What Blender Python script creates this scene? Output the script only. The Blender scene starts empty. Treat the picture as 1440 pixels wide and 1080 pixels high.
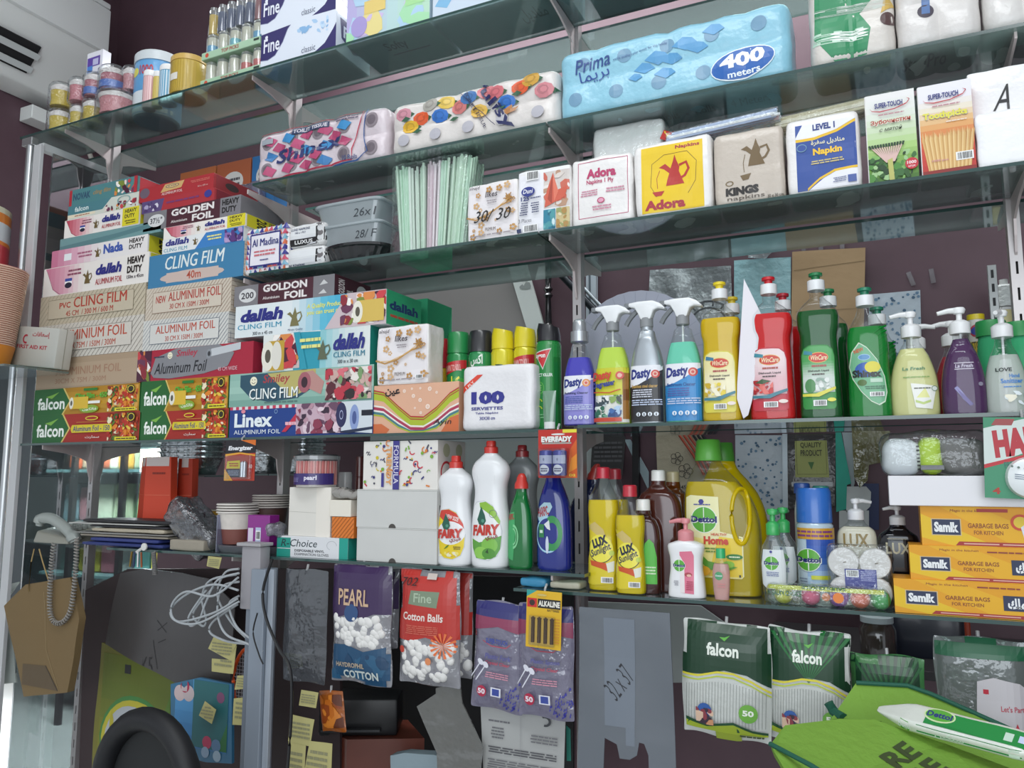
import bpy, bmesh, math, random
from mathutils import Vector, Matrix, noise
from mathutils.bvhtree import BVHTree
R_ = random.Random(7)
S = bpy.context.scene
COL = S.collection
# ---------------- camera, world, lights, exposure ----------------
F_PX, YAW, PITCH = 1090.0, .4395, .1189
cam = bpy.data.cameras.new('camera'); cam.sensor_width = 36; cam.lens = 36 * F_PX / 1440; cam.clip_start = .01
CAM = bpy.data.objects.new('camera', cam); COL.objects.link(CAM)
CAM.location = (0, 0, 1.5); CAM.rotation_euler = (math.pi / 2 + PITCH, 0, YAW); S.camera = CAM
S.view_settings.view_transform = 'Standard'; S.view_settings.look = 'None'; S.view_settings.gamma = 1
S.view_settings.exposure = 0.08; S.view_settings.use_curve_mapping = False
S.cycles.transparent_max_bounces = 28; S.cycles.max_bounces = 10; S.cycles.glossy_bounces = 4; S.cycles.caustics_reflective = False; S.cycles.caustics_refractive = False
W = bpy.data.worlds.new('shop_light'); S.world = W; W.use_nodes = True
W.node_tree.nodes['Background'].inputs[0].default_value = (.88, .94, 1, 1); W.node_tree.nodes['Background'].inputs[1].default_value = .75
def area(name, loc, rot, sx, sy, e, col=(.95, .98, 1)):
    l = bpy.data.lights.new(name, 'AREA'); l.shape = 'RECTANGLE'; l.size = sx; l.size_y = sy; l.energy = e; l.color = col
    o = bpy.data.objects.new(name, l); o.location = loc; o.rotation_euler = rot; COL.objects.link(o); return o
area('ceiling_tube_light', (-.9, -.1, 3.8), (math.radians(14), math.radians(18), 0), 3.6, .6, 46)
area('ceiling_tube_light', (-1.2, 1.0, 3.8), (0, 0, 0), 3.2, .25, 10)
area('shopfront_daylight', (.6, -2.6, 1.9), (math.radians(82), 0, math.radians(8)), 3.4, 1.8, 56, (.9, .96, 1))
area('rear_tube_light', (-3.8, 2.95, 2.25), (math.radians(25), 0, 0), 1.8, .2, 330)
area('rear_tube_light', (-.6, 2.1, 3.2), (0, 0, 0), 2.4, .15, 24)
# ---------------- pixel -> place ----------------
cy, sy, cp, sp_ = math.cos(YAW), math.sin(YAW), math.cos(PITCH), math.sin(PITCH)
FV = Vector((-sy * cp, cy * cp, sp_)); RV = Vector((cy, sy, 0)); UV = RV.cross(FV)
def X(px, Y, z):
    k = (px - 720) / F_PX
    return -((Y * RV.y + (z - 1.5) * RV.z) - k * (Y * FV.y + (z - 1.5) * FV.z)) / (RV.x - k * FV.x)
def Z(py, x, Y):
    k = -(py - 540) / F_PX
    return 1.5 - ((x * UV.x + Y * UV.y) - k * (x * FV.x + Y * FV.y)) / (UV.z - k * FV.z)
def at(px, py, Y):
    d = FV + RV * ((px - 720) / F_PX) - UV * ((py - 540) / F_PX)
    d = d * (Y / d.y); return Vector((d.x, Y, 1.5 + d.z))
def span(pl, pr, pt, Y, zb, ):
    a, b = X(pl, Y, zb), X(pr, Y, zb)
    return (a + b) / 2, b - a, Z(pt, a, Y) - zb
# ---------------- materials ----------------
def lin(h):
    if isinstance(h, tuple): return h if len(h) == 4 else (*h, 1)
    h = h.lstrip('#'); c = [int(h[i:i + 2], 16) / 255 for i in (0, 2, 4)]
    return (*[(x / 12.92 if x <= .04045 else ((x + .055) / 1.055) ** 2.4) for x in c], 1)
_m = {}
def M(c, rough=.5, metal=0, coat=0, bump=0, bs=60, var=0):
    k = ('p', c, rough, metal, coat, bump, bs, var)
    if k in _m: return _m[k]
    m = bpy.data.materials.new('surface'); m.use_nodes = True; nt = m.node_tree; p = nt.nodes['Principled BSDF']
    p.inputs['Base Color'].default_value = lin(c); p.inputs['Roughness'].default_value = rough; p.inputs['Metallic'].default_value = metal
    p.inputs['Coat Weight'].default_value = coat; p.inputs['Coat Roughness'].default_value = .12
    if bump or var:
        t = nt.nodes.new('ShaderNodeTexCoord'); n = nt.nodes.new('ShaderNodeTexNoise'); n.inputs['Scale'].default_value = bs; n.inputs['Detail'].default_value = 4
        nt.links.new(t.outputs['Object'], n.inputs['Vector'])
        if bump:
            b = nt.nodes.new('ShaderNodeBump'); b.inputs['Strength'].default_value = bump; b.inputs['Distance'].default_value = .01
            nt.links.new(n.outputs['Fac'], b.inputs['Height']); nt.links.new(b.outputs['Normal'], p.inputs['Normal'])
            if coat: nt.links.new(b.outputs['Normal'], p.inputs['Coat Normal'])
        if var:
            r = nt.nodes.new('ShaderNodeValToRGB'); l = lin(c)
            r.color_ramp.elements[0].position = .3; r.color_ramp.elements[1].position = .7
            r.color_ramp.elements[0].color = tuple(x * (1 - var) for x in l[:3]) + (1,); r.color_ramp.elements[1].color = tuple(min(1, x * (1 + var)) for x in l[:3]) + (1,)
            nt.links.new(n.outputs['Fac'], r.inputs['Fac']); nt.links.new(r.outputs['Color'], p.inputs['Base Color'])
    _m[k] = m; return m
def CL(c='#f4f8f8', dens=.08, rough=.08, gloss=1.0, bump=0, bs=40, dcol=None, tlm=.35):
    """clear plastic, film or liquid: tinted see-through, some body colour, fresnel gloss"""
    k = ('c', c, dens, rough, gloss, bump, bs, dcol, tlm)
    if k in _m: return _m[k]
    m = bpy.data.materials.new('clear'); m.use_nodes = True; nt = m.node_tree; nt.nodes.clear(); N = nt.nodes.new; L = nt.links.new
    o = N('ShaderNodeOutputMaterial'); tr = N('ShaderNodeBsdfTransparent'); tr.inputs[0].default_value = lin(c)
    df = N('ShaderNodeBsdfDiffuse'); df.inputs[0].default_value = lin(dcol or c); tl = N('ShaderNodeBsdfTranslucent'); tl.inputs[0].default_value = lin(dcol or c)
    ad = N('ShaderNodeMixShader'); ad.inputs[0].default_value = tlm; L(df.outputs[0], ad.inputs[1]); L(tl.outputs[0], ad.inputs[2])
    m1 = N('ShaderNodeMixShader'); m1.inputs[0].default_value = dens; L(tr.outputs[0], m1.inputs[1]); L(ad.outputs[0], m1.inputs[2])
    gl = N('ShaderNodeBsdfGlossy'); gl.inputs['Roughness'].default_value = rough; gl.inputs[0].default_value = (.95, .97, 1, 1)
    lw = N('ShaderNodeLayerWeight'); lw.inputs[0].default_value = .5
    pw = N('ShaderNodeMath'); pw.operation = 'POWER'; pw.inputs[1].default_value = 4.0; L(lw.outputs['Facing'], pw.inputs[0])
    ma = N('ShaderNodeMath'); ma.operation = 'MULTIPLY_ADD'; ma.inputs[1].default_value = .9; ma.inputs[2].default_value = .04; L(pw.outputs[0], ma.inputs[0])
    mu = N('ShaderNodeMath'); mu.operation = 'MULTIPLY'; mu.use_clamp = True; mu.inputs[1].default_value = gloss; L(ma.outputs[0], mu.inputs[0])
    m2 = N('ShaderNodeMixShader'); L(mu.outputs[0], m2.inputs[0]); L(m1.outputs[0], m2.inputs[1]); L(gl.outputs[0], m2.inputs[2]); L(m2.outputs[0], o.inputs[0])
    if bump:
        t = N('ShaderNodeTexCoord'); n = N('ShaderNodeTexNoise'); n.inputs['Scale'].default_value = bs; n.inputs['Detail'].default_value = 3
        b = N('ShaderNodeBump'); b.inputs['Strength'].default_value = bump; b.inputs['Distance'].default_value = .01
        L(t.outputs['Object'], n.inputs[0]); L(n.outputs['Fac'], b.inputs['Height']); L(b.outputs[0], gl.inputs['Normal']); L(b.outputs[0], lw.inputs['Normal'])
    _m[k] = m; return m
def LIQ(c, d=.62, t=None):
    l = lin(c); b = tuple(min(.95, x * 1.6) for x in l[:3]); return CL(b, min(.95, d + .2), .12, .2, dcol=b, tlm=.12)
SHELL = lambda: CL('#f6f8f8', .015, .06, .8)
FILM = lambda: CL('#f8fafa', .025, .12, 1.5, .8, 45)
def PK(c): return M(c, .34, 0, .35, .25, 45)      # printed plastic wrap
def CB(c): return M(c, .5, 0, .12)                # coated board
# ---------------- objects ----------------
def link(n, d, par=None, loc=None, rot=None):
    o = bpy.data.objects.new(n, d); COL.objects.link(o)
    if par is not None: o.parent = par
    if loc is not None: o.location = loc
    if rot is not None: o.rotation_euler = rot
    return o
def T(name, label, cat, loc, rot=0, group=None):
    o = link(name, None, None, loc, rot if isinstance(rot, tuple) else (0, 0, rot)); o.empty_display_size = .02
    o['label'] = label; o['category'] = cat
    if group: o['group'] = group
    return o
def tag(o, label, cat, group=None):
    o['label'] = label; o['category'] = cat
    if group: o['group'] = group
    return o
def struct(o): o['kind'] = 'structure'; return o
def mk(name, bm, mats, par=None, smooth=False, loc=None, rot=None):
    me = bpy.data.meshes.new(name); bm.normal_update(); bm.to_mesh(me); bm.free()
    for m in (mats if isinstance(mats, (list, tuple)) else [mats]): me.materials.append(m)
    if smooth:
        me.polygons.foreach_set('use_smooth', [True] * len(me.polygons))
        try: me.set_sharp_from_angle(angle=math.radians(40))
        except Exception: pass
    return link(name, me, par, loc, rot)
def addbox(bm, x0, y0, z0, x1, y1, z1, bev=0, mi=0, mtx=None):
    r = bmesh.ops.create_cube(bm, size=1)['verts']
    for v in r: v.co = Vector((x0 + (v.co.x + .5) * (x1 - x0), y0 + (v.co.y + .5) * (y1 - y0), z0 + (v.co.z + .5) * (z1 - z0)))
    fs = list({f for v in r for f in v.link_faces})
    for f in fs: f.material_index = mi
    vs = r
    if bev:
        es = list({e for v in r for e in v.link_edges})
        q = bmesh.ops.bevel(bm, geom=es, offset=bev, segments=2, profile=.5, affect='EDGES', material=mi)
        vs = list({v for f in q['faces'] for v in f.verts} | {v for v in r if v.is_valid})
    if mtx is not None:
        for v in vs: v.co = mtx @ v.co
    return bm
def box(par, name, x0, y0, z0, x1, y1, z1, m, bev=.0012, rot=None, loc=None):
    return mk(name, addbox(bmesh.new(), x0, y0, z0, x1, y1, z1, bev), m, par, bev > .003, loc, rot)
def BVH(bm):
    bm.normal_update(); return BVHTree.FromBMesh(bm)
def ring_pts(a, b, e, n, cx=0, cyy=0):
    out = []
    for i in range(n):
        t = 2 * math.pi * i / n; c, s = math.cos(t), math.sin(t)
        out.append((cx + a * math.copysign(abs(c) ** (2 / e), c), cyy + b * math.copysign(abs(s) ** (2 / e), s)))
    return out
def loftbm(rings, n=28, bm=None, mi=0, cap=True):
    """rings: (z, half width, half depth, exponent, cx, cy)"""
    bm = bm or bmesh.new(); prev = None; first = None
    for z, a, b, e, cx, c2 in rings:
        vs = [bm.verts.new((x, y, z)) for x, y in ring_pts(a, b, e, n, cx, c2)]
        if prev:
            for i in range(n):
                f = bm.faces.new((prev[i], prev[(i + 1) % n], vs[(i + 1) % n], vs[i])); f.material_index = mi
        else: first = vs
        prev = vs
    if cap:
        f = bm.faces.new(list(reversed(first))); f.material_index = mi; f = bm.faces.new(prev); f.material_index = mi
    return bm
def prof_rings(prof, w, d, h, e=2.6, sub=4, zc=None, sc=1.0):
    """prof entries (t, a[, cx]); a>0: fraction of the half size, a<0: round neck of that radius in m"""
    P = []
    for q in prof:
        t, a = q[0], q[1]; cx = q[2] if len(q) > 2 else 0
        if a < 0: P.append((t * h, -a * sc, -a * sc, 2, cx * w))
        else: P.append((t * h, a * w / 2 * sc, (a * .35 + .65) * d / 2 * sc if a > .5 else a * d / 2 * sc * 1.1, e, cx * w))
    out = []
    for i in range(len(P) - 1):
        p0, p1, p2, p3 = P[max(i - 1, 0)], P[i], P[i + 1], P[min(i + 2, len(P) - 1)]
        for k in range(sub):
            u = k / sub; r = []
            for j in range(5):
                a, b, c, dd = p0[j], p1[j], p2[j], p3[j]
                if j == 0: r.append(b + (c - b) * u); continue
                v = .5 * (2 * b + (c - a) * u + (2 * a - 5 * b + 4 * c - dd) * u * u + (3 * b - a - 3 * c + dd) * u ** 3)
                lo, hi = min(b, c), max(b, c); r.append(min(max(v, lo - .002), hi + .002) if j in (1, 2) else v)
            out.append(r)
    out.append(list(P[-1]))
    if zc is not None:
        o2 = [r for r in out if r[0] < zc]
        if len(o2) < len(out): 
            nx = out[len(o2)]; pv = o2[-1]; u = (zc - pv[0]) / (nx[0] - pv[0]); o2.append([pv[j] + (nx[j] - pv[j]) * u for j in range(5)])
        out = o2
    return [(r[0], max(r[1], .0005), max(r[2], .0005), r[3], r[4], 0) for r in out]
def body(par, name, m, prof, w, d, h, e=2.6, n=32, sub=4, zc=None, sc=1.0, lift=0):
    rr = prof_rings(prof, w, d, h, e, sub, zc, sc)
    if lift: rr = [(max(r[0], lift),) + tuple(r[1:]) for r in rr]
    bm = loftbm(rr, n); bvh = BVH(bm)
    o = mk(name, bm, m, par, True); return o, bvh
def lathe(par, name, prof, m, x=0, y=0, z=0, n=24, rot=None, e=2, ey=1):
    bm = loftbm([(t, r, r * ey, e, 0, 0) for t, r in prof], n)
    return mk(name, bm, m, par, True, (x, y, z), rot)
def tubebm(pts, r, n=8, bm=None, cyc=False, mi=0):
    bm = bm or bmesh.new(); pts = [Vector(p) for p in pts]; prev = None; first = None; up = Vector((0, 0, 1)); m = len(pts)
    for i, p in enumerate(pts):
        t = (pts[min(i + 1, m - 1)] - pts[max(i - 1, 0)])
        if t.length < 1e-9: t = Vector((0, 0, 1))
        t.normalize(); a = t.cross(up)
        if a.length < .05: a = t.cross(Vector((1, 0, 0)))
        a.normalize(); b = t.cross(a); rr = r[i] if isinstance(r, (list, tuple)) else r
        vs = [bm.verts.new(p + a * math.cos(2 * math.pi * k / n) * rr + b * math.sin(2 * math.pi * k / n) * rr) for k in range(n)]
        if prev:
            for k in range(n): f = bm.faces.new((prev[k], prev[(k + 1) % n], vs[(k + 1) % n], vs[k])); f.material_index = mi
        else: first = vs
        prev = vs
    bm.faces.new(list(reversed(first))).material_index = mi; bm.faces.new(prev).material_index = mi
    return bm
def tube(par, name, pts, r, m, n=8): return mk(name, tubebm(pts, r, n), m, par, True)
def curve(pts, k=8):
    P = [Vector(p) for p in pts]; out = []
    for i in range(len(P) - 1):
        a, b, c, d = P[max(i - 1, 0)], P[i], P[i + 1], P[min(i + 2, len(P) - 1)]
        for j in range(k):
            u = j / k; out.append(.5 * (2 * b + (c - a) * u + (2 * a - 5 * b + 4 * c - d) * u * u + (3 * b - a - 3 * c + d) * u ** 3))
    return out + [P[-1]]
def softbm(w, d, h, r=.01, amp=.002, ns=30, seed=0, cuts=9, fn=None):
    bm = bmesh.new(); bmesh.ops.create_cube(bm, size=1); bmesh.ops.subdivide_edges(bm, edges=bm.edges[:], cuts=cuts, use_grid_fill=True)
    H = Vector((w / 2, d / 2, h / 2)); off = Vector((seed * 3.1, seed * 1.7, seed))
    r = min(r, w / 2 * .98, d / 2 * .98, h / 2 * .98)
    for v in bm.verts:
        p = Vector([math.copysign(1 - (1 - min(1, abs(c) * 2)) ** 1.35, c) for c in v.co]); p = Vector((p.x * H.x, p.y * H.y, p.z * H.z))
        q = Vector([max(-H[i] + r, min(H[i] - r, p[i])) for i in range(3)]); dl = p - q
        if dl.length > 1e-9: p = q + dl.normalized() * r
        if amp: nn = noise.noise((p + off) * ns); p += (p.normalized() if dl.length < 1e-9 else dl.normalized()) * nn * amp
        if fn: p = fn(p)
        p = p + Vector((0, d / 2, h / 2)); v.co = p
    return bm
def soft(par, name, w, d, h, m, r=.01, amp=.002, ns=30, seed=0, cuts=9, fn=None):
    bm = softbm(w, d, h, r, amp, ns, seed, cuts, fn); b = BVH(bm)
    return mk(name, bm, m, par, True), b
# ---------------- lettering and flat print ----------------
AR = {'ا': ('\uFE8D', '\uFE8E', None, None), 'ب': ('\uFE8F', '\uFE90', '\uFE91', '\uFE92'), 'ت': ('\uFE95', '\uFE96', '\uFE97', '\uFE98'), 'د': ('\uFEA9', '\uFEAA', None, None),
      'ر': ('\uFEAD', '\uFEAE', None, None), 'س': ('\uFEB1', '\uFEB2', '\uFEB3', '\uFEB4'), 'ف': ('\uFED1', '\uFED2', '\uFED3', '\uFED4'), 'ك': ('\uFED9', '\uFEDA', '\uFEDB', '\uFEDC'),
      'ل': ('\uFEDD', '\uFEDE', '\uFEDF', '\uFEE0'), 'م': ('\uFEE1', '\uFEE2', '\uFEE3', '\uFEE4'), 'ن': ('\uFEE5', '\uFEE6', '\uFEE7', '\uFEE8'), 'ه': ('\uFEE9', '\uFEEA', '\uFEEB', '\uFEEC'),
      'ي': ('\uFEF1', '\uFEF2', '\uFEF3', '\uFEF4'), 'ع': ('\uFEC9', '\uFECA', '\uFECB', '\uFECC'), 'ة': ('\uFE93', '\uFE94', None, None), 'ز': ('\uFEAF', '\uFEB0', None, None), 'إ': ('\uFE87', '\uFE88', None, None), 'و': ('\uFEED', '\uFEEE', None, None), 'ق': ('\uFED5', '\uFED6', '\uFED7', '\uFED8')}
def ara(s):
    out = []
    for i, c in enumerate(s):
        if c not in AR: out.append(c); continue
        pj = i > 0 and s[i - 1] in AR and AR[s[i - 1]][2] is not None; nj = i < len(s) - 1 and s[i + 1] in AR and AR[c][2] is not None
        out.append(AR[c][3] if pj and nj else AR[c][1] if pj else AR[c][2] if nj else AR[c][0])
    return ''.join(reversed(out))
_t = {}
def tmesh(s, b):
    k = (s, b)
    if k in _t: return _t[k]
    c = bpy.data.curves.new('lettering', 'FONT'); c.body = ara(s) if any(ch in AR for ch in s) else s; c.resolution_u = 2; c.offset = .022 * b
    o = bpy.data.objects.new('lettering', c); m = o.to_mesh(); m.calc_loop_triangles()
    vs = [(v.co.x, v.co.y) for v in m.vertices]; tr = [tuple(t.vertices) for t in m.loop_triangles]
    o.to_mesh_clear(); bpy.data.objects.remove(o); bpy.data.curves.remove(c)
    if not vs: vs, tr = [(0, 0), (1, 1)], []
    x0 = min(v[0] for v in vs); x1 = max(v[0] for v in vs); y0 = min(v[1] for v in vs); y1 = max(v[1] for v in vs)
    _t[k] = ([((x - x0) / max(x1 - x0, 1e-6), (y - y0) / max(y1 - y0, 1e-6)) for x, y in vs], tr); return _t[k]
class Art:
    """flat print on one face. (u, v) run 0..1 over w x h from origin o along U, V; N points out of the face"""
    def __init__(s, par, o, U, V, w, h, bvh=None, step=.0, rough=.5):
        s.par = par; s.o = Vector(o); s.U = Vector(U).normalized(); s.V = Vector(V).normalized(); s.N = s.U.cross(s.V).normalized(); s.w = w; s.h = h
        s.bvh = bvh; s.step = step; s.items = []; s.txt = []; s.k = 0; s.rough = rough; s.cl = None; s.ex = 0
    def add(s, vs, fs, c, txt=False):
        s.k += 1; (s.txt if txt else s.items).append((vs, fs, c, s.k)); return s
    def P(s, pts, c):
        return s.add([(u * s.w, v * s.h) for u, v in pts], [tuple(range(len(pts)))], c)
    def R(s, u0, v0, u1, v1, c): return s.P([(u0, v0), (u1, v0), (u1, v1), (u0, v1)], c)
    def E(s, u, v, ru, rv, c, n=20, a0=0, a1=360, rot=0):
        """rv None: a true circle of radius ru*w"""
        rx = ru * s.w; ry = rx if rv is None else rv * s.h; full = a1 - a0 >= 360; ca, sa = math.cos(math.radians(rot)), math.sin(math.radians(rot)); pts = []
        for i in range(n if full else n + 1):
            t = math.radians(a0 + (a1 - a0) * i / n); x, y = rx * math.cos(t), ry * math.sin(t)
            pts.append((u * s.w + x * ca - y * sa, v * s.h + x * sa + y * ca))
        return s.add(pts, [tuple(range(len(pts)))], c)
    def O(s, u, v, ru, rv, c, th=.12, n=22, a0=0, a1=360):
        rx = ru * s.w; ry = rx if rv is None else rv * s.h; pts = []; fs = []
        for i in range(n + 1):
            t = math.radians(a0 + (a1 - a0) * i / n)
            for q in (1, 1 - th): pts.append((u * s.w + rx * q * math.cos(t), v * s.h + ry * q * math.sin(t)))
        for i in range(n): fs.append((2 * i, 2 * i + 2, 2 * i + 3, 2 * i + 1))
        return s.add(pts, fs, c)
    def band(s, pts, th, c):
        """polyline of (u,v) with thickness th (fraction of h) measured along v; th a number or list"""
        P = []; fs = []
        for i, (u, v) in enumerate(pts):
            t = th[i] if isinstance(th, (list, tuple)) else th
            P += [(u * s.w, (v - t / 2) * s.h), (u * s.w, (v + t / 2) * s.h)]
        for i in range(len(pts) - 1): fs.append((2 * i, 2 * i + 2, 2 * i + 3, 2 * i + 1))
        return s.add(P, fs, c)
    def ln(s, pts, th, c):
        """stroke of thickness th in metres through (u,v) points"""
        Q = [Vector((u * s.w, v * s.h)) for u, v in pts]; P = []; fs = []
        for i, q in enumerate(Q):
            t = Q[min(i + 1, len(Q) - 1)] - Q[max(i - 1, 0)]; t = t.normalized() if t.length > 1e-9 else Vector((1, 0)); n = Vector((-t.y, t.x)) * th / 2
            P += [tuple(q + n), tuple(q - n)]
        for i in range(len(Q) - 1): fs.append((2 * i + 1, 2 * i + 3, 2 * i + 2, 2 * i))
        return s.add(P, fs, c)
    def frame(s, u0, v0, u1, v1, th, c):
        P = [(u0, v0), (u1, v0), (u1, v1), (u0, v1), (u0, v0)]; 
        for a, b in zip(P, P[1:]): s.ln([a, b], th, c)
        return s
    def T(s, t, u0, v0, u1, v1, c, b=1, sk=0, rot=0, sh=None):
        if 'M' in t and b > .1:   # heavy capital M overlaps itself: thicken by stacked copies instead
            d = .016 * b * (v1 - v0) / (1 + t.count('\n') * 1.3) * s.h / s.w
            if rot in (90, -90): d = 0
            for q in (-d, d): s.T(t, u0 + d + q, v0, u1 - d + q, v1, c, 0, sk, rot)
            b = 0; u0 += d; u1 -= d
        vs, tr = tmesh(t, b); w = (u1 - u0) * s.w; h = (v1 - v0) * s.h
        if rot in (90, -90): w, h = h, w
        cu, cv = (u0 + u1) / 2 * s.w, (v0 + v1) / 2 * s.h; ca, sa = math.cos(math.radians(rot)), math.sin(math.radians(rot)); out = []
        for x, y in vs:
            X_, Y_ = (x - .5) * w + sk * (y - .5) * h, (y - .5) * h
            out.append((cu + X_ * ca - Y_ * sa, cv + X_ * sa + Y_ * ca))
        if sh: s.add([(x + sh[1] * s.h, y - sh[1] * s.h) for x, y in out], tr, sh[0], True)
        return s.add(out, tr, c, True)
    def L(s, u0, v0, u1, v1, n, c, seed=1):
        r = random.Random(seed); dh = (v1 - v0) / n
        for i in range(n):
            u = u0 + r.random() * .03; v = v1 - (i + .75) * dh
            while u < u1 - .01:
                e = min(u1, u + (u1 - u0) * (.08 + .2 * r.random())); s.R(u, v, e, v + dh * .5, c); u = e + (u1 - u0) * .025
        return s
    def B(s, u0, v0, u1, v1, pal, n=40, sz=.2, seed=1, bg=None):
        r = random.Random(seed)
        if bg: s.R(u0, v0, u1, v1, bg)
        W_, H_ = (u1 - u0) * s.w, (v1 - v0) * s.h; m = min(W_, H_)
        for i in range(n):
            R1 = m * sz * (.4 + r.random() * .9); R2 = R1 * (.4 + .6 * r.random()); cx, c2, an = r.random() * W_, r.random() * H_, r.random() * 6.28; pts = []
            for j in range(7):
                t = j / 7 * 6.283; q = .75 + .5 * r.random(); x, y = R1 * q * math.cos(t), R2 * q * math.sin(t)
                pts.append((u0 * s.w + min(W_, max(0, cx + x * math.cos(an) - y * math.sin(an))), v0 * s.h + min(H_, max(0, c2 + x * math.sin(an) + y * math.cos(an)))))
            s.add(pts, [tuple(range(7))], r.choice(pal))
        return s
    def BC(s, u0, v0, u1, v1, seed=3):
        r = random.Random(seed); s.R(u0, v0, u1, v1, '#f2f2f2'); u = u0 + .1 * (u1 - u0)
        while u < u1 - .1 * (u1 - u0):
            q = (u1 - u0) * (.02 + .04 * r.random()); s.R(u, v0 + .12 * (v1 - v0), u + q, v1 - .12 * (v1 - v0), '#222222'); u += q + (u1 - u0) * (.02 + .03 * r.random())
        return s
    def GR(s, u0, v0, u1, v1, cols, n=10, vert=True):
        L_ = [lin(c) for c in cols]
        for i in range(n):
            t = (i + .5) / n * (len(L_) - 1); k = min(int(t), len(L_) - 2); t -= k; c = tuple(round(L_[k][j] * (1 - t) + L_[k + 1][j] * t, 3) for j in range(3))
            a, b = i / n, (i + 1) / n
            if vert: s.R(u0, v0 + (v1 - v0) * a, u1, v0 + (v1 - v0) * b, c)
            else: s.R(u0 + (u1 - u0) * a, v0, u0 + (u1 - u0) * b, v1, c)
        return s
    def _mesh(s, name, items):
        if not items: return
        bm = bmesh.new(); mats = []; idx = {}; e0 = (.0008 if name.startswith('lett') or name.startswith('side_lett') else .0005) + s.ex if s.bvh else .0003; lay = []
        for vs, fs, c, k in items:
            key = c
            if key not in idx: idx[key] = len(mats); mats.append(M(c, s.rough, 0, .2 if s.rough < .5 else 0))
            V = [bm.verts.new((x, y, e0 + k * (.00008 if s.bvh else .000045))) for x, y in vs]
            for f in fs:
                try: q = bm.faces.new([V[i] for i in f]); q.material_index = idx[key]
                except ValueError: pass
        if s.cl: 
            for p, nn in s.cl: bmesh.ops.bisect_plane(bm, geom=bm.verts[:] + bm.edges[:] + bm.faces[:], plane_co=p, plane_no=nn, clear_outer=True)
        if s.bvh:
            st = s.step or .005
            for ax, L_ in ((0, s.w), (1, s.h)):
                ss = st if ax == 0 else st * 1.6
                for i in range(1, int(L_ / ss) + 1):
                    co = [0, 0, 0]; co[ax] = i * ss; no = [0, 0, 0]; no[ax] = 1
                    bmesh.ops.bisect_plane(bm, geom=bm.verts[:] + bm.edges[:] + bm.faces[:], plane_co=co, plane_no=no)
        bad = []
        for v in bm.verts:
            lift = v.co.z; p = s.o + s.U * v.co.x + s.V * v.co.y
            if s.bvh:
                hit = s.bvh.ray_cast(p + s.N * .6, -s.N, 1.2)
                if hit[0] is None: bad.append(v); continue
                q = hit[1] * (1 if hit[1].dot(s.N) > 0 else -1); q = (q + s.N * .5); q.normalize(); v.co = hit[0] + q * (lift if q.length > .5 else 0)
            else: v.co = p + s.N * lift
        if bad: bmesh.ops.delete(bm, geom=bad, context='VERTS')
        if not bm.faces: bm.free(); return
        # faces all point out of the surface
        for f in bm.faces:
            f.normal_update()
            if f.normal.dot(s.N) < 0: f.normal_flip()
        mk(name, bm, mats, s.par)
    def done(s, name='artwork_print', tn='lettering_print'):
        s._mesh(name, s.items); s._mesh(tn, s.txt)
def front(par, w, h, y=0, x=0, z=0, bvh=None, **k): return Art(par, (x - w / 2, y, z), (1, 0, 0), (0, 0, 1), w, h, bvh, **k)
def rside(par, w, d, h, y=0, z=0, **k): return Art(par, (w / 2, y, z), (0, 1, 0), (0, 0, 1), d, h, **k)
def bott(par, w, d, z=0, y=0, **k): return Art(par, (-w / 2, y + d, z), (1, 0, 0), (0, -1, 0), w, d, **k)
Y0 = 1.515
ZT, Z2, Z3, ZM, ZMR, ZL, ZLR = 2.598, 2.274, 2.029, 1.600, 1.606, 1.306, 1.270   # tops of the glass shelves
def carton(name, label, cat, pl, pr, pt, zb, d, m, Y=Y0, group=None, rot=0, bev=.0012, h=None, part='carton'):
    xc, w, hh = span(pl, pr, pt, Y, zb); h = h or hh
    t = T(name, label, cat, (xc, Y, zb), rot, group)
    box(t, part, -w / 2, 0, 0, w / 2, d, h, m, bev); return t, w, h
# ================= SETTING =================
MAR = M('#58414a', .55, 0, 0, .1, 12, .06); PALE = M('#b9bcbc', .6); DARK = M('#26272a', .6)
struct(box(None, 'floor', -12, -3.2, -.1, 3, 5, 0, M('#b9bab8', .4, var=.05, bs=3), 0))
struct(box(None, 'wall_far_side', -12, -1.4, 0, -11.9, 5, 3.9, M('#565c60', .7), 0))
struct(box(None, 'ceiling', -12, -1.4, 3.9, 3, 5, 4.0, M('#c9cccb', .8), 0))
struct(box(None, 'wall_back', -2.75, 2.36, 0, 2.2, 2.46, 3.9, MAR, 0))
struct(box(None, 'wall_back_upper', -3.2, 2.36, 1.98, -2.75, 2.46, 3.9, MAR, 0))
struct(box(None, 'wall_left', -3.27, -.9, 2.0, -3.2, 2.46, 3.9, MAR, 0))
struct(box(None, 'wall_far', -12, 4.9, 0, -2, 5, 3.9, M('#565c60', .7), 0))
struct(box(None, 'wall_right', 2.2, 0, 0, 2.3, 5, 3.9, MAR, 0))
struct(box(None, 'baseboard_back', -2.75, 2.33, 0, 2.2, 2.36, .1, DARK))
AL = M('#b9b4b4', .38, .55); ALD = M('#8c8785', .42, .6); ALW = M('#c3c4c6', .45, .1)
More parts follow.
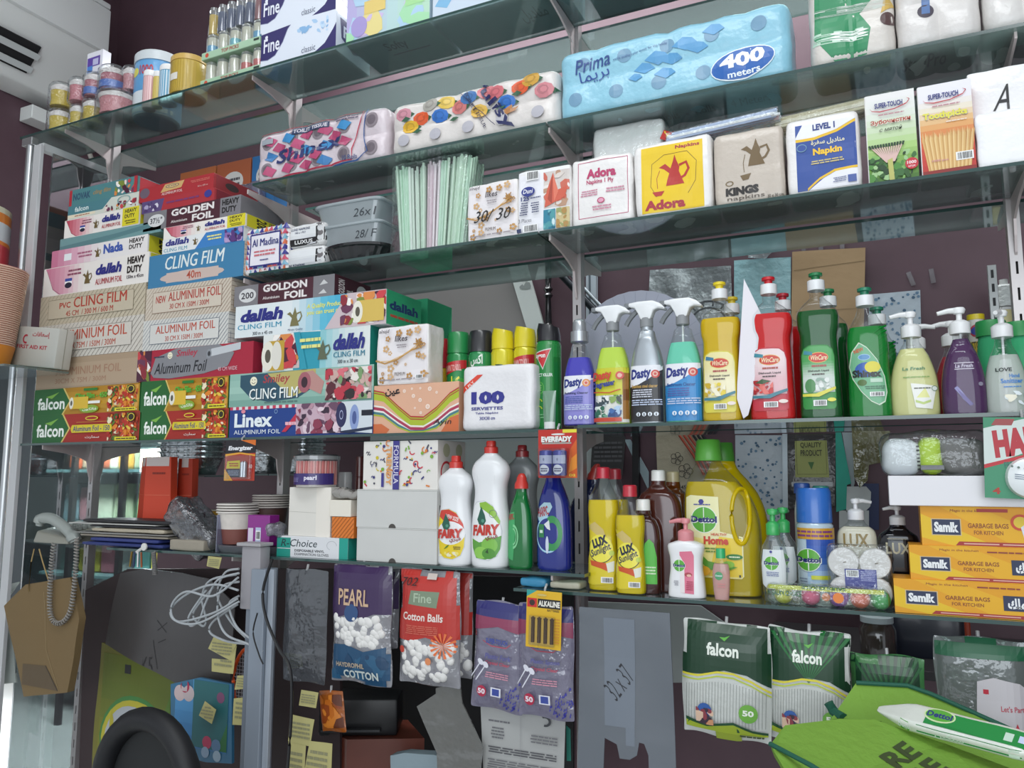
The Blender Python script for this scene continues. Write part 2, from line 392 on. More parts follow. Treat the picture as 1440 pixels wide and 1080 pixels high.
# slotted uprights with their pairs of brackets
def upright(px, zref, label, zs, z0=0, z1=2.72, w=.021, back=True):
    x = px; t = T('slotted_upright', label, 'shelf post', (x, 1.68, z0), 0, 'slotted metal uprights')
    H = z1 - z0; bm = bmesh.new()
    # channel: two cheeks and a slotted web, so that the slots are real openings
    addbox(bm, -w / 2, .0025, 0, -w / 2 + .0025, .026, H); addbox(bm, w / 2 - .0025, .0025, 0, w / 2, .026, H)
    addbox(bm, -w / 2, 0, 0, -w / 2 + .0085, .0025, H); addbox(bm, w / 2 - .0085, 0, 0, w / 2, .0025, H)
    k = 0
    while k * .05 < H:
        addbox(bm, -w / 2 + .0085, 0, k * .05, w / 2 - .0085, .0025, min(H, k * .05 + .026)); k += 1
    mk('post', bm, AL, t); 
    lin_ = box(t, 'post_lining', -w / 2 + .003, .012, 0, w / 2 - .003, .024, H, M('#3a3837', .6), 0)
    for z in zs:
        for sgn in ((-1, 1) if back else (-1,)):
            bm = bmesh.new(); y0 = 0 if sgn < 0 else .026; e = y0 + sgn * (.165 if sgn < 0 else .15); th = .0022
            zz = z - z0 - .007
            P = [(y0, zz), (e, zz), (e, zz - .012), (y0 + sgn * .09, zz - .022), (y0 + sgn * .045, zz - .034), (y0 + sgn * .018, zz - .045), (y0 + sgn * .013, zz - .075), (y0 + sgn * .004, zz - .105), (y0, zz - .11)]
            for s2 in (-1, 1):
                pass
            A = [bm.verts.new((-th, y, q)) for y, q in P]; B = [bm.verts.new((th, y, q)) for y, q in P]; n = len(P)
            bm.faces.new(A); bm.faces.new(list(reversed(B)))
            for i in range(n): bm.faces.new((A[i], B[i], B[(i + 1) % n], A[(i + 1) % n]))
            bmesh.ops.recalc_face_normals(bm, faces=bm.faces[:])
            mk('bracket', bm, M('#c8bcbb', .45, .2), t)
    return t
XP = [X(116, 1.68, 1.1), X(393, 1.68, 1.44), X(812, 1.68, 1.78), X(1432, 1.68, 1.86)]
upright(XP[0], 0, 'slotted metal upright at the far left, behind the stacked foil cartons', (ZT, ZM))
upright(XP[1], 0, 'slotted metal upright behind the cotton bud jar, second from the left', (ZT, Z2, Z3, ZM, ZL))
upright(XP[2], 0, 'slotted metal upright in the middle, behind the purple cleaner bottle', (ZT, Z2, Z3, ZMR, ZL))
upright(XP[3], 0, 'slotted metal upright at the right edge, beside the green lidded jars', (ZT, Z2, Z3, ZMR))
GLS = CL('#d3e3df', .30, .05, 1.3, dcol='#aebcba', tlm=.6); EDG = M('#2c4744', .15, 0, .6); EDG2 = M('#6fa39b', .2, 0, .6)
def pane(label, x0, x1, y0, y1, ztop, th=.0065, edge=None):
    t = tag(link('glass_shelf', bpy.data.meshes.new('glass_shelf')), label, 'shelf', 'glass shelf panes')
    bm = bmesh.new(); addbox(bm, x0, y0, -th, x1, y1, 0)
    bm.normal_update()
    for f in bm.faces: f.material_index = 0 if abs(f.normal.z) > .5 else 1
    bm.to_mesh(t.data); bm.free(); t.data.materials.append(GLS); t.data.materials.append(edge or EDG); t.location = (0, 0, ztop - .0005); return t
xa, xm, xr = X(28, 1.5, ZT), XP[2] - .002, .62
DB = 1.675; BF = 1.712; BB = 1.86
pane('topmost long glass shelf pane, front half, left of the middle upright', xa, xm, 1.5, DB, ZT)
pane('topmost glass shelf pane, front half, right of the middle upright', xm + .004, xr, 1.5, DB, ZT)
pane('topmost glass shelf pane, rear half behind the uprights on the left', xa, xm, BF, BB, ZT)
pane('topmost glass shelf pane, rear half behind the uprights on the right', xm + .004, xr, BF, BB, ZT)
x2 = X(355, 1.5, Z2)
pane('glass shelf pane under the wrapped toilet roll packs, front half, left bay', x2, xm, 1.5, DB, Z2)
pane('glass shelf pane under the big blue toilet roll pack, front half', xm + .004, xr, 1.5, DB, Z2)
pane('rear glass shelf pane behind the floral toilet roll pack', x2, xm, BF, BB, Z2, edge=EDG2)
pane('rear glass shelf pane behind the big blue toilet roll pack', xm + .004, xr, BF, BB, Z2)
pane('glass shelf pane under the drinking straws and patterned napkins, front half', x2, xm - .02, 1.5, DB, Z3)
pane('glass shelf pane under the napkin packs and toothpick boxes, front half', xm - .016, xr, 1.5, DB, Z3)
pane('rear glass shelf pane behind the drinking straws', x2, xm, BF, BB, Z3)
pane('rear glass shelf pane behind the napkin packs', xm + .004, xr, BF, BB, Z3)
pane('main glass shelf pane under the foil and cling film cartons', -2.36, xm, 1.5, DB, ZM)
pane('main glass shelf pane under the cleaner and dishwash bottles', X(812, 1.5, ZMR) , xr, 1.5, DB, ZMR)
pane('rear main glass shelf pane, left of the middle upright', -2.30, xm, BF, BB, ZM)
pane('rear main glass shelf pane, right of the middle upright', xm + .004, xr, BF, BB, ZMR)
pane('lower left glass shelf pane under the white cartons and papers', X(150, 1.5, ZL), X(822, 1.5, ZL), 1.5, DB, ZL)
pane('lower right glass shelf pane under the yellow liquid bottles', X(722, 1.5, ZLR), xr, 1.5, DB, ZLR)
pane('rear lower glass shelf pane, left of the middle upright', X(150, 1.5, ZL), xm, BF, BB, ZL)
# side glass panel and poles at the left end
g = mk('glass_side_panel', addbox(bmesh.new(), -2.352, 1.53, .2, -2.346, 1.92, 2.53), [CL('#c9d2d2', .12, .03, 9, dcol='#5f6a6c')])
tag(g, 'upright glass side panel at the left end of the shelves, mirroring the cartons', 'glass panel')
t = T('chrome_pole', 'round chrome pole at the left end of the shelves', 'pole', (-2.415, 1.5, .1))
tube(t, 'pole', [(0, 0, 0), (0, 0, 2.46)], .0125, M('#b9bcbe', .3, .8), 14)
lathe(t, 'joint_ring', [(0, .015), (.006, .016), (.012, .015)], M('#8f9294', .35, .8), 0, 0, 1.93)
box(t, 'top_clamp', -.03, -.012, 2.455, .02, .012, 2.48, M('#b9bcbe', .3, .8), .002)
t = T('white_corner_post', 'flat white metal corner post beside the chrome pole', 'post', (-2.373, 1.5, .1))
box(t, 'post', -.017, -.006, 0, .017, .006, 2.45, ALW, .001); box(t, 'rail', -.012, .006, 2.435, .012, .34, 2.46, ALW, .001)
# ---- air conditioner on the left wall ----
def aircon():
    t = T('air_conditioner', 'white wall mounted air conditioner high above the top shelf', 'air conditioner', (-3.198, 1.0, 3.08))
    P = [(0, .45), (.25, .45), (.272, .435), (.272, .235), (.24, .18), (.10, .02), (0, 0)]
    bm = bmesh.new(); L_ = 1.10
    A = [bm.verts.new((x, 0, z)) for x, z in P]; B = [bm.verts.new((x, L_, z)) for x, z in P]; n = len(P)
    bm.faces.new(A); bm.faces.new(list(reversed(B)))
    for i in range(n): bm.faces.new((A[i], A[(i + 1) % n], B[(i + 1) % n], B[i]))
    bmesh.ops.recalc_face_normals(bm, faces=bm.faces[:]); bmesh.ops.bevel(bm, geom=bm.edges[:], offset=.008, segments=2, affect='EDGES', profile=.5)
    mk('casing', bm, M('#eef2f0', .35), t, True)
    box(t, 'front_panel', .262, -.01, .228, .288, L_ + .008, .425, M('#f2f6f5', .3), .006)
    box(t, 'top_strip', .2, -.01, .43, .284, L_ + .008, .455, M('#f2f6f5', .3), .006)
    M4 = Matrix.Translation((.17, 0, .095)) @ Matrix.Rotation(-math.radians(47), 4, 'Y')
    mk('air_outlet', addbox(bmesh.new(), -.055, .1, -.006, .07, .86, .004, 0, 0, M4), M('#17181b', .6), t)
    for q in (-.03, .03): mk('louver', addbox(bmesh.new(), q - .016, .11, -.013, q + .010, .87, -.009, 0, 0, M4), M('#c9cfcf', .35), t)
aircon()
t = T('cable_trunking', 'short white cable trunking on the wall under the air conditioner', 'trunking', (-3.199, 1.93, 2.985)); box(t, 'trunking_body', 0, 0, 0, .08, .34, .06, M('#e4e8e6', .4), .003)
tag(tube(None, 'power_cable', [tuple(p) for p in curve([(-3.12, 2.06, 3.12), (-3.10, 2.09, 3.09), (-3.05, 2.13, 3.0), (-3.05, 2.15, 2.9), (-3.13, 2.3, 2.8), (-3.14, 2.345, 2.7)])], .010, M('#b5b3ab', .5)), 'grey cable running down from the air conditioner past the white trunking', 'cable')
# ---- display unit seen through the gap at the lower left ----
def rearshop():
    for k, (zz, lab) in enumerate(((1.22, 'lower shelf of the bright display beyond the gap'), (1.545, 'upper shelf of the bright display beyond the gap'), (.9, 'lowest shelf of the display beyond the gap'))):
        tag(box(None, 'display_shelf', -4.9, 3.3, zz - .02, -2.9, 3.7, zz, M('#5f7f80', .3), .002), lab, 'shelf', 'shelves of the rear display')
    for x, q in ((-4.6, 'first'), (-4.15, 'second'), (-3.72, 'third'), (-3.35, 'fourth'), (-3.0, 'fifth')):
        tag(box(None, 'display_post', x - .018, 3.27, 0, x + .018, 3.3, 2.1, M('#3b3a3c', .4, .5), .001), 'dark metal post of the rear display, %s from the left' % q, 'post', 'dark posts of the rear display')
    tag(box(None, 'display_backboard', -4.95, 3.72, .4, -2.85, 3.75, 2.2, M('#a9b4b6', .6), .001), 'grey backboard of the display beyond the gap', 'board')
    for x, q in ((-4.5, 'left one'), (-3.9, 'middle one'), (-3.3, 'right one')):
        m = bpy.data.materials.new('tube_glow'); m.use_nodes = True; p = m.node_tree.nodes['Principled BSDF']; p.inputs['Emission Color'].default_value = (.95, .98, 1, 1); p.inputs['Emission Strength'].default_value = 3.2
        tag(box(None, 'light_fitting', x - .2, 3.66, 1.83, x + .16, 3.724, 1.90, m, .01), 'glowing white light fitting above the rear display, %s' % q, 'lamp', 'light fittings above the rear display')
    NTH = ['first', 'second', 'third', 'fourth', 'fifth', 'sixth', 'seventh', 'eighth', 'ninth', 'tenth', 'eleventh', 'twelfth', 'thirteenth', 'fourteenth', 'fifteenth', 'sixteenth', 'seventeenth', 'eighteenth', 'nineteenth', 'twentieth']; k_ = 0; CN = ['orange', 'peach', 'rust red', 'cream', 'amber', 'sage', 'pale cream', 'red']
    cols = ['#d8643a', '#f0c9a6', '#c96a4a', '#e8ddc8', '#d9a04a', '#b8bfa0', '#f1e6d6', '#c14b46']
    r = random.Random(5); x = -4.85; i = 0
    while x < -3.0:
        w = r.uniform(.07, .14); h = r.uniform(.12, .2); c = cols[i % 8]
        o, b = soft(None, 'snack_packet', w, .07, h, M(c, .4), .02, .006, 25, i, 5); o.location = (x + w / 2, 3.42, 1.545); tag(o, '%s snack packet, %s from the left on the upper rear display shelf' % (CN[cols.index(c)], NTH[k_]), 'packet', 'snack packets on the rear display'); x += w + .008; i += 1; k_ += 1
    x = -4.85; k_ = 0; CN = ['grey-blue', 'pink', 'pale lime', 'pale green', 'leaf green', 'ivory', 'blue-grey', 'yellow']; cols = ['#7f98a0', '#c98a92', '#dfe3c8', '#c9d4b0', '#5a7a52', '#e8ead8', '#8aa0a8', '#e3c25a']
    while x < -3.0:
        w = r.uniform(.12, .2); h = r.uniform(.15, .24); c = cols[i % 8]
        o, b = soft(None, 'tissue_packet', w, .1, h, M(c, .5), .015, .004, 25, i, 5); o.location = (x + w / 2, 3.40, 1.22); tag(o, '%s boxy packet, %s from the left on the lower rear display shelf' % (CN[cols.index(c)], NTH[k_]), 'packet', 'packets on the lower rear display shelf'); x += w + .01; i += 1; k_ += 1
    x = -4.85; k_ = 0
    while x < -3.0:
        w = r.uniform(.1, .2); h = r.uniform(.15, .24)
        o, b = soft(None, 'tissue_packet', w, .1, h, M(['#3f6e6a', '#d9c34c', '#d17f8c', '#cfd3cf'][i % 4], .5), .015, .004, 25, i, 5); o.location = (x + w / 2, 3.40, .9); tag(o, '%s packet, %s from the left on the lowest rear display shelf' % (['dark teal', 'yellow', 'pink', 'pale grey'][i % 4], NTH[k_]), 'packet', 'packets on the lowest rear display shelf'); x += w + .01; i += 1; k_ += 1
rearshop()
# ================= FOIL AND CLING FILM CARTONS =================
FOOD = ['#8c2f3a', '#c9444a', '#e8d7cf', '#6b3a55', '#d98a4a', '#f1ece6', '#4d2338', '#7b8a3a']
SAL = ['#b32f22', '#e0862c', '#e9c64a', '#5d7a2c', '#f0e3c0', '#8a2f1c', '#c94a2a', '#3c5a22']
NV = '#2b2f7e'
def jar(a, u, v, s, c='#6b5a36'):
    """coffee pot (dallah) emblem, s = height as a fraction of h"""
    k = s * a.h / a.w
    q = lambda L_: [(u + x * k, v + y * s) for x, y in L_]
    a.P(q([(-.28, 0), (.28, 0), (.2, .2), (.12, .42), (.14, .55), (.06, .75), (0, .95), (-.06, .75), (-.14, .55), (-.3, .72), (-.5, .62), (-.34, .55), (-.18, .4), (-.24, .2)]), c)
    a.ln(q([(.13, .6), (.35, .66), (.42, .45), (.3, .25), (.2, .2)]), .08 * s * a.h, c)
def roll(a, u, v, ru, col='#c9c4ae'):
    a.R(u, v - ru, u + .16, v + ru, col); a.E(u, v, ru * a.h / a.w * .55, ru, '#e6e2d4'); a.E(u, v, ru * a.h / a.w * .25, ru * .45, '#5b564a')
def foil(lab, pl, pr, pt, zb, d, base, draw, side=None, group='foil and cling film cartons', Y=Y0, name='foil_carton', rot=0, h=None, sc=None):
    t, w, hh = carton(name, lab, 'carton', pl, pr, pt, zb, d, CB(base), Y, group, rot, h=h)
    a = front(t, w, hh); draw(a); a.done()
    b = rside(t, w, d, hh)
    if side: side(b)
    else: b.R(.08, .1, .92, .9, sc or base)
    b.done('side_artwork_print', 'side_lettering_print')
    return zb + hh
def falcon(kind):
    def f(a):
        a.R(0, 0, 1, 1, '#a52a20' if kind else '#b3851f')
        if not kind: a.GR(.3, 0, 1, 1, ['#a8761a', '#c99a2c', '#a8761a'], 6)
        a.P([(0, 0), (.30, 0), (.37, .5), (.30, 1), (0, 1)], '#d8c06a'); a.P([(0, 0), (.285, 0), (.355, .5), (.285, 1), (0, 1)], '#24632f')
        a.T('falcon', .04, .2, .31, .66, '#f2f5ee', 1.2)
        a.P([(.12, .7), (.18, .62), (.25, .86), (.18, .76)], '#7fb548')
        a.B(.72, .03, .99, .95, SAL, 95, .13, 5, '#8a3a22' if kind else '#d9a24a')
        if kind:
            a.P([(.4, .33), (.76, .33), (.77, .42), (.77, .52), (.76, .6), (.4, .6), (.39, .5), (.39, .42)], '#d9c52c'); a.T('Aluminum Foil - 150', .41, .37, .75, .56, '#3a4a7a')
            a.E(.58, .82, .06, .08, '#e0cc3a'); a.E(.58, .82, .05, .05, '#a52a20'); a.R(.44, .68, .72, .70, '#c98a3a'); a.T('سمارت', .53, .1, .66, .22, '#e8dfd8', .5)
        else:
            a.T('Cling Film - 450', .42, .5, .72, .76, '#5fb236', 1.5, sh=('#1f5a22', .01)); a.R(.5, .84, .63, .93, '#2c7a30'); a.R(.5, .35, .66, .45, '#f0efe8'); a.E(.56, .16, .09, .15, '#86a838'); a.T('فالكون', .5, .08, .63, .2, '#f4f4ee', .5)
            roll(a, .39, .4, .22, '#dcb63a')
        a.E(.935, .8, .035, .16, '#2f2a1c'); a.O(.935, .8, .03, .13, '#e2c93c', .2); a.R(.80, .02, .985, .14, '#e4d634'); a.L(.81, .04, .975, .12, 1, '#5a4a1a')
    return f
def falcon_s(a): a.R(.04, 0, .96, 1, '#c79a2a'); a.P([(.1, .1), (.9, .1), (.9, .55), (.1, .7)], '#24632f'); a.T('falcon', .15, .3, .85, .55, '#f2f5ee')
def dallah_hd(big=False):
    def f(a):
        a.R(0, 0, 1, 1, '#e9e4de'); a.GR(.02, .02, .40, .98, ['#b8304a' if not big else '#c97a96', '#d8909c' if not big else '#d9a3b4', '#e9e4de'], 8, False)
        a.P([(0, 0), (.17, 0), (.1, .22), (.03, .9), (0, 1)], '#ece8e2'); a.ln([(.03, .9), (.1, .24), (.18, .02)], .001, '#7c3a4c')
        a.R(.22, .3, .29, .5, '#f2f2f2'); a.R(.22, .44, .29, .54, '#3a50a0'); a.E(.255, .3, .035, .1, '#20263a')
        a.L(.22, .6, .38, .86, 2, '#8c4a62', 2); jar(a, .44, .26, .5)
        a.T('dallah', .52, .48, .76, .84, NV, 2.2, .25); a.T('ALUMINUM FOIL', .52, .16, .77, .36, '#b03a44')
        if big: a.T('HEAVY\nDUTY', .81, .38, .965, .92, '#2a2422', 2); a.T('150m x 45cm', .81, .2, .96, .32, '#33303a', .6)
        else: a.R(.79, .05, 1, 1, '#d8cc2e'); a.T('HEAVY\nDUTY', .82, .45, .97, .93, '#2a2422', 1.6); a.L(.82, .12, .96, .36, 2, '#5a541a')
    return f
def yel_s(a):
    a.R(.03, .02, .97, .98, '#c9c02c'); a.T('200', .25, .1, .5, .9, '#26241c', 1.4, rot=-90); a.T('dallah\nHEAVY', .55, .1, .85, .9, '#33301f', 1.2, rot=-90)
def striped(lines, lc, base, tc='#b8503c', dens=1, big=0):
    def f(a):
        a.R(0, 0, 1, 1, base); n = int(26 * dens)
        a.cl = [((0, 0, 0), (-1, 0, 0)), ((a.w, 0, 0), (1, 0, 0)), ((0, 0, 0), (0, -1, 0)), ((0, a.h, 0), (0, 1, 0))]
        for i in range(-5, n): a.ln([(i / n, 0), (i / n + a.h / a.w * .9, 1)], .0011, lc)
        a.R(.09, .2, .9, .84, base); a.frame(.09, .2, .9, .84, .0012, lc)
        for s_, u0, v0, u1, v1, b in lines: a.T(s_, u0, v0, u1, v1, tc, b)
    return f
def hatch_s(lc, base):
    def f(a):
        a.R(0, 0, 1, 1, base)
        for i in range(7): a.ln([(0, i / 7 + .05), (1, i / 7 + .1)], .0011, lc)
        for i in range(6): a.ln([(i / 6 + .06, i % 3 / 7), (i / 6 + .06, .4 + i % 3 / 7)], .0011, lc)
    return f
KR = '#c9b9a0'; SB = '#cfc9bf'
# ---- column A (far left, 45 cm cartons) ----
z = ZM
a0 = [('green and red foil carton, bottom of the far left stack', 45, 195, 585, 1, falcon_s), ('green and gold cling film carton, second from the bottom of the far left stack', 47, 195, 549, 0, falcon_s)]
for lab, pl, pr, pt, kd, sd in a0: z = foil(lab, pl, pr, pt, z, .15, '#24632f', falcon(kd), sd)
zA = z
z = foil('faded plain brown carton just above the green and gold one at far left', 50, 194, 507, z, .15, '#a8927a', lambda a: (a.R(0, .06, 1, .8, '#b09a82'), a.T('ALUMINIUM FOIL', .2, .42, .84, .68, '#a07a64', 1), a.T('30CM X 75M / 300M', .2, .16, .7, .32, '#a07a64', .6)), group=None)
z = foil('hatched carton lettered MINIUM FOIL above the plain brown one, behind the aid kit', 52, 200, 460, z, .15, SB, striped([('ALUMINIUM FOIL', .17, .5, .86, .8, 1), ('30CM X 75M / 150M / 300M', .22, .25, .76, .42, .8)], '#6f6a62', SB), hatch_s('#6f6a62', SB), group=None)
z = foil('yellowed hatched carton lettered PVC CLING FILM in the far left stack', 55, 203, 419, z, .15, '#bdb199', striped([('PVC', .2, .52, .31, .72, 1), ('CLING FILM', .34, .5, .84, .84, 1.4), ('45 CM  / 300 M / 600 M', .27, .24, .72, .42, .9)], '#7d7560', '#c3b8a2', '#b04234'), hatch_s('#6f6a62', '#bdb199'), group=None)
z = foil('large pink and white heavy duty foil carton above the PVC film one', 60, 208, 379, z, .15, '#e9e4de', dallah_hd(True), yel_s)
z = foil('pink and white foil carton lettered Nada in the far left stack', 72, 207, 354, z, .15, '#e6e2de', lambda a: (a.R(0, 0, 1, 1, '#e6e2e0'), a.GR(0, .0, .5, 1, ['#c46f90', '#dba8bc', '#e6e2e0'], 7, False), a.R(.14, .3, .22, .7, '#e9f0f2'), jar(a, .5, .2, .6), a.T('Nada', .56, .3, .76, .85, '#3b58a8', 2), a.T('HEAVY\nDUTY', .82, .3, .97, .9, '#2a2422', 1.5), a.L(.28, .3, .44, .7, 2, '#a8607c')), yel_s)
z = foil('flattened teal carton with torn edges under the red and white foil carton', 84, 226, 337, z, .14, '#5f8c90', lambda a: (a.R(0, 0, 1, 1, '#6f9698'), a.P([(0, 0), (.4, 0), (.9, .5), (1, 1), (.6, .6), (0, .3)], '#587f84')), group=None, sc='#8f7550')
z = foil('red and white heavy duty foil carton with yellow end in the far left stack', 90, 195, 311, z, .15, '#e9e4de', dallah_hd(), yel_s)
z = foil('pale teal carton with a food picture, second from the top at far left', 95, 195, 291, z, .15, '#d6d6cc', lambda a: (a.R(0, 0, 1, 1, '#cfd3c8'), a.P([(0, .35), (.5, .3), (.62, 1), (0, 1)], '#4c7f88'), a.T('falcon', .1, .5, .3, .85, '#d9e6e4', 1), a.P([(0, .1), (.4, .12), (.4, .28), (0, .34)], '#e3dac0'), a.L(.1, .14, .32, .26, 1, '#9a4a3a'), a.B(.5, .05, .97, .6, FOOD, 30, .3, 8), a.O(.8, .65, .09, .28, '#7fa8a8', .15)))
z = foil('teal carton with red ends, topmost of the far left stack', 97, 193, 269, z, .15, '#4e8084', lambda a: (a.R(0, 0, 1, 1, '#4e8286'), a.R(0, 0, .04, 1, '#b0303a'), a.T('NOVAK', .06, .3, .32, .75, '#2c4a66', 1.6), a.T('cling film', .36, .35, .62, .7, '#a8854a', .6, .3), a.B(.68, .05, .98, .9, FOOD, 24, .3, 4), a.R(.955, 0, 1, 1, '#b0303a')), lambda a: a.R(.05, .05, .95, .95, '#b0303a'))
# ---- column B ----
z = ZM
z = foil('short green and red foil carton, bottom of the second stack', 197, 320, 580, z, .15, '#24632f', falcon(1), falcon_s)
z = foil('short green and gold cling film carton, second from the bottom of the second stack', 197, 320, 537, z, .15, '#24632f', falcon(0), falcon_s)
def smiley(a): a.E(0, 0, 0, 0, '#ffffff')
def smile(a, u, v, r):
    a.E(u, v, r, None, '#efe9cf'); a.E(u - r * .35, v + .3 * r * a.w / a.h, r * .12, None, '#333333'); a.E(u + r * .35, v + .3 * r * a.w / a.h, r * .12, None, '#333333'); a.O(u, v, r * .6, None, '#333333', .2, 10, 200, 340)
def sm_al(a):
    a.R(0, 0, 1, 1, '#a8263c'); a.B(0, 0, .13, 1, FOOD, 20, .4, 3, '#5a2a44'); a.P([(.13, .25), (.17, .75), (.35, .98), (.72, 1), (.85, .7), (.8, .3), (.6, .12), (.3, .04), (.16, .1)], '#84858a')
    a.P([(.62, .62), (.9, .78), (.9, 1), (.66, .88)], '#c2c6ca'); a.E(.64, .73, .022, .15, '#8e9298'); a.E(.64, .73, .012, .08, '#3a3c40')
    a.T('Aluminum Foil', .17, .2, .62, .56, '#25262c', .5, .2); a.T('Smiley', .36, .66, .54, .94, '#b03048', .8, .2); smile(a, .3, .78, .022); a.L(.15, .72, .26, .8, 1, '#3a3a50'); a.T('45 CM WIDE', .72, .16, .88, .28, '#e0b8c0', .6)
z = foil('red and grey foil carton with a silver roll picture above the short green ones', 192, 355, 495, z, .15, '#a8263c', sm_al, lambda a: (a.R(.05, .05, .95, .95, '#a8263c'), a.E(.45, .5, .25, .35, '#8e9298')))
z = foil('blue hatched white carton lettered ALUMINIUM FOIL in the second stack', 200, 320, 452, z, .15, '#d3d2cd', striped([('ALUMINIUM FOIL', .16, .52, .86, .78, 1), ('30 CM X 150M / 300M', .28, .26, .72, .42, .8)], '#4a5a70', '#d3d2cd'), hatch_s('#4a5a70', '#d6d5d0'), group=None)
z = foil('brown hatched carton lettered NEW ALUMINIUM FOIL in the second stack', 204, 324, 407, z, .15, '#cbbfae', striped([('NEW', .13, .5, .25, .72, 1), ('ALUMINIUM FOIL', .28, .52, .89, .8, 1), ('30 CM X 150M / 300M', .3, .28, .76, .44, .9)], '#8a6a56', '#cfc4b4', '#b0443a'), hatch_s('#8a6a56', '#cbbfae'), group=None)
z = foil('wide blue carton lettered CLING FILM in tall white letters, in the second stack', 208, 342, 361, z, .15, '#3c7aa2', lambda a: (a.R(0, 0, 1, 1, '#3f7ea6'), a.T('CLING FILM', .18, .5, .8, .9, '#dfe6e4', 1.3, .15), a.E(.47, .25, .34, .17, '#c9b5ac'), a.R(.2, .1, .75, .4, '#c9b5ac'), a.T('40m', .42, .14, .57, .38, '#b0503c', .8)), hatch_s('#7c5c50', '#c9bcae'), group=None)
z = foil('blue and white cling film carton with grapes above the wide blue one', 228, 342, 338, z, .15, '#dfe2e2', lambda a: (a.R(0, 0, 1, 1, '#e2e4e4'), a.P([(.42, 0), (1, 0), (1, 1), (.55, 1)], '#3d7fc0'), a.T('dallah', .04, .5, .34, .95, NV, 2, .25), a.T('CLING FILM', .02, .1, .32, .35, '#2a8aa8', 1), jar(a, .42, .3, .55), a.L(.56, .4, .74, .8, 2, '#e8e08a'), a.B(.78, .05, 1, .95, ['#5a3a7a', '#8a6aa8', '#3a2a55', '#b09ac4'], 24, .28, 3)))
z = foil('red and white foil carton with a yellow heavy duty end, second stack', 230, 345, 321, z, .16, '#e9e4de', dallah_hd(), yel_s)
gold = lambda num, word: (lambda a: (a.R(0, 0, 1, 1, '#7c7a7e'), a.R(.25, 0, .8, 1, '#4a2530'), a.E(.14, .5, .09, .34, '#d3d3d3'), a.T(num, .075, .34, .205, .66, '#33303a', .9), a.T(word, .30, .55, .74, .92, '#e6e0de', 1.8), a.T('FOIL', .52, .1, .74, .46, '#e6e0de', 1.8), a.T('Aluminium', .3, .2, .47, .34, '#d8d0ce', .8), a.T('HEAVY\nDUTY', .82, .2, .985, .9, '#1f1d1d', 1.8) if num[0] == '3' else (a.P([(.86, .55), (.9, .8), (.94, .6)], '#c9c9c9'), a.P([(.85, .15), (.9, .35), (.93, .15)], '#c9c9c9'))))
z = foil('grey and maroon foil carton lettered GOLDEN FOIL, under two red cartons', 201, 338, 301, z, .15, '#7c7a7e', gold('37½"', 'GOLDEN'))
z = foil('red and purple foil carton, second from the top of the second stack', 199, 301, 285, z, .15, '#a8323a', lambda a: (a.R(0, 0, 1, 1, '#a8323a'), a.P([(0, 0), (.28, 0), (.32, 1), (0, 1)], '#5a4a78'), a.B(.02, .1, .25, .9, ['#a8a0c0', '#4a3a68', '#d9d4e0'], 12, .3), a.L(.35, .4, .8, .7, 1, '#7a3a6a'), a.E(.92, .6, .05, .3, '#3a3a8a')), lambda a: (a.R(.05, .05, .95, .95, '#7c2430'),))
z = foil('bright red foil carton lying on top of the second stack', 195, 300, 266, z, .17, '#a02a30', lambda a: (a.R(0, 0, 1, 1, '#a82e34'), a.E(.08, .6, .07, .35, '#6a5a68'), a.P([(.3, .4), (.36, .92), (.62, .96), (.58, .5)], '#cba46c'), a.E(.46, .74, .09, .13, '#2f3d60'), a.E(.46, .74, .08, .1, '#d9b97c'), a.T('SUPER', .4, .7, .52, .79, '#2f3d60', 1), a.T('ALUMINIUM FOIL', .32, .2, .6, .38, '#e0c8c4', 1.2), a.L(.7, .6, .95, .8, 2, '#c96a60'), a.T('30 x 150 m', .8, .25, .93, .36, '#d8b0ac', .5)), lambda a: (a.R(.05, .05, .95, .95, '#8a2a30'), a.E(.4, .5, .15, .25, '#3a2a2a')))
# ---- column C ----
z = ZM
def linex(a):
    a.R(0, 0, 1, 1, '#1e3f86')
    for i in range(15): a.R(i / 22, .9, i / 22 + 1 / 44, 1, '#c23a56'); a.R(i / 22 + 1 / 44, .9, (i + 1) / 22, 1, '#dcd6da')
    a.T('Linex', .04, .32, .32, .78, '#e6eef2', 1.6); a.T('ALUMINIUM FOIL', .04, .1, .38, .24, '#dfe7f0', .7); a.E(.105, .84, .016, .06, '#e08a9c'); a.O(.345, .8, .012, None, '#8aa8d0', .25)
    a.P([(.39, .14), (.42, .14), (.53, .7), (.50, .78)], '#c22f48'); a.L(.41, .3, .5, .5, 1, '#e8b0bc')
    a.B(.49, .06, .84, 1, ['#c9a4b4', '#8a3a50', '#e0cbd4', '#3c2a3c', '#b8909f', '#6a4a60'], 60, .2, 6, '#c7aab8'); a.P([(.8, .1), (1, .02), (1, 1), (.8, 1)], '#cfd6dc')
    a.E(.80, .6, .035, .38, '#2c2e56'); a.O(.80, .6, .012, .14, '#b0b8d8', .2); a.E(.885, .5, .03, .4, '#8a9cc9'); a.E(.885, .5, .014, .2, '#4a5a90'); a.R(.93, .55, 1, .72, '#1a1e2c'); a.P([(.78, .1), (1, .22), (1, .14), (.85, .04)], '#26304a')
z = foil('blue foil carton with red checks lettered Linex, on the main glass shelf', 322, 525, 573, z, .15, '#1e3f86', linex)
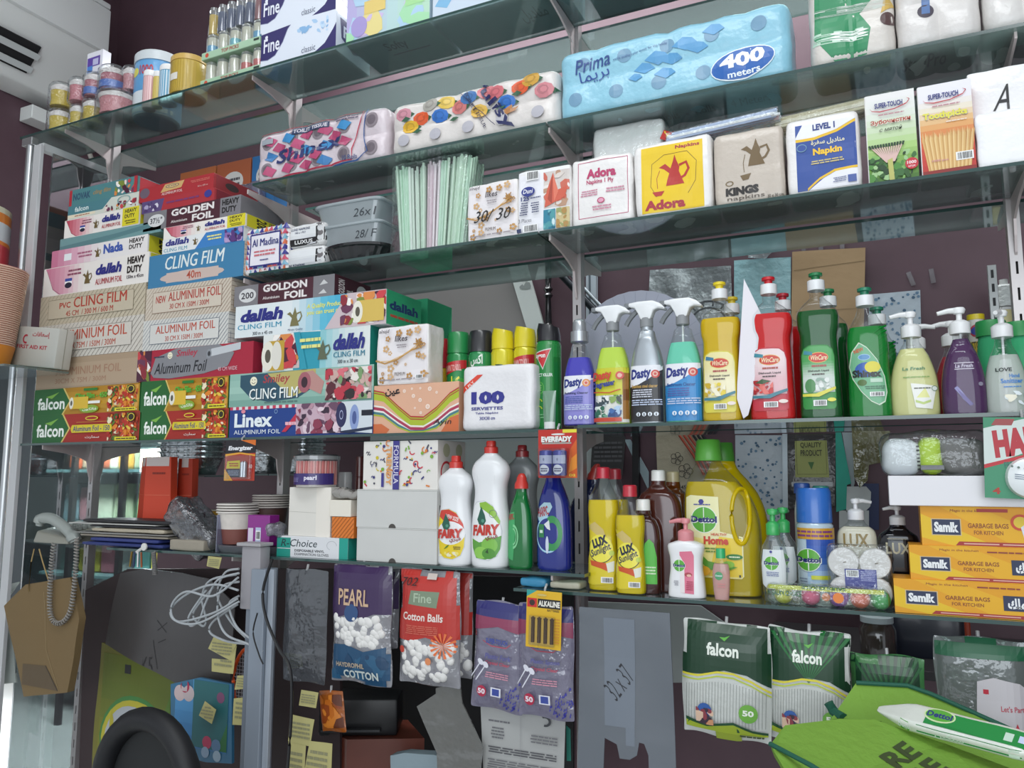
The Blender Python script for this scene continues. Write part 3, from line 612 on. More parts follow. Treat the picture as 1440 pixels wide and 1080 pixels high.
def smc(a):
    a.GR(0, 0, 1, 1, ['#6f9c90', '#9fc4b6', '#8ab4a8'], 5); a.P([(.08, .95), (.6, 1), (.62, .5), (.5, .18), (.3, .1), (.16, .25), (.08, .6)], '#2f5264'); a.P([(.28, .95), (.62, 1), (.62, .5), (.45, .2)], '#b9ae6a')
    a.T('Smiley', .25, .6, .44, .92, '#a83c44', .8, .2); a.T('CLING FILM', .15, .2, .5, .52, '#eef2ee', 1.8, 0, sh=('#263a48', .03)); smile(a, .18, .75, .026); a.L(.26, .04, .5, .14, 1, '#5a7a74')
    a.P([(.52, .55), (.66, .25), (.68, .6), (.6, .95), (.52, .9)], '#b98a84'); a.E(.545, .62, .045, .3, '#a4606a'); a.E(.545, .62, .022, .16, '#3a2630')
    a.B(.69, .06, .99, .96, ['#b83a48', '#e6dfd8', '#5a2a34', '#7a9a6a', '#d8707a', '#2f2a2c', '#c9a9a0'], 60, .17, 9, '#b9a8a2')
z = foil('pale green cling film carton with a smiling face above the blue Linex one', 322, 525, 527, z, .15, '#7fae9f', smc, lambda a: a.R(0, 0, 1, 1, '#3f8060'))
zc = z
def dal_teal(a):
    a.R(0, 0, 1, 1, '#dfe3e0'); a.P([(.3, 0), (1, 0), (1, .92), (.3, 1)], '#2f97ac'); a.GR(.55, 0, 1, 1, ['#7fc0c8', '#cfdcdc', '#dfe3e0'], 8, False)
    a.B(.1, .05, .36, .98, FOOD, 34, .25, 5, '#c9b8b4'); roll(a, .055, .42, .4, '#bf9c3a'); a.E(.14, .42, .05, .38, '#ddd9cf'); a.P([(.3, 1), (.36, 1), (.44, 0), (.38, 0)], '#2f97ac')
    jar(a, .58, .22, .55, '#5f6650'); a.T('dallah', .68, .42, .96, .84, NV, 2.2, .25); a.T('CLING FILM', .68, .24, .96, .38, '#2a7a94', 1.2); a.T('300 m x 30 cm', .72, .08, .9, .18, '#33404a', .6); a.L(.36, .5, .56, .85, 2, '#e3e08a')
dt = lambda a: (a.R(0, 0, 1, 1, '#1f8a7c'), a.T('dallah', .3, .1, .75, .9, '#1f2a5e', 2, rot=90))
z = foil('teal 30 cm cling film carton with fruit, third up in the middle stack', 369, 520, 472, z, .11, '#2f97ac', dal_teal, dt)
def dal_big(a):
    a.R(0, 0, 1, 1, '#dde4e6'); a.GR(.4, 0, .82, 1, ['#dde4e6', '#5fb6d0', '#2f9cc4'], 9, False)
    a.T('dallah', .04, .46, .34, .86, NV, 2.4, .25); a.T('CLING FILM', .02, .24, .33, .40, '#2890b0', 1.3); a.T('300 m x 45 cm', .13, .04, .27, .15, '#33404a', .6); jar(a, .42, .2, .62, '#7a734c')
    a.T('A Quality Product', .5, .64, .73, .82, '#e6e46a', .9, .15); a.T('you can trust on', .5, .45, .72, .6, '#e6e46a', .9, .15)
    a.P([(.62, 0), (.76, 1), (1, 1), (1, 0)], '#c9b8bc'); a.B(.72, .06, 1, .97, FOOD, 46, .2, 7); roll(a, .83, .42, .32, '#d3b45a'); a.T('Minato Quality', .38, .04, .48, .12, '#2a3a6a', .6)
gs = lambda a: (a.R(0, 0, 1, 1, '#2fa372'), a.T('dallah', .08, .45, .9, .72, '#1f3a6a', 2), a.L(.1, .2, .9, .35, 1, '#b8503c'))
z = foil('big white and blue cling film carton with a coffee pot, near the stack top', 330, 543, 432, z, .155, '#dde4e6', dal_big, gs)
foil('narrow grey and maroon carton lettered GOLDON FOIL 200, top of the middle stack', 329, 470, 404, z, .15, '#7c7a7e', gold('200', 'GOLDON'), lambda a: (a.R(0, 0, 1, 1, '#4a2530'), a.T('GOLDON\nFOIL', .1, .15, .5, .85, '#d9d2d0', 1.4, rot=90), a.E(.75, .5, .15, .35, '#c9c9c9')))
foil('plain green ended carton under the one standing behind the stack', 556, 596, 424, ZM, .13, '#3a7a5c', lambda a: a.R(0, 0, 1, 1, '#3a7a5c'), Y=1.72, h=.1695)
foil('green ended cling film carton standing behind the big white and blue one', 560, 600, 424, ZM + .17, .13, '#2fa372', lambda a: (a.R(0, 0, 1, 1, '#2fa372'), a.T('dallah', .2, .3, .92, .6, '#1f3a6a', 1.6), a.L(.25, .1, .9, .22, 1, '#b8503c')), Y=1.72)
# ================= GOODS ON THE UPPER SHELVES =================
def pack(name, lab, cat, pl, pr, pt, zb, d, col, Y=Y0, r=.012, amp=.0025, seed=1, rot=0, group=None, ns=28, part='wrap', fn=None, cuts=9, mat=None, h=None):
    xc, w, hh = span(pl, pr, pt, Y, zb); h = h or hh
    t = T(name, lab, cat, (xc, Y, zb), rot, group)
    o, b = soft(t, part, w, d, h, mat or PK(col), r, amp, ns, seed, cuts, fn)
    return t, w, h, b
def fa(t, w, h, b, **k): return Art(t, (-w / 2, 0, 0), (1, 0, 0), (0, 0, 1), w, h, b, step=.007, rough=.4, **k)
WH = '#e9e6e4'
def filmover(t, w, d, h, name='clear_film', seed=2):
    o, b = soft(t, name, w + .004, d + .004, h + .003, FILM(), .012, .003, 25, seed, 9); o.location = (0, -.003, 0); return o
def likes(a):
    a.R(.03, .03, .97, .97, '#e7e2e4'); g = '#b98a4a'
    r = random.Random(3)
    for i in range(26):
        u, v = r.uniform(.06, .94), r.uniform(.08, .92)
        if .3 < u < .8 and .45 < v < .85: continue
        s_ = r.uniform(.015, .045)
        for k in range(5): a.E(u + s_ * math.cos(k * 1.257), v + s_ * a.w / a.h * math.sin(k * 1.257), s_ * .62, None, g if i % 3 else '#cfa878', 6)
    a.ln([(.03, .42), (.2, .36), (.45, .42), (.7, .55), (.92, .62)], a.w * .03, '#b58a50'); a.ln([(.1, .4), (.3, .4), (.6, .5), (.85, .66)], a.w * .012, '#d9b070')
    for k in range(6): a.ln([(.85, .66), (.85 + .1 * math.cos(k * 1.05), .66 + .1 * math.sin(k * 1.05))], a.w * .02, '#a87a3c')
    a.T('likes', .4, .72, .64, .82, '#4a4248', .8, .15); a.L(.42, .6, .62, .68, 2, '#9a9296'); a.T('alnajd', .08, .86, .28, .94, '#4a4248', .6, .2); a.T('PREMIUM', .4, .14, .6, .2, '#5a4a44', .8); a.L(.06, .06, .9, .1, 1, '#9a9296', 2)
# --- shelf 3 ---
t, w, h, b = pack('napkin_pack', 'napkin pack with a blue, red and orange tiled border', 'napkins', 343, 404, 324, Z3, .10, WH, r=.008, seed=3)
def madina(a):
    a.R(.01, .01, .99, .99, '#e6e2ea')
    for i in range(9):
        for j in range(9):
            if 1 < i < 7 and 1 < j < 7: continue
            a.P([(i / 9, j / 9), ((i + 1) / 9, j / 9), ((i + .5) / 9, (j + 1) / 9)], ['#3a3a8c', '#d8704a', '#7fb0c8', '#c9506a', '#3a3a8c'][(i * 2 + j) % 5])
    a.R(.16, .16, .84, .84, '#e6e3ea'); a.frame(.16, .16, .84, .84, .004, '#33337c'); a.T('Al Madina', .2, .58, .82, .74, '#2f3478', 2); a.L(.25, .35, .75, .5, 2, '#c9727a'); a.L(.4, .25, .6, .3, 1, '#5a5a8a')
a = fa(t, w, h, b); madina(a); a.done()
def lux_n(a):
    a.R(.0, .0, .99, .5, '#d8dadc'); a.R(.0, .5, 1, .98, '#e0e2e4')
    a.P([(.78, 0), (1, 0), (1, 1), (.78, 1)], '#1f1d20'); [a.E(.89, .1 + k * .2, .07, None, '#cfd0d2' if k % 2 else '#6a6668', 10) for k in range(5)]
    a.P([(0, .04), (.78, .08), (.78, .42), (0, .38)], '#d4d6da')
t, w, h, b = pack('napkin_pack', 'lower of two black and white napkin packs beside the tiled one', 'napkins', 402, 455, 350, Z3, .10, '#dcdcdc', seed=4, group='black and white napkin packs')
a = fa(t, w, h, b); lux_n(a); a.T('Al Khaleej', .05, .08, .5, .2, '#3f4a66', .8, .2); a.done(); zt = Z3 + h
t, w, h, b = pack('napkin_pack', 'upper of two black and white napkin packs, lettered LUXUS', 'napkins', 405, 455, 318, zt, .10, '#dcdcdc', seed=5, group='black and white napkin packs')
a = fa(t, w, h, b); lux_n(a); a.T('LUXE NAPKINS', .08, .72, .62, .82, '#3c4462', .8); a.T('100 x 1 PLY', .2, .58, .5, .66, '#3c4462', .8); a.R(0, .06, .8, .34, '#1f1d20'); a.T('LUXUS', .2, .12, .7, .28, '#dcdcdc', 1.4); a.done()
# plastic containers
xc, w, h = span(461, 549, 340, Y0 + .055, Z3)
bt = T('food_container', 'round black ribbed plastic bowl at the bottom of the container stack', 'container', (xc, Y0 + .055, Z3))
hb = .045
bm = bmesh.new(); n = 48; prev = None
for z_, r_ in ((0, .72), (.004, .75), (hb * .8, .96), (hb * .86, 1.04), (hb, 1.04), (hb, .98), (.006, .72)):
    vs = [bm.verts.new((w / 2 * r_ * (1 + (.025 if i % 2 and .003 < z_ < hb * .82 else 0)) * math.cos(6.2832 * i / n), w / 2 * .62 * r_ * (1 + (.025 if i % 2 and .003 < z_ < hb * .82 else 0)) * math.sin(6.2832 * i / n), z_)) for i in range(n)]
    if prev:
        for i in range(n): bm.faces.new((prev[i], prev[(i + 1) % n], vs[(i + 1) % n], vs[i]))
    else: bm.faces.new(list(reversed(vs)))
    prev = vs
bm.faces.new(prev); mk('bowl', bm, M('#1c1d20', .25, 0, .5), bt)
TUB = CL('#e6edf0', .6, .15, 1.6, dcol='#dde6ea', tlm=.5)
def tub(lab, xc, y, z, w, d, h, wr='', taper=.84):
    t = T('food_container', lab, 'container', (xc, y, z), 0)
    rings = [(0, w / 2 * taper, d / 2 * taper, 6, 0, 0), (h * .86, w / 2 * .98, d / 2 * .98, 6, 0, 0), (h * .87, w / 2 * 1.04, d / 2 * 1.04, 6, 0, 0), (h, w / 2 * 1.04, d / 2 * 1.04, 6, 0, 0)]
    bm = loftbm(rings, 40); bv = BVH(bm); mk('tub', bm, TUB, t, True)
    mk('rim', loftbm([(h * .9, w / 2 * 1.06, d / 2 * 1.06, 6, 0, 0), (h * .97, w / 2 * 1.06, d / 2 * 1.06, 6, 0, 0)], 40), CL('#e8eef0', .45, .15, 1.6), t, True)
    if wr: a = Art(t, (-w / 2, 0, 0), (1, 0, 0), (0, 0, 1), w, h, bv, step=.01); a.T(wr, .62, .25, .92, .6, '#3f4449', 0, .3); a.done()
    return z + h
z = tub('lower clear rectangular tub standing on the black bowl', xc - .002, Y0 + .055, Z3 + hb, w * .99, .095, .055, '28/ F')
tub('upper clear rectangular tub, top of the container stack', xc - .010, Y0 + .058, z + .001, w * 1.04, .10, .058, '26x1')
# straws
def sticks(name, lab, cat, pl, pr, pt, Y, zb, d, cols, n, rr, lean=.03, part='straws', group=None):
    xc, w, h = span(pl, pr, pt, Y, zb); t = T(name, lab, cat, (xc, Y, zb), 0, group); bm = bmesh.new(); r = random.Random(4)
    for i in range(n):
        u = r.uniform(-.48, .48); v = r.random(); s = math.copysign(1, u); y = .01 + v * d
        hh = h * (.93 + .07 * r.random()); top = u * w * 1.0 + lean * (u * 2) * .5
        tubebm([(u * w * .86, y, 0.001), (top, y + .004, hh)], rr, 6, bm, False, min(len(cols) - 1, int((u + .5) * len(cols) * .999 if len(cols) > 3 else r.random() * len(cols))))
    o = mk(part, bm, [M(c, .4) for c in cols], t); o['kind'] = 'stuff'; return t, w, h
t, w, h = sticks('straw_bundle', 'big bundle of pale green and pink drinking straws in clear film', 'drinking straws', 548, 656, 232, Y0 + .01, Z3, .07, ['#cfe8d4', '#bfe0c8', '#e3efe4', '#cfe6d2', '#d9c3cc', '#ecdfe4', '#c3e2cc', '#d4ead6', '#cfe8d2', '#c0dfc8'], 330, .0032, .02)
o, b = soft(t, 'clear_film', w * 1.02, .085, h * 1.0, FILM(), .01, .003, 22, 3, 9)
t, w, h, b = pack('napkin_pack', 'star patterned napkin pack behind the glass edge, marked 30/30 in ink', 'napkins', 657, 728, 262, Z3, .08, WH, r=.006, seed=6, group='star patterned napkin packs')
a = fa(t, w, h, b); likes(a); a.T('30/ 30', .2, .3, .9, .5, '#1f1c1c', .2, .3); a.done()
t, w, h, b = pack('napkin_pack', 'napkin pack printed with a folded orange napkin and a blue oval', 'napkins', 728, 803, 243, Z3, .09, WH, r=.006, seed=7)
def duni(a):
    a.R(.02, .02, .98, .98, '#e9e9ee'); a.R(.5, .36, .98, .93, '#cfc7c2'); a.B(.5, .36, .98, .93, ['#d9cfc8', '#e9e2de', '#b9937a', '#e8c8a8', '#c96a58'], 20, .2, 3)
    a.P([(.52, .38), (.9, .5), (.96, .66), (.76, .62), (.68, .9), (.56, .62)], '#d0614c'); a.P([(.68, .9), (.58, .5), (.66, .42)], '#a84838'); a.P([(.68, .9), (.78, .6), (.7, .45)], '#e07a62')
    a.R(.5, .04, .72, .34, '#2f7f98'); a.B(.5, .04, .72, .34, ['#6fb0b8', '#c9dfe2', '#2a6a80', '#4f98a0'], 12, .3, 2); a.R(.74, .04, .98, .34, '#c9b888'); a.B(.74, .04, .98, .34, ['#e0d4b0', '#9aa06a', '#b08a50'], 12, .3, 4)
    a.BC(.18, .83, .42, .97, 4); a.E(.22, .66, .13, .075, '#2f3a86'); a.T('Duni', .13, .63, .31, .7, '#e8e8f0', .8, .2); a.T('125', .08, .52, .24, .585, '#2f3a70', 1.6); a.L(.26, .53, .46, .57, 1, '#5a5f80'); a.L(.06, .28, .22, .5, 6, '#4a4f70', 2); a.L(.28, .3, .44, .48, 5, '#4a4f70', 3); a.T('3 Places', .06, .17, .3, .23, '#3a3a48', 0); a.BC(.14, .03, .42, .13, 5); a.R(.04, .03, .11, .08, '#3a4468')
a = fa(t, w, h, b); duni(a); a.done()
t, w, h, b = pack('napkin_pack', 'white napkin pack with a pink lettered frame reading Adora', 'napkins', 804, 890, 226, Z3, .10, WH, r=.010, amp=.004, seed=8, ns=22)
a = fa(t, w, h, b); c = '#b83a68'; a.frame(.12, .12, .93, .93, .0012, c); a.T('Adora', .26, .68, .74, .82, c, 2.2); a.T('Napkins 1 Ply', .26, .58, .7, .66, c, .9); a.L(.15, .42, .44, .52, 3, '#c98a9e', 2); a.L(.58, .44, .88, .52, 2, '#c98a9e', 3); a.E(.5, .34, .06, .04, c); a.E(.5, .34, .045, .028, '#e0a0b8'); a.L(.34, .2, .66, .28, 2, '#c98a9e', 5); a.done()
t, w, h, b = pack('napkin_pack', 'white napkin pack with a large yellow panel and red coffee pot', 'napkins', 893, 1002, 205, Z3, .12, WH, r=.012, amp=.004, seed=9, ns=22)
a = fa(t, w, h, b); c = '#a82c3c'; a.R(.1, .05, .9, .93, '#e8c41e'); a.T('Napkins', .55, .84, .86, .9, c, 1.6); a.T('Adora', .14, .08, .66, .21, c, 2.4)
a.ln([(.3, .25), (.22, .4), (.24, .7), (.4, .8), (.7, .8), (.82, .65), (.8, .4), (.7, .25)], .001, '#6a4a20'); jar(a, .54, .38, .42, '#b5332e'); a.P([(.24, .32), (.4, .32), (.36, .26), (.28, .26)], '#b5332e'); a.ln([(.34, .6), (.3, .5), (.31, .36)], .001, c); a.done()
t, w, h, b = pack('napkin_pack', 'plain white napkin pack in film lying on top of the Adora packs', 'napkins', 833, 934, 181, Z3 + .145, .10, '#ecebe9', Y=Y0 + .05, r=.012, amp=.004, seed=10, ns=30)
filmover(t, w, .10, h)
# sticks lying: pale straws pack on the yellow Adora pack
def lying(name, lab, cat, pl, pr, Y, zb, d, h, cols, n, rr, tilt=0, film=True):
    xc, w, _ = span(pl, pr, 0, Y, zb); t = T(name, lab, cat, (xc, Y, zb), (0, -tilt, 0)); bm = bmesh.new(); r = random.Random(8)
    for i in range(n):
        y = rr + (d - 2 * rr) * r.random(); z = rr + (h - 2 * rr) * r.random(); q = r.uniform(-.01, .01)
        tubebm([(-w / 2 + .006 + q, y, z), (w / 2 - .006 + q, y, z)], rr, 6, bm, False, i % len(cols))
    o = mk('sticks', bm, [M(c, .45) for c in cols], t); o['kind'] = 'stuff'
    if film: soft(t, 'clear_film', w * 1.02, d, h * 1.15, FILM(), .004, .002, 30, 5, 8)
    return t
lying('straw_pack', 'flat pack of white, blue and pink straws lying on the napkin packs', 'drinking straws', 937, 1094, Y0 + .02, Z3 + .172, .07, .017, ['#e6ecf4', '#b9c8e6', '#e6c3cc', '#eef0f2'], 70, .003, .05)
t = lying('skewer_pack', 'long flat pack of pale wooden skewers behind the blue Napkin pack', 'skewers', 1087, 1256, Y0 + .055, Z3 + .172, .06, .022, ['#e3dcc0', '#d9cfae', '#ece6d0'], 80, .0028, .05)
t = T('sachet', 'small red and yellow packet corner sticking out of the white napkin pack', 'packet', tuple(at(937, 192, Y0 + .04)), (0, .5, 0)); box(t, 'wrap', -.012, 0, -.008, .014, .004, .012, M('#c42a26', .35), .001); a = Art(t, (-.012, 0, -.008), (1, 0, 0), (0, 0, 1), .026, .02); a.B(.1, .2, .6, .9, ['#e8c42c', '#c42a26'], 8, .3); a.done()
t, w, h, b = pack('napkin_pack', 'grey-beige napkin pack with a brown coffee pot, lettered KINGS', 'napkins', 1006, 1104, 191, Z3, .12, '#c3b8ac', r=.010, amp=.004, seed=11, ns=22)
a = fa(t, w, h, b); jar(a, .62, .5, .38, '#6f5a3a'); a.P([(.38, .38), (.54, .4), (.5, .32), (.42, .31)], '#6f5a3a'); a.ln([(.46, .66), (.43, .55), (.44, .42)], .0012, '#6f5a3a'); a.T('KINGS', .16, .13, .64, .24, '#221e1c', 3); a.T('napkins', .18, .05, .72, .12, '#5a4f44', .2); a.O(.22, .3, .06, .035, '#7a6848', .3); a.T('30 x 30 cm', .76, .04, .98, .08, '#4a4038', .3); a.done()
t, w, h, b = pack('napkin_pack', 'napkin pack with a blue panel and yellow swooshes reading LEVEL 1 Napkin', 'napkins', 1108, 1213, 170, Z3, .11, WH, r=.012, amp=.003, seed=12, ns=22)
a = fa(t, w, h, b); a.R(.14, .05, .95, .9, '#2b4c98'); a.P([(.14, .72), (.14, .9), (.95, .9), (.95, .88), (.7, .78), (.4, .71)], '#e9e9ee'); a.band([(.14, .70), (.4, .70), (.7, .76), (.95, .86)], .035, '#e8bb2a')
a.P([(.3, .05), (.95, .05), (.95, .25), (.7, .26), (.5, .18)], '#e9e9ee'); a.band([(.28, .06), (.45, .18), (.65, .26), (.95, .27)], .03, '#e8bb2a'); a.P([(.14, .74), (.14, .9), (.24, .9)], '#2b4c98')
a.T('LEVEL 1', .38, .80, .68, .88, '#253a80', 2); a.T('Napkin', .37, .46, .76, .57, '#efc02e', 2); a.T('مناديل سفرة', .35, .6, .8, .68, '#e6e0c0', 1); a.L(.34, .36, .78, .42, 2, '#c9b878', 3); a.E(.22, .6, .07, .05, '#6f96b0'); a.E(.22, .6, .06, .04, '#2b4c98'); a.L(.62, .1, .8, .17, 3, '#7a80a0', 4); a.R(.82, .08, .93, .17, '#4a5fa0'); a.done()
# toothpick boxes
def tooth(lab, pl, pr, pt, green, h=None):
    t, w, h = carton('toothpick_box', lab, 'box', pl, pr, pt, Z3, .075, M(WH, .3, 0, .4), group='tall toothpick boxes'); a = front(t, w, h, rough=.3)
    if green:
        a.GR(.02, 0, 1, 1, ['#3f6a28', '#6fa03a', '#a9cc7c', '#c9d9b8', '#dfe2dc', '#e6e4e4'], 14); a.B(.02, .02, .99, .34, ['#2f5a26', '#4f8a3c', '#7fb060', '#9fc48a', '#3a6a34', '#1f4020'], 60, .14, 5)
        for k in range(13):
            u = .1 + k * .05; a.ln([(.46 + (k - 6) * .012, .22), (u, .40)], .0022, '#d9b8b0'); a.ln([(u - (.46 - u) * .06, .39), (u - (.46 - u) * .15, .43)], .0035, '#24402a')
        a.P([(.42, .02), (.52, .02), (.5, .26), (.4, .24)], '#b9b86a'); a.E(.87, .17, .13, None, '#c22f3c'); a.T('1000', .78, .165, .96, .2, '#f0dcdc', 1.5); a.T('штук', .8, .125, .94, .15, '#f0dcdc', .6)
        a.T('Зубочистки', .1, .64, .9, .70, '#a83a28', 1.5, sh=('#f0e6d8', .006)); a.T('с мятой', .28, .565, .72, .61, '#2f3a1c', .3, .3)
    else:
        a.GR(.02, 0, 1, 1, ['#b8322e', '#c43a30', '#cc4a34', '#d8783c', '#e0b070', '#e6dcc8', '#e6e4ec', '#e6e4ee'], 16)
        r = random.Random(2)
        for k in range(34): u = .04 + k * .0285; a.P([(u + (.5 - u) * .2, .06), (u + (.5 - u) * .2 + .026, .06), (u + .03, .4 + r.random() * .05), (u + .014, .45 + r.random() * .05), (u, .4)], ['#d9b070', '#c99a5a', '#e6c68c'][k % 3])
        a.T('Toothpicks', .08, .60, .9, .69, '#e0d84a', 2, sh=('#b8b0a0', .006)); a.L(.5, .555, .88, .58, 1, '#e8d8c8'); a.BC(.64, .13, .96, .22); a.T('1000 pcs', .2, .14, .5, .17, '#c98a9a', .6); a.R(.02, 0, 1, .055, '#8f2a26')
    a.T('SUPER-TOUCH', .2, .83, .76, .89, '#2a3278', 1.6); a.band([(.1, .84), (.14, .81), (.3, .79), (.6, .8), (.84, .84), (.9, .88), (.84, .9)], [.002, .008, .012, .01, .012, .012, .002], '#b8303c'); a.L(.26, .74, .78, .765, 1, '#b8808a', 3)
    a.done(); rside(t, w, .075, h).R(.05, .02, .95, .98, '#3f6a34' if green else '#b8403a').done()
tooth('tall green toothpick box with mint leaves, lettered in Cyrillic', 1222, 1293, 137, True)
tooth('tall red toothpick box with a fan of wooden picks', 1297, 1374, 124, False)
t, w, h, b = pack('paper_pack', 'white paper pack with the letter A in black marker, at the right edge', 'paper pack', 1368, 1490, 103, Z3, .13, '#ecebec', Y=Y0 + .025, r=.006, amp=.003, seed=13)
a = fa(t, w, h, b); a.T('A', .34, .58, .54, .82, '#1a1a1c', 0, .25); a.done()
t, w, h, b = pack('paper_pack', 'smooth white film pack lying in front of the one marked A', 'paper pack', 1376, 1490, 160, Z3, .022, '#f1f1f3', Y=Y0, r=.008, amp=.003, seed=14)
# --- shelf 2: toilet roll packs ---
def rolls(nx, nz, amp=.008, lean=0):
    def f(p): return p
    return f
def tpack(name, lab, pl, pr, pt, zb, d, col, nx, nz, h=None, seed=1, Y=Y0, group='wrapped toilet roll packs', amp=.009):
    xc, w, hh = span(pl, pr, pt, Y, zb); h = h or hh
    def fn(p):
        gx = abs(math.sin(math.pi * (p.x / w + .5) * nx)); gz = abs(math.sin(math.pi * (p.z / h + .5) * nz))
        k = (gx ** .6) * (gz ** .6)
        if p.y < 0: p = p + Vector((0, (1 - k) * amp, 0))
        e = abs(p.z) / (h / 2); p.z *= 1 - .05 * (1 - gx ** .5) * e
        return p
    t = T(name, lab, 'toilet rolls', (xc, Y, zb), 0, group); o, b = soft(t, 'wrap', w, d, h, PK(col), .02, .0025, 26, seed, 25, fn)
    return t, w, h, b
t, w, h, b = tpack('toilet_roll_pack', 'toilet roll pack with pink and blue diamonds, lettered Shinex', 357, 541, 188, Z2, .11, '#d2c6cc', 5, 2, seed=2)
a = fa(t, w, h, b)
for i in range(5):
    for j in range(2): a.E(.1 + i * .2, .25 + j * .5, .045, None, '#8a7f86'); a.E(.1 + i * .2, .25 + j * .5, .03, None, '#6a6068')
r = random.Random(4)
for i in range(9):
    for j in range(5):
        if (i + j) % 2 or r.random() < .12: continue
        u, v = .12 + i * .072, .2 + j * .14; c = r.choice(['#c0567c', '#3f8ac0', '#b0486e', '#3a78b0']); a.P([(u - .05, v - .02), (u + .02, v - .1), (u + .06, v + .02), (u - .01, v + .11)], c)
a.T('Shinex', .18, .36, .68, .62, '#2c3468', 1.0, .2, 4); a.R(.3, .80, .58, .91, '#2c3a5c'); a.T('TOILET TISSUE', .31, .82, .57, .89, '#d9d4dc', 1)
a.ln([(.02, .06), (.5, .1), (.76, .12), (.76, .3), (.84, .95)], .003, '#b8304c'); a.ln([(.02, .02), (.5, .06), (.8, .1), (.88, .2), (.84, .5), (.87, .95)], .003, '#2f5a98'); a.ln([(.04, .93), (.84, .95)], .0025, '#b8304c'); a.L(.62, .84, .8, .92, 2, '#5a5068'); a.R(.06, .72, .15, .82, '#9aa0a8'); a.T('10 Rolls', .7, .12, .8, .2, '#3a4a7a', 1); a.done()
t, w, h, b = tpack('toilet_roll_pack', 'toilet roll pack printed with colourful roses and a butterfly', 547, 783, 147, Z2, .12, '#d8d2ce', 5, 2, seed=3)
a = fa(t, w, h, b)
for i, (u, v, c) in enumerate([(.09, .75, '#c98a98'), (.2, .62, '#d8592e'), (.13, .5, '#dcae2a'), (.32, .58, '#2f6fc0'), (.36, .8, '#d8b84a'), (.26, .82, '#a8a49c'), (.44, .66, '#cf7a78'), (.5, .78, '#3f6fa8'), (.6, .82, '#cf7a80'), (.66, .76, '#c96a72'), (.72, .55, '#2f6fc0'), (.8, .75, '#d8592e'), (.86, .84, '#c99a3a'), (.93, .62, '#d0848c'), (.56, .5, '#d8ae4a')]):
    a.E(u, v, .052, .12, c, 9); a.E(u - .005, v + .01, .032, .075, tuple(x * .75 for x in lin(c)[:3]), 8); a.E(u, v + .01, .02, .045, c, 7); a.P([(u + .045, v - .08), (u + .07, v - .02), (u + .05, v + .02)], '#2f5a40')
for u, v in ((.08, .62), (.15, .36), (.38, .44), (.66, .45), (.75, .64)): a.P([(u, v), (u + .03, v + .07), (u + .06, v + .02), (u + .03, v - .02)], '#2f5a40')
a.P([(.71, .4), (.75, .48), (.755, .4), (.79, .44), (.77, .36), (.75, .34), (.72, .3)], '#a8703a')
for i in range(5): a.E(.1 + .2 * i, .25, .035, .1, '#b4b2ba', 12)
a.ln([(.44, .92), (.66, .18)], .0012, '#2a2a58'); a.T('TOILET TISSUE', .42, .5, .66, .56, '#2a2a48', .4, 0, -62); a.T('Pulisy', .45, .46, .83, .7, '#1f2456', 1, .2, -55); a.done()
t, w, h, b = tpack('toilet_roll_pack', 'very long pale blue toilet roll pack with a 400 meters oval', 786, 1114, 74, Z2, .14, '#8ec4d8', 6, 2, seed=4, amp=.006)
a = fa(t, w, h, b)
for i in range(5):
    for j in range(2): a.E(.08 + i * .19 + .04 * j, .27 + j * .47, .032, None, '#6f98b4')
for u, v, s_ in ((.4, .5, .05), (.46, .6, .06), (.52, .55, .05), (.58, .7, .06), (.63, .62, .05), (.49, .38, .05), (.36, .4, .035), (.7, .8, .05)): a.P([(u - s_, v), (u - s_ * .2, v + s_ * 1.6), (u + s_ * .5, v + s_), (u + s_ * .9, v - s_ * .4), (u, v - s_ * 1.5)], '#5a9ccc')
a.T('Prima', .085, .64, .25, .83, '#2c4a88', .4, .2, 5); a.T('بريما', .1, .46, .24, .66, '#2f4f98', 0, 0, 5); a.T('extra quality toilet tissue for the family', .26, .72, .5, .76, '#3a5a90', .2, 0, 6)
a.E(.81, .28, .13, .2, '#e2ecf2', 26, rot=7); a.E(.81, .28, .126, .185, '#1f5fae', 26, rot=7); a.T('400', .72, .24, .9, .43, '#f0f2f2', 2, .05, 4); a.T('meters', .75, .12, .88, .19, '#e4edf4', 1, 0, 4); a.done()
bb = bott(t, w, .14); bb.T('Toilet Rolls  -  Rolls  -  4 Meters', .3, .35, .9, .6, '#4a4e4c', .3); bb.done('under_artwork_print', 'under_lettering_print')
t, w, h, b = tpack('toilet_roll_pack', 'toilet roll pack with green wrapping lettered FINE 400 sideways', 1140, 1262, 30, Z2, .14, '#d5cfc8', 2, 2, seed=5, h=.2)
a = fa(t, w, h, b); a.P([(.06, .3), (.1, 1), (.78, 1), (.8, .62), (.6, .48), (.72, .3), (.66, .06), (.3, .04)], '#2f8a5c'); a.T('FINE', .26, .06, .42, .5, '#b9d8c4', .6, 0, 86); a.T('400', .4, .1, .54, .44, '#e3ece4', 1.8, 0, 86); a.T('10 Luxury Toilet', .56, .12, .66, .95, '#dfe8e0', .6, 0, 86); a.E(.92, .36, .09, None, '#5a4444'); a.P([(.84, .42), (.9, .62), (1, .5)], '#c9a85a'); a.done()
t, w, h, b = tpack('toilet_roll_pack', 'white toilet roll pack with blue ribbon print at the upper right', 1264, 1384, 20, Z2, .14, '#d9d5d2', 2, 2, seed=6, h=.18)
a = fa(t, w, h, b); a.E(.35, .38, .1, None, '#4a4450'); a.P([(.3, .35), (.34, .9), (.44, .9), (.4, .35)], '#5a78a8'); a.L(.2, .75, .7, .9, 2, '#3f6ab0'); a.done(); bott(t, w, .14).T('SteriPro', .05, .4, .6, .8, '#4a4a48', .8).done('under_artwork_print', 'under_lettering_print')
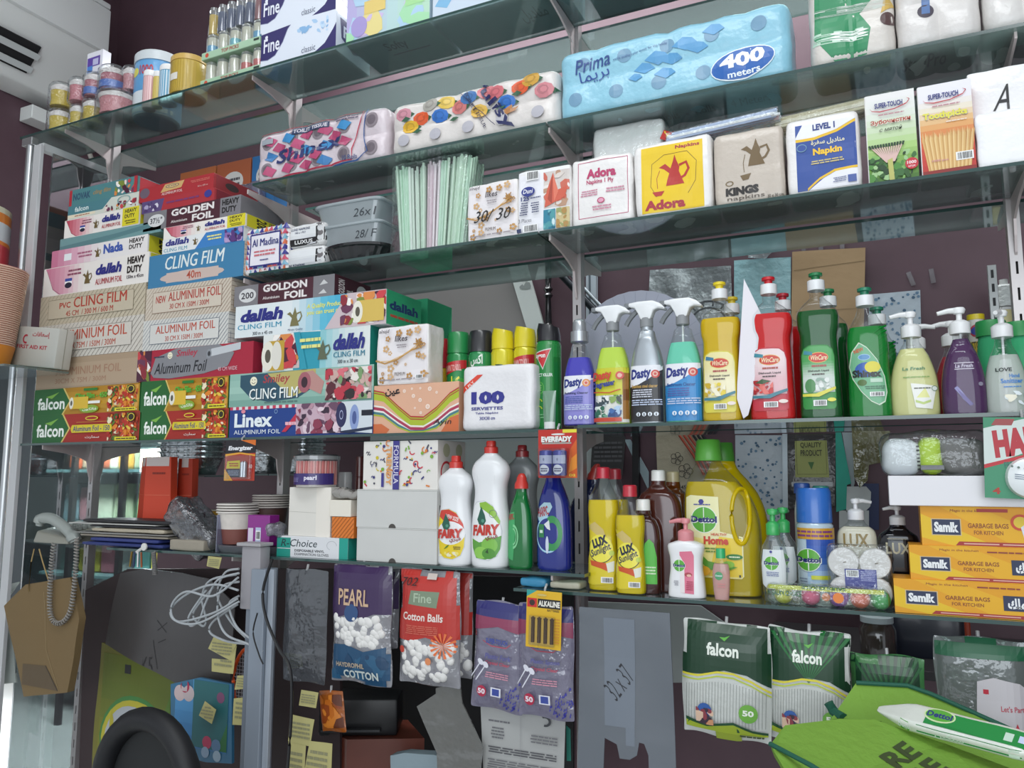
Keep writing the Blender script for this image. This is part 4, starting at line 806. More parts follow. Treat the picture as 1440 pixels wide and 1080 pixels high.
t, w, h, b = tpack('toilet_roll_pack', 'white toilet roll pack with a green mark, cut by the right edge', 1388, 1500, 20, Z2, .14, '#dad7d4', 2, 2, seed=7, h=.18)
a = fa(t, w, h, b); a.E(.35, .45, .1, None, '#555555'); a.P([(.3, .4), (.34, .7), (.42, .7), (.4, .4)], '#2f8a5c'); a.done()
t, w, h, b = pack('plastic_bag', 'limp lilac plastic bag hanging behind the Shinex rolls', 'plastic bag', 322, 362, 195, Z2 - .02, .04, '#b9b2c6', Y=1.70, r=.01, amp=.006, seed=4, mat=CL('#c9c4d6', .45, .15, 2, .8, 40, '#a9a3b8'), h=.13)
# orange sweets cartons seen through the top shelf (rear)
for i, (pl, pr, c, lab) in enumerate(((250, 300, '#b5683c', 'orange brown carton behind the cotton bud packs, seen through the top shelf'), (302, 350, '#a85c3a', 'second orange brown carton, beside the blue one seen through the top shelf'), (352, 384, '#2f6fa8', 'bright blue carton seen through the top glass shelf'))):
    t, w, h = carton('snack_carton', lab, 'carton', pl, pr, 185, 2.31, .1, CB(c), Y=1.735, group='cartons seen through the top shelf', h=.17); a = front(t, w, h); a.E(.5, .6, .3, .2, '#cfd0cc'); a.L(.3, .5, .7, .7, 2, '#4a4a50'); a.done()
tag(box(None, 'carton_ledge', X(240, 1.73, 2.3), 1.73, 2.302, X(390, 1.73, 2.3), 1.85, 2.309, M('#8a8f90', .4), .001), 'narrow grey ledge under the orange and blue cartons', 'ledge')
# --- top shelf ---
def fine(zb, i, labs):
    t, w, h = carton('tissue_box', labs[i], 'box', 366, 472, [52, 10, -32][i], zb, .15, M('#dfe4ee', .35, 0, .3), group='long tissue boxes on the top shelf', h=.108); a = front(t, w, h, rough=.35)
    a.R(0, 0, 1, 1, '#dde3ee'); cu = [(0, .95), (.4, 1.0), (.36, .9), (.3, .6), (.2, .3), (.1, .22), (0, .25)]; a.P(cu, '#352f66'); a.ln(cu[1:], .002, '#9aa0bc')
    a.P([(1, .7), (.96, .55), (.86, .25), (.76, .12), (.7, .06), (1, .04)], '#352f66'); a.B(.45, .45, .9, .95, ['#a9c8e6', '#c4daf0', '#8ab4dc'], 16, .18, 3); a.T('Fıne', .04, .42, .26, .8, '#e6e8f2', .8); a.E(.075, .84, .02, None, '#e6e8f2'); a.T('classic', .56, .14, .74, .3, '#4a4f6a', -.3)
    a.done(); s = rside(t, w, .15, h, rough=.35); s.P([(.1, .9), (.9, .9), (.85, .4), (.5, .2), (.15, .4)], '#352f66'); s.T('Fine', .2, .45, .8, .75, '#e6e8f2', .8); s.done('side_artwork_print', 'side_lettering_print'); return zb + h
z = ZT
for i in range(3): z = fine(z, i, ['long white tissue box lettered Fine, bottom of its stack on the top shelf', 'long white tissue box lettered Fine, middle of its stack on the top shelf', 'long white tissue box lettered Fine, highest one, cut by the top edge'])
t, w, h = carton('tissue_box', 'pastel tissue box in lilac, yellow and green on the top shelf', 'box', 487, 604, -20, ZT, .155, M('#b9d0dc', .35, 0, .3), h=.14); a = front(t, w, h, rough=.35)
a.GR(0, 0, 1, 1, ['#b6a8d8', '#b9d4d8', '#b8dcc0'], 8, False); a.B(0, 0, 1, 1, ['#c4b4e0', '#e6d690', '#a8dcb0', '#b0cfe6', '#d0bce0'], 22, .22, 5); a.R(.22, .5, .48, .75, '#e2c878'); a.R(.72, .42, .94, .85, '#a8dc9c'); a.E(.16, .3, .1, .2, '#a89ad0'); a.done()
bb = bott(t, w, .155); bb.T('Softy', .35, .5, .6, .8, '#4a4458', .4); bb.R(.35, .42, .8, .45, '#8a6a80'); bb.done('under_artwork_print', 'under_lettering_print')
t, w, h = carton('tissue_box', 'white and pale blue tissue box right of the pastel one', 'box', 608, 790, -60, ZT, .155, M('#c9d6e4', .4, 0, .3), h=.12); a = front(t, w, h); a.P([(.02, .3), (.1, .6), (.2, .5), (.12, .2)], '#7fb4d8'); a.T('tissues', .3, .3, .55, .45, '#5a6a98', 0); a.done()
bott(t, w, .155).T('مناديل', .6, .3, .8, .7, '#5a6468', .6).done('under_artwork_print', 'under_lettering_print')
t, w, h = carton('tissue_box', 'grey-white carton on the top shelf right of the middle upright', 'box', 812, 1010, -60, ZT, .17, M('#aab2b4', .5), h=.12); bott(t, w, .155).O(.5, .5, .15, .3, '#4a5052', .2).done('under_artwork_print')
# toothpick jar trays
def tray(zb, lab, cols, tall, pl, pr):
    xc, w, h = span(pl, pr, 0, Y0, zb); t = T('toothpick_tray', lab, 'display tray', (xc, Y0, zb), 0, 'display trays of toothpick jars'); box(t, 'tray', -w / 2, 0, 0, w / 2, .07, .022, M('#a6c6a8', .45), .002)
    a = front(t, w, .022); a.T('TOP PICKS', .35, .25, .65, .75, '#a0343a', 1); a.E(.1, .5, .03, None, '#c9503a'); a.R(.9, .5, .99, .8, '#2f3a34'); a.done()
    n = len(cols); dx = w / n
    for k, c in enumerate(cols):
        j = T('toothpick_jar', '%s capped clear jar of toothpicks, number %s along the %s tray' % ({'#d8d2c0': 'cream', '#c83a34': 'red', '#3f9cc8': 'blue', '#5fb8c8': 'turquoise', '#2f3f6a': 'navy', '#d8b02c': 'yellow', '#8a3a44': 'maroon'}[c], ['one', 'two', 'three', 'four', 'five', 'six'][k], tall), 'jar', (xc - w / 2 + dx * (k + .5), Y0 + .022, zb + .022), 0, 'toothpick jars in display trays')
        R1 = dx * .44; H = .058 if tall != 'stacked' else .07
        if tall == 'stacked': j.location.z = zb
        lathe(j, 'picks', [(.001, R1 * .86), (H * .8, R1 * .86)], M(c if tall == 'stacked' else '#d5ceb8', .6, bump=.3, bs=300), n=14)
        lathe(j, 'base_band', [(0.0005, R1 * .93), (H * .38, R1 * .93)], M(c, .4), n=14)
        lathe(j, 'clear_jar', [(0, R1), (H * .84, R1), (H * .9, R1 * .96), (H * .91, R1 * .7), (H, R1 * .7)], CL('#eef2f2', .18, .06, 2), n=14)
    return zb
z = tray(ZT, 'lower pale green display tray of toothpick jars, lettered TOP PICKS', ['#d8d2c0', '#d8d2c0', '#d8d2c0', '#c83a34', '#c83a34'], 'lower', 281, 365)
z2 = ZT + .083
tray(z2, 'upper pale green display tray of toothpick jars', ['#3f9cc8', '#d8d2c0', '#5fb8c8', '#d8d2c0', '#3f9cc8'], 'upper', 283, 365)
tray_none = [None]
xc, w, h = span(286, 364, 0, Y0, z2 + .083); cols = ['#d8b02c', '#2f3f6a', '#2f3f6a', '#2f3f6a', '#2f3f6a', '#8a3a44']
for k, c in enumerate(cols):
    dx = w / 6; j = T('toothpick_jar', ['yellow jar of picks, first of the loose row above the trays', 'navy jar of picks beside the yellow one above the trays', 'navy jar of picks, third of the loose row above the trays', 'navy jar of picks, fourth of the loose row above the trays', 'navy jar of picks beside the maroon one above the trays', 'maroon jar of picks, last of the loose row above the trays'][k], 'jar', (xc - w / 2 + dx * (k + .5), Y0 + .022, z2 + .081), 0, 'tall toothpick jars above the trays')
    lathe(j, 'picks', [(0.001, dx * .4), (.06, dx * .4)], M(c, .6, bump=.4, bs=300), n=14); lathe(j, 'clear_jar', [(0, dx * .46), (.068, dx * .46), (.072, dx * .44), (.073, dx * .4), (.082, dx * .4)], CL('#eef2f2', .15, .06, 2), n=14)
# gold ribbed pack, blue tubs, cotton bud packs
def jarcyl(name, lab, cat, pl, pr, pt, zb, colb, coll, Y=Y0 + .03, group=None, stripes=0, h=None, lidc=None, art=None):
    xc, w, hh = span(pl, pr, pt, Y, zb); h = h or hh; R1 = w / 2; t = T(name, lab, cat, (xc, Y, zb), 0, group)
    pr_ = [(0, R1 * .96), (.004, R1), (h * .8, R1), (h * .86, R1 * .97)]; bm = loftbm([(a_, b_, b_, 2, 0, 0) for a_, b_ in pr_], 32); bv = BVH(bm); mk('jar_body', bm, M(colb, .4, 0, .4, .15, 60), t, True)
    lathe(t, 'lid', [(h * .84, R1 * 1.03), (h * .97, R1 * 1.03), (h, R1 * .95)], lidc or M(coll, .3), n=28)
    a = Art(t, (-R1, 0, 0), (1, 0, 0), (0, 0, 1), w, h, bv, step=.004, rough=.4)
    if stripes:
        for k in range(stripes): a.R(k / stripes, .0, (k + .5) / stripes, .82, stripes_c)
    if art: art(a)
    a.done(); return t, w, h
stripes_c = '#b89a3a'
t, w, h = jarcyl('pick_jar', 'gold ribbed round pack with a small white sticker', 'pack', 247, 283, 92, ZT, '#c4a84a', '#cba75a', stripes=14, art=lambda a: a.R(.3, .3, .6, .48, '#ddd9d0'))
stripes_c = '#e4d8c8'
t, w, h = jarcyl('cotton_bud_jar', 'round clear-lidded tub with a blue and white label on the top shelf', 'tub', 198, 243, 92, ZT, '#5f9ccc', '#c9d0d4', Y=Y0 + .10, art=lambda a: (a.R(0, .0, 1, .35, '#cfd8dc'), a.R(0, .1, 1, .14, '#3a8ac8'), a.T('1000', .5, .6, .8, .75, '#b8404a', 1), a.E(.35, .66, .12, .07, '#d8d05a')))
for pl, pr, c, s2, lab in ((203, 216, '#d8a8ac', '#e8c8c8', 'narrow pink bunch of cotton buds in front of the blue tub'), (216, 226, '#d0b85a', '#dcc878', 'narrow yellow bunch of cotton buds in front of the blue tub'), (227, 245, '#5fa4c8', '#cfe0ea', 'striped blue bunch of cotton buds beside the gold pack')):
    stripes_c = s2; jarcyl('cotton_bud_pack', lab, 'cotton buds', pl, pr, 104 if pl < 220 else 98, ZT, c, '#e6e6e6', group='small cotton bud bunches', stripes=8)
tt = [(72, 96, 0, '#d3b848', 'bottom left yellow cotton bud pack of the cluster on the top shelf'), (100, 118, 0, '#d3b848', 'bottom yellow cotton bud pack, second of the cluster'), (119, 142, 0, '#cdb244', 'bottom yellow cotton bud pack, third of the cluster'), (144, 185, 0, '#cf8a90', 'wide bottom pink cotton bud pack of the cluster'),
      (74, 97, 1, '#d3b848', 'upper left yellow cotton bud pack of the cluster'), (100, 120, 1, '#cf7f88', 'upper pink cotton bud pack, second of the cluster'), (121, 142, 1, '#b8707c', 'upper pink and blue cotton bud pack, third of the cluster'), (144, 172, 1, '#b8707c', 'wide upper pink and blue cotton bud pack of the cluster'), (174, 192, 1, '#c9888e', 'small pink cotton bud pack at the end of the cluster')]
HB = .09
for pl, pr, k, c, lab in tt:
    Yp = Y0 + .035 + (.02 if pl == 174 else 0); zb = ZT + k * HB; xc, w, h = span(pl, pr, 0, Yp, zb); R1 = w / 2 * .97
    t = T('cotton_bud_pack', lab, 'cotton buds', (xc, Yp, zb), 0, 'clustered cotton bud packs'); lathe(t, 'cotton_buds', [(.006, R1 * .8), (HB * .3, R1 * .75), (HB * .62, R1 * .82)], M(c, .7, bump=.8, bs=200), n=16)
    lathe(t, 'cotton_tips', [(HB * .62, R1 * .84), (HB * .75, R1 * .88), (HB * .86, R1 * .6)], M('#ddd6d4', .8, bump=.6, bs=150), n=16)
    if 'blue' in lab: lathe(t, 'blue_band', [(HB * .1, R1 * .9), (HB * .35, R1 * .9)], M('#4f6fb8', .4), n=16)
    lathe(t, 'clear_wrap', [(.0, R1 * .9), (.004, R1), (HB * .8, R1 * 1.0), (HB * .93, R1 * .8), (HB * .995, R1 * .4)], FILM(), n=18)
t, w, h = carton('small_box', 'small white and purple box on top of the cotton bud packs', 'box', 121, 143, 76, ZT + 2 * HB, .03, M('#dcdce4', .3, 0, .4), Y=Y0 + .03); a = front(t, w, h); a.R(.05, .3, .85, .75, '#5a3f9a'); a.R(.05, .05, .4, .35, '#4a7fc8'); a.R(.4, .35, .75, .65, '#b8b8d8'); a.done()
# ================= MAIN SHELF, RIGHT: CLEANERS AND DISHWASH LIQUIDS =================
def bl(t, b, w, z0, z1, u0=-.5, u1=.5, step=.004):
    """art on the front of a bottle between heights z0..z1"""
    return Art(t, (u0 * w, 0, z0), (1, 0, 0), (0, 0, 1), (u1 - u0) * w, z1 - z0, b, step=step, rough=.35)
def place(pl, pr, pt, Y, zb):
    xc, w, h = span(pl, pr, pt, Y, zb); return xc, w, h
def spray(lab, pl, pr, pt, liq, draw, opaque=False, cap='trigger', Y=Y0 + .035, grp='trigger spray bottles'):
    xc, w, _ = span(pl, pr, 0, Y, ZMR); H = Z(pt, xc, Y) - ZMR; d = w * .62
    t = T('spray_bottle', lab, 'spray bottle' if cap == 'trigger' else 'cleaner bottle', (xc, Y, ZMR), 0, grp)
    hb = H * (.80 if cap == 'trigger' else .82); prof = [(0, .92), (.012, .99), (.06, 1), (.50, 1), (.62, .93), (.74, .78), (.86, .56), (.94, .46), (.955, -.0125), (1, -.0125)]
    if opaque: o, b = body(t, 'bottle', M(liq, .3, .55, .3), prof, w, d, hb, 3)
    else:
        o, b = body(t, 'bottle', SHELL(), prof, w, d, hb, 3); body(t, 'liquid', LIQ(liq, .7), prof, w, d, hb, 3, zc=hb * .80, sc=.965, lift=.002)
    a = bl(t, b, w, .004, hb * .585); draw(a); a.done('label_print')
    if cap == 'trigger':
        lathe(t, 'collar', [(0, .0125), (.001, .0135), (.019, .0135), (.020, .012)], M('#8a8d90', .45), 0, 0, hb - .003, 20)
        s = (H - hb - .014) / .062; W_ = M('#e6e8ea', .35, 0, .3)
        P = [(-.046, .045), (-.046, .058), (-.02, .062), (.02, .062), (.040, .050), (.054, .032), (.052, .026), (.034, .032), (.022, .026), (.014, -.004), (-.013, -.004), (-.020, .018), (-.030, .040)]
        bm = bmesh.new(); A = [bm.verts.new((x * s * 1.3, -.012, z * s)) for x, z in P]; B = [bm.verts.new((x * s * 1.3, .012, z * s)) for x, z in P]; n = len(P)
        bm.faces.new(A); bm.faces.new(list(reversed(B)))
        for i in range(n): bm.faces.new((A[i], A[(i + 1) % n], B[(i + 1) % n], B[i]))
        bmesh.ops.recalc_face_normals(bm, faces=bm.faces[:]); bmesh.ops.bevel(bm, geom=bm.edges[:], offset=.003, segments=2, affect='EDGES', profile=.5)
        mk('spray_head', bm, W_, t, True, (0, 0, hb + .015))
        G = M('#74787c', .4); mk('nozzle', addbox(bmesh.new(), -.077 * s, -.009, .042 * s, -.056 * s, .009, .060 * s, .0025), G, t, True, (0, 0, hb + .015))
        tube(t, 'trigger', [tuple(p) for p in curve([(-.026 * s, 0, .036 * s), (-.044 * s, 0, .022 * s), (-.062 * s, 0, .002 * s), (-.074 * s, 0, -.018 * s)])], .0055, G).location = (0, 0, hb + .015)
        if not opaque: tube(t, 'dip_tube', [(0, 0, .01), (0, 0, hb * .98)], .002, M('#e8ecec', .4))
    else:
        c = M('#b4b8bc', .25, .6); lathe(t, 'cap', [(0, .017), (.002, .0195), (.024, .0195), (.026, .015), (.044, .0145), (.05, .011), (.052, .006)], c, 0, 0, hb - .003, 24)
    return t
def dasty(word, base, sub, top='#e3e4ea', wc='#23307e', icons=True, extra=None):
    def f(a):
        a.R(.02, 0, .98, 1, base); a.P([(.02, .62), (.3, .66), (.62, .76), (.98, .92), (.98, 1), (.02, 1)], top)
        a.T(word, .08, .72, .68, .95, wc, 2, .15, 6); a.E(.8, .84, .12, None, '#c8443c' if base != '#8a86cc' else '#d8904a'); a.E(.8, .84, .075, None, '#e0b0a0'); a.E(.8, .84, .04, None, '#c8443c')
        a.T(sub, .1, .60, .86, .66, '#20264a' if icons and base[1] in '8' else '#c9a050' if base == '#26262a' else '#1d4a8a', .8); a.L(.1, .42, .7, .58, 4, '#c9ccd8' if base == '#26262a' else '#4a5aa0', 2)
        a.L(.1, .28, .95, .4, 3, '#b9c4dc', 4)
        if icons:
            for k in range(4): a.E(.3 + k * .17, .13, .062, None, '#dfe6ee', 12); a.R(.285 + k * .17, .1, .315 + k * .17, .15, base)
        if extra: extra(a)
    return f
spray('violet cleaner bottle with a silver screw cap, first of the four cleaners', 795, 838, 455, '#453fa8', dasty('Dasty', '#8a86cc', 'Polishing Cleaner'), cap='screw', grp=None)
def degr(a):
    a.R(.02, 0, .98, 1, '#c9c82c'); a.R(.02, .0, .98, .5, '#dcdcd4'); a.R(.84, .06, .99, .9, '#9a6a2c'); a.R(.86, .4, .98, .6, '#7a4a1c')
    a.B(.04, .3, .46, .5, ['#e8e8e4', '#3a4a50', '#b8c4c8'], 14, .3, 2); a.B(.48, .3, .82, .5, ['#5a8a3a', '#2f3a34', '#8aa85a'], 14, .3, 3); a.B(.04, .1, .42, .3, ['#6fa088', '#dfe6e0', '#2f6a54'], 14, .3, 4); a.B(.44, .1, .82, .3, ['#3f6aa8', '#a8c4e0', '#2a4a80'], 16, .3, 5)
    a.R(.02, .02, .82, .09, '#c9442c'); a.T('Dasty', .02, .74, .56, .94, '#c8402c', 2.2, .15, 8); a.T('Degreaser', .02, .62, .66, .76, '#2c3a8a', 2, .1, 8); a.E(.78, .85, .11, None, '#c8443c'); a.E(.78, .85, .06, None, '#e0b0a0'); a.ln([(.04, .56), (.5, .54), (.8, .6)], .002, '#c8402c')
spray('lime green spray bottle with a yellow and red degreaser label', 840, 888, 431, '#b4cc4a', degr)
spray('silver spray bottle with a black label for stainless steel', 889, 936, 425, '#a9b0b6', dasty('Dasty', '#26262a', 'Stainless steel cleaner'), opaque=True)
spray('turquoise spray bottle with a blue bathroom cleaner label', 938, 990, 421, '#68bfa4', dasty('Dasty', '#2f86c4', 'Bathroom Cleaner'))
def pushcap(t, z, c1='#e6e8ea', c2='#c8303a', r=.0155):
    lathe(t, 'cap', [(0, r), (.001, r * 1.02), (.019, r), (.020, r * .9)], M(c1, .35, 0, .3), 0, 0, z, 22)
    lathe(t, 'push_top', [(0, r * .5), (.007, r * .5), (.008, r * .8), (.013, r * .8), (.0145, r * .6)], M(c2, .35, 0, .3), 0, 0, z + .0205, 18)
WP = [(0, .9), (.012, .97), (.04, 1), (.40, .93), (.55, .90), (.62, .88), (.66, .90), (.70, .97), (.76, 1), (.80, .99), (.84, .9), (.885, .66), (.93, -.0145), (.94, -.0125), (1, -.0125)]
def wincare(lab, pl, pr, pt, liq, lc, capc, fruit, Y=Y0 + .035, label=True, grp='dishwash liquid bottles', lvl=.83, dens=.62):
    xc, w, _ = span(pl, pr, 0, Y, ZMR); H = Z(pt, xc, Y) - ZMR; hb = H - .034; d = w * .62
    t = T('dishwash_bottle', lab, 'bottle', (xc, Y, ZMR), 0, grp)
    o, b = body(t, 'bottle', SHELL(), WP, w, d, hb, 3.2); body(t, 'liquid', LIQ(liq, dens), WP, w, d, hb, 3.2, zc=hb * lvl, sc=.96, lift=.002); pushcap(t, hb - .001, c2=capc)
    if label:
        a = bl(t, b, w, hb * .07, hb * .56, -.40, .36); P = [(.0, .04), (.06, 0), (.94, 0), (1, .04), (1, .82), (.95, .93), (.8, .99), (.6, 1), (.25, 1), (.08, .95), (0, .85)]; a.P(P, lc[0]); a.P([(.02, .18), (.98, .30), (.98, .80), (.93, .91), (.8, .97), (.6, .98), (.25, .98), (.08, .93), (.02, .84)], lc[1])
        a.GR(.03, .5, .97, .74, [lc[2], lc[1]], 6); a.R(.03, .26, .97, .5, lc[2])
        a.E(.52, .80, .3, .085, '#e0b05a'); a.E(.52, .80, .285, .075, '#c8382c'); a.T('WinCare', .28, .76, .78, .84, '#f0d8b0', 1, .2); a.P([(.08, .86), (.34, .84), (.34, .89), (.1, .92)], '#3f8a9a' if fruit != 'lemon' else '#3a7a98')
        a.T('Dishwash Liquid', .2, .57, .82, .61, '#2a2426', 1); a.L(.28, .64, .75, .7, 1, '#a8504a', 2); a.L(.3, .52, .7, .56, 1, '#4a3a3a', 3)
        if fruit == 'straw': a.B(.05, .26, .6, .48, ['#c4282c', '#d8403a', '#a81c24', '#e07068'], 22, .28, 4); a.P([(.1, .44), (.3, .5), (.55, .46), (.3, .42)], '#3f5a3a')
        elif fruit == 'apple': a.E(.25, .36, .16, .11, '#4f8a54'); a.E(.6, .4, .2, .1, '#b9c4bc'); a.B(.4, .28, .95, .48, ['#c9d0ca', '#8fa89a', '#e0e4e0'], 14, .25, 4)
        elif fruit == 'lemon': a.B(.05, .26, .7, .48, ['#e0c83a', '#efe08a', '#c9a82a', '#f0ead0'], 22, .28, 4)
        a.P([(.02, .24), (.4, .24), (.98, .34), (.98, .30), (.5, .19), (.02, .2)], '#3a7a8a' if fruit != 'apple' else '#d8d04a'); a.BC(.32, .05, .72, .14)
        a.E(.86, .14, .12, .03, '#e8d8d0' if fruit != 'apple' else '#e0d84a'); a.done('label_print')
    return t
RED = ('#c03040', '#e6d2d4', '#ddb4ba'); GRN = ('#2f8a3c', '#4fa05a', '#c9d4cc'); YEL = ('#d8cc4a', '#e6dca0', '#ece4c0')
wincare('yellow dishwash liquid bottle with a yellow push cap, first of its row', 989, 1047, 397, '#c9a80c', YEL, '#e8d02a', 'lemon')
wincare('red dishwash liquid bottle with a strawberry label and red push cap', 1056, 1121, 390, '#c41a1c', RED, '#c8202c', 'straw')
wincare('dark green dishwash liquid bottle with an apple label', 1126, 1187, 384, '#064a18', GRN, '#1f7a48', 'apple', dens=.75)
wincare('second red dishwash bottle standing behind the strawberry one', 1080, 1136, 413, '#c41a1c', RED, '#b02030', '', Y0 + .115, False, 'dishwash bottles in the second row')
wincare('second dark green dishwash bottle behind the apple label one', 1146, 1200, 407, '#064a18', GRN, '#1f7a48', '', Y0 + .115, False, 'dishwash bottles in the second row', dens=.75)
wincare('second yellow dishwash bottle behind the white leaning booklet', 1010, 1060, 418, '#c9a80c', YEL, '#d8c02a', '', Y0 + .115, False, 'dishwash bottles in the second row')
# leaning booklet between yellow and red
t = T('leaning_booklet', 'white folded booklet leaning between the yellow and red dishwash bottles', 'booklet', tuple(Vector((X(1050, Y0 + .01, ZMR), Y0 + .012, ZMR))))
hb = Z(388, t.location.x, Y0) - ZMR; wq = .036
lx = t.location.x; q = [(X(a_, Y0, ZMR) - lx, 0, max(0, Z(b_, X(a_, Y0, ZMR), Y0) - ZMR)) for a_, b_ in ((1044, 588), (1051, 583), (1058, 560), (1075, 440), (1052, 390), (1037, 540), (1036, 560))]; bm = bmesh.new()
A = [bm.verts.new(p) for p in q]; B = [bm.verts.new((p[0], p[1] + .003, p[2])) for p in q]; bm.faces.new(A); bm.faces.new(list(reversed(B))); n = 7
for i in range(n): bm.faces.new((A[i], A[(i + 1) % n], B[(i + 1) % n], B[i]))
bmesh.ops.recalc_face_normals(bm, faces=bm.faces[:]); mk('pages', bm, M('#e4e0e6', .6), t)
a = Art(t, (-.02, -.001, 0), (1, 0, 0), (0, 0, 1), .05, hb); 
# Shinex leaf label bottle
def shinex(lab, pl, pr, pt, Y, label=True):
    xc, w, _ = span(pl, pr, 0, Y, ZMR); H = Z(pt, xc, Y) - ZMR; hb = H - .034; d = w * .6; t = T('dishwash_bottle', lab, 'bottle', (xc, Y, ZMR), 0, 'ribbed green dishwash bottles')
    prof = [(0, .92), (.012, .98), (.05, 1), (.3, .98), (.45, .93), (.6, .96), (.70, .94), (.78, .85), (.86, .62), (.93, -.0165), (1, -.0135)]
    o, b = body(t, 'bottle', SHELL(), prof, w, d, hb, 2.6); body(t, 'liquid', LIQ('#0a7a2a', .6), prof, w, d, hb, 2.6, zc=hb * .8, sc=.96, lift=.002); pushcap(t, hb - .001, c2='#1a7a5a')
    for k in range(6): tube(t, 'rib', [tuple(p) for p in curve([(w * .08, -d * .44, hb * (.48 + .045 * k)), (w * .3, -d * .38, hb * (.55 + .045 * k)), (w * .44, -d * .2, hb * (.60 + .04 * k))], 5)], .0015, LIQ('#0a7a2a', .5))
    if label:
        a = bl(t, b, w, hb * .1, hb * .66, -.45, .42); P = [(.3, 1), (.5, .92), (.75, .72), (.92, .45), (.96, .2), (.9, .05), (.75, .0), (.55, .06), (.3, .22), (.1, .42), (.02, .62), (.1, .85)]; a.P(P, '#c9dcc4'); a.P([(.5 + (x - .5) * .95, .48 + (y - .48) * .96) for x, y in P], '#6fae86')
        a.T('NEW', .16, .84, .42, .9, '#c8502c', 1.5, 0, 20); a.E(.42, .76, .16, .05, '#9ac0d8'); a.E(.42, .76, .14, .04, '#5a90c0'); a.E(.45, .56, .28, .12, '#2f5aa8'); a.E(.62, .6, .2, .09, '#d8cc3a'); a.T('Shinex', .1, .44, .84, .56, '#17201c', 2.2)
        a.E(.34, .36, .12, .05, '#4a6a2a'); a.R(.55, .36, .86, .42, '#b9d4c0'); a.L(.4, .25, .9, .31, 2, '#3a6a50'); a.BC(.52, .14, .88, .21); a.done('label_print')
shinex('bright green dishwash bottle with a leaf shaped label lettered Shinex', 1194, 1257, 405, Y0 + .035)
shinex('second bright green ribbed bottle standing behind the leaf label one', 1215, 1268, 432, Y0 + .11, False)
# pump bottles
def pump(t, z, c, r=.0165, ang=180, s=1.0, neck=True):
    m = M(c, .35, 0, .3)
    lathe(t, 'pump_collar', [(0, r * .98), (.001, r), (.020 * s, r), (.022 * s, r * .9), (.026 * s, r * .55)], M(c, .35, 0, .3), 0, 0, z, 24)
    bm = loftbm([(0, .005 * s, .005 * s, 2, 0, 0), (.014 * s, .005 * s, .005 * s, 2, 0, 0), (.015 * s, .009 * s, .009 * s, 2, 0, 0), (.022 * s, .0115 * s, .010 * s, 2, 0, 0), (.026 * s, .009 * s, .008 * s, 2, 0, 0)], 18)
    ca, sa = math.cos(math.radians(ang)), math.sin(math.radians(ang)); L_ = .036 * s
    tubebm([(0, 0, .021 * s), (ca * L_ * .5, sa * L_ * .5, .021 * s), (ca * L_, sa * L_, .017 * s)], [.0065 * s, .005 * s, .0038 * s], 8, bm); mk('pump_head', bm, m, t, True, (0, 0, z + .024 * s))
OV = [(0, .86), (.015, .96), (.08, 1), (.3, 1), (.45, .95), (.6, .84), (.75, .66), (.86, .46), (.93, -.0125), (.94, -.0125), (1, -.0125)]
def lafresh(lab, pl, pr, pt, liq, Y, kind, ang=180, dens=.6, lvl=.84, grp='pump hand wash bottles'):
    xc, w, _ = span(pl, pr, 0, Y, ZMR); H = Z(pt, xc, Y) - ZMR; hb = H - .048; d = w * .62; t = T('pump_bottle', lab, 'pump bottle', (xc, Y, ZMR), 0, grp)
    o, b = body(t, 'bottle', SHELL(), OV, w, d, hb, 2.3); body(t, 'liquid', LIQ(liq, dens), OV, w, d, hb, 2.3, zc=hb * lvl, sc=.965, lift=.002); pump(t, hb - .002, '#e6e7e8', .0165, ang, .95)
    tube(t, 'dip_tube', [(0, 0, .01), (0, 0, hb)], .002, M('#e8ecec', .4))
    if kind:
        a = bl(t, b, w, 0, hb)
        if kind == 'cream': a.T('La Fresh', .28, .56, .72, .60, '#5a8a6a', 1.2, .15); a.L(.28, .46, .8, .49, 1, '#8aa860'); a.P([(.42, .4), (.92, .36), (.82, .08), (.5, .1)], '#e8e8e2'); a.P([(.52, .22), (.7, .34), (.78, .22)], '#e0e094'); a.band([(.5, .18), (.65, .15), (.8, .18)], .03, '#b9cc7a'); a.L(.48, .32, .8, .35, 1, '#5a5f50'); a.E(.88, .33, .06, None, '#dfe4dc'); a.O(.88, .33, .06, None, '#5a7a5a', .2)
        if kind == 'purple': a.ln([(.3, .62), (.72, .62)], .0012, '#d8d0e0'); a.ln([(.3, .545), (.72, .545)], .0012, '#d8d0e0'); a.T('La Fresh', .32, .56, .7, .605, '#cfc6dc', .8, .15); a.ln([(.3, .33), (.4, .26), (.5, .18)], .006, '#8a86b8'); a.P([(.34, .3), (.3, .34), (.42, .2), (.58, .1), (.66, .12), (.5, .22)], '#6a6098'); a.E(.84, .36, .05, None, '#8a8498')
        if kind == 'san': a.T('LOVE', .25, .53, .62, .58, '#22282a', 2); a.T('Hand', .55, .45, .78, .5, '#3a7ac0', 1.2); a.T('Sanitizer', .35, .38, .85, .44, '#3a7ac0', 1.4); a.L(.4, .32, .8, .35, 1, '#3a7ac0'); a.B(.4, .06, .9, .28, ['#dfe8ec', '#b8c8cc', '#e8e4d0'], 12, .2, 3)
        a.done('label_print')
    return t
lafresh('cream coloured hand wash bottle with a pump, third from the right end', 1253, 1324, 437, '#d8c890', Y0 + .04, 'cream', 190)
lafresh('dark purple hand wash bottle with a white pump', 1326, 1391, 431, '#46284e', Y0 + .04, 'purple', 184, .85, .92)
lafresh('clear hand sanitizer pump bottle at the right end of the main shelf', 1387, 1449, 435, '#d8d4c8', Y0 + .04, 'san', 250, .25, .75)
lafresh('second cream pump bottle hidden behind the first cream one', 1262, 1328, 455, '#d8c890', Y0 + .125, '', 350, grp='pump bottles in the second row')
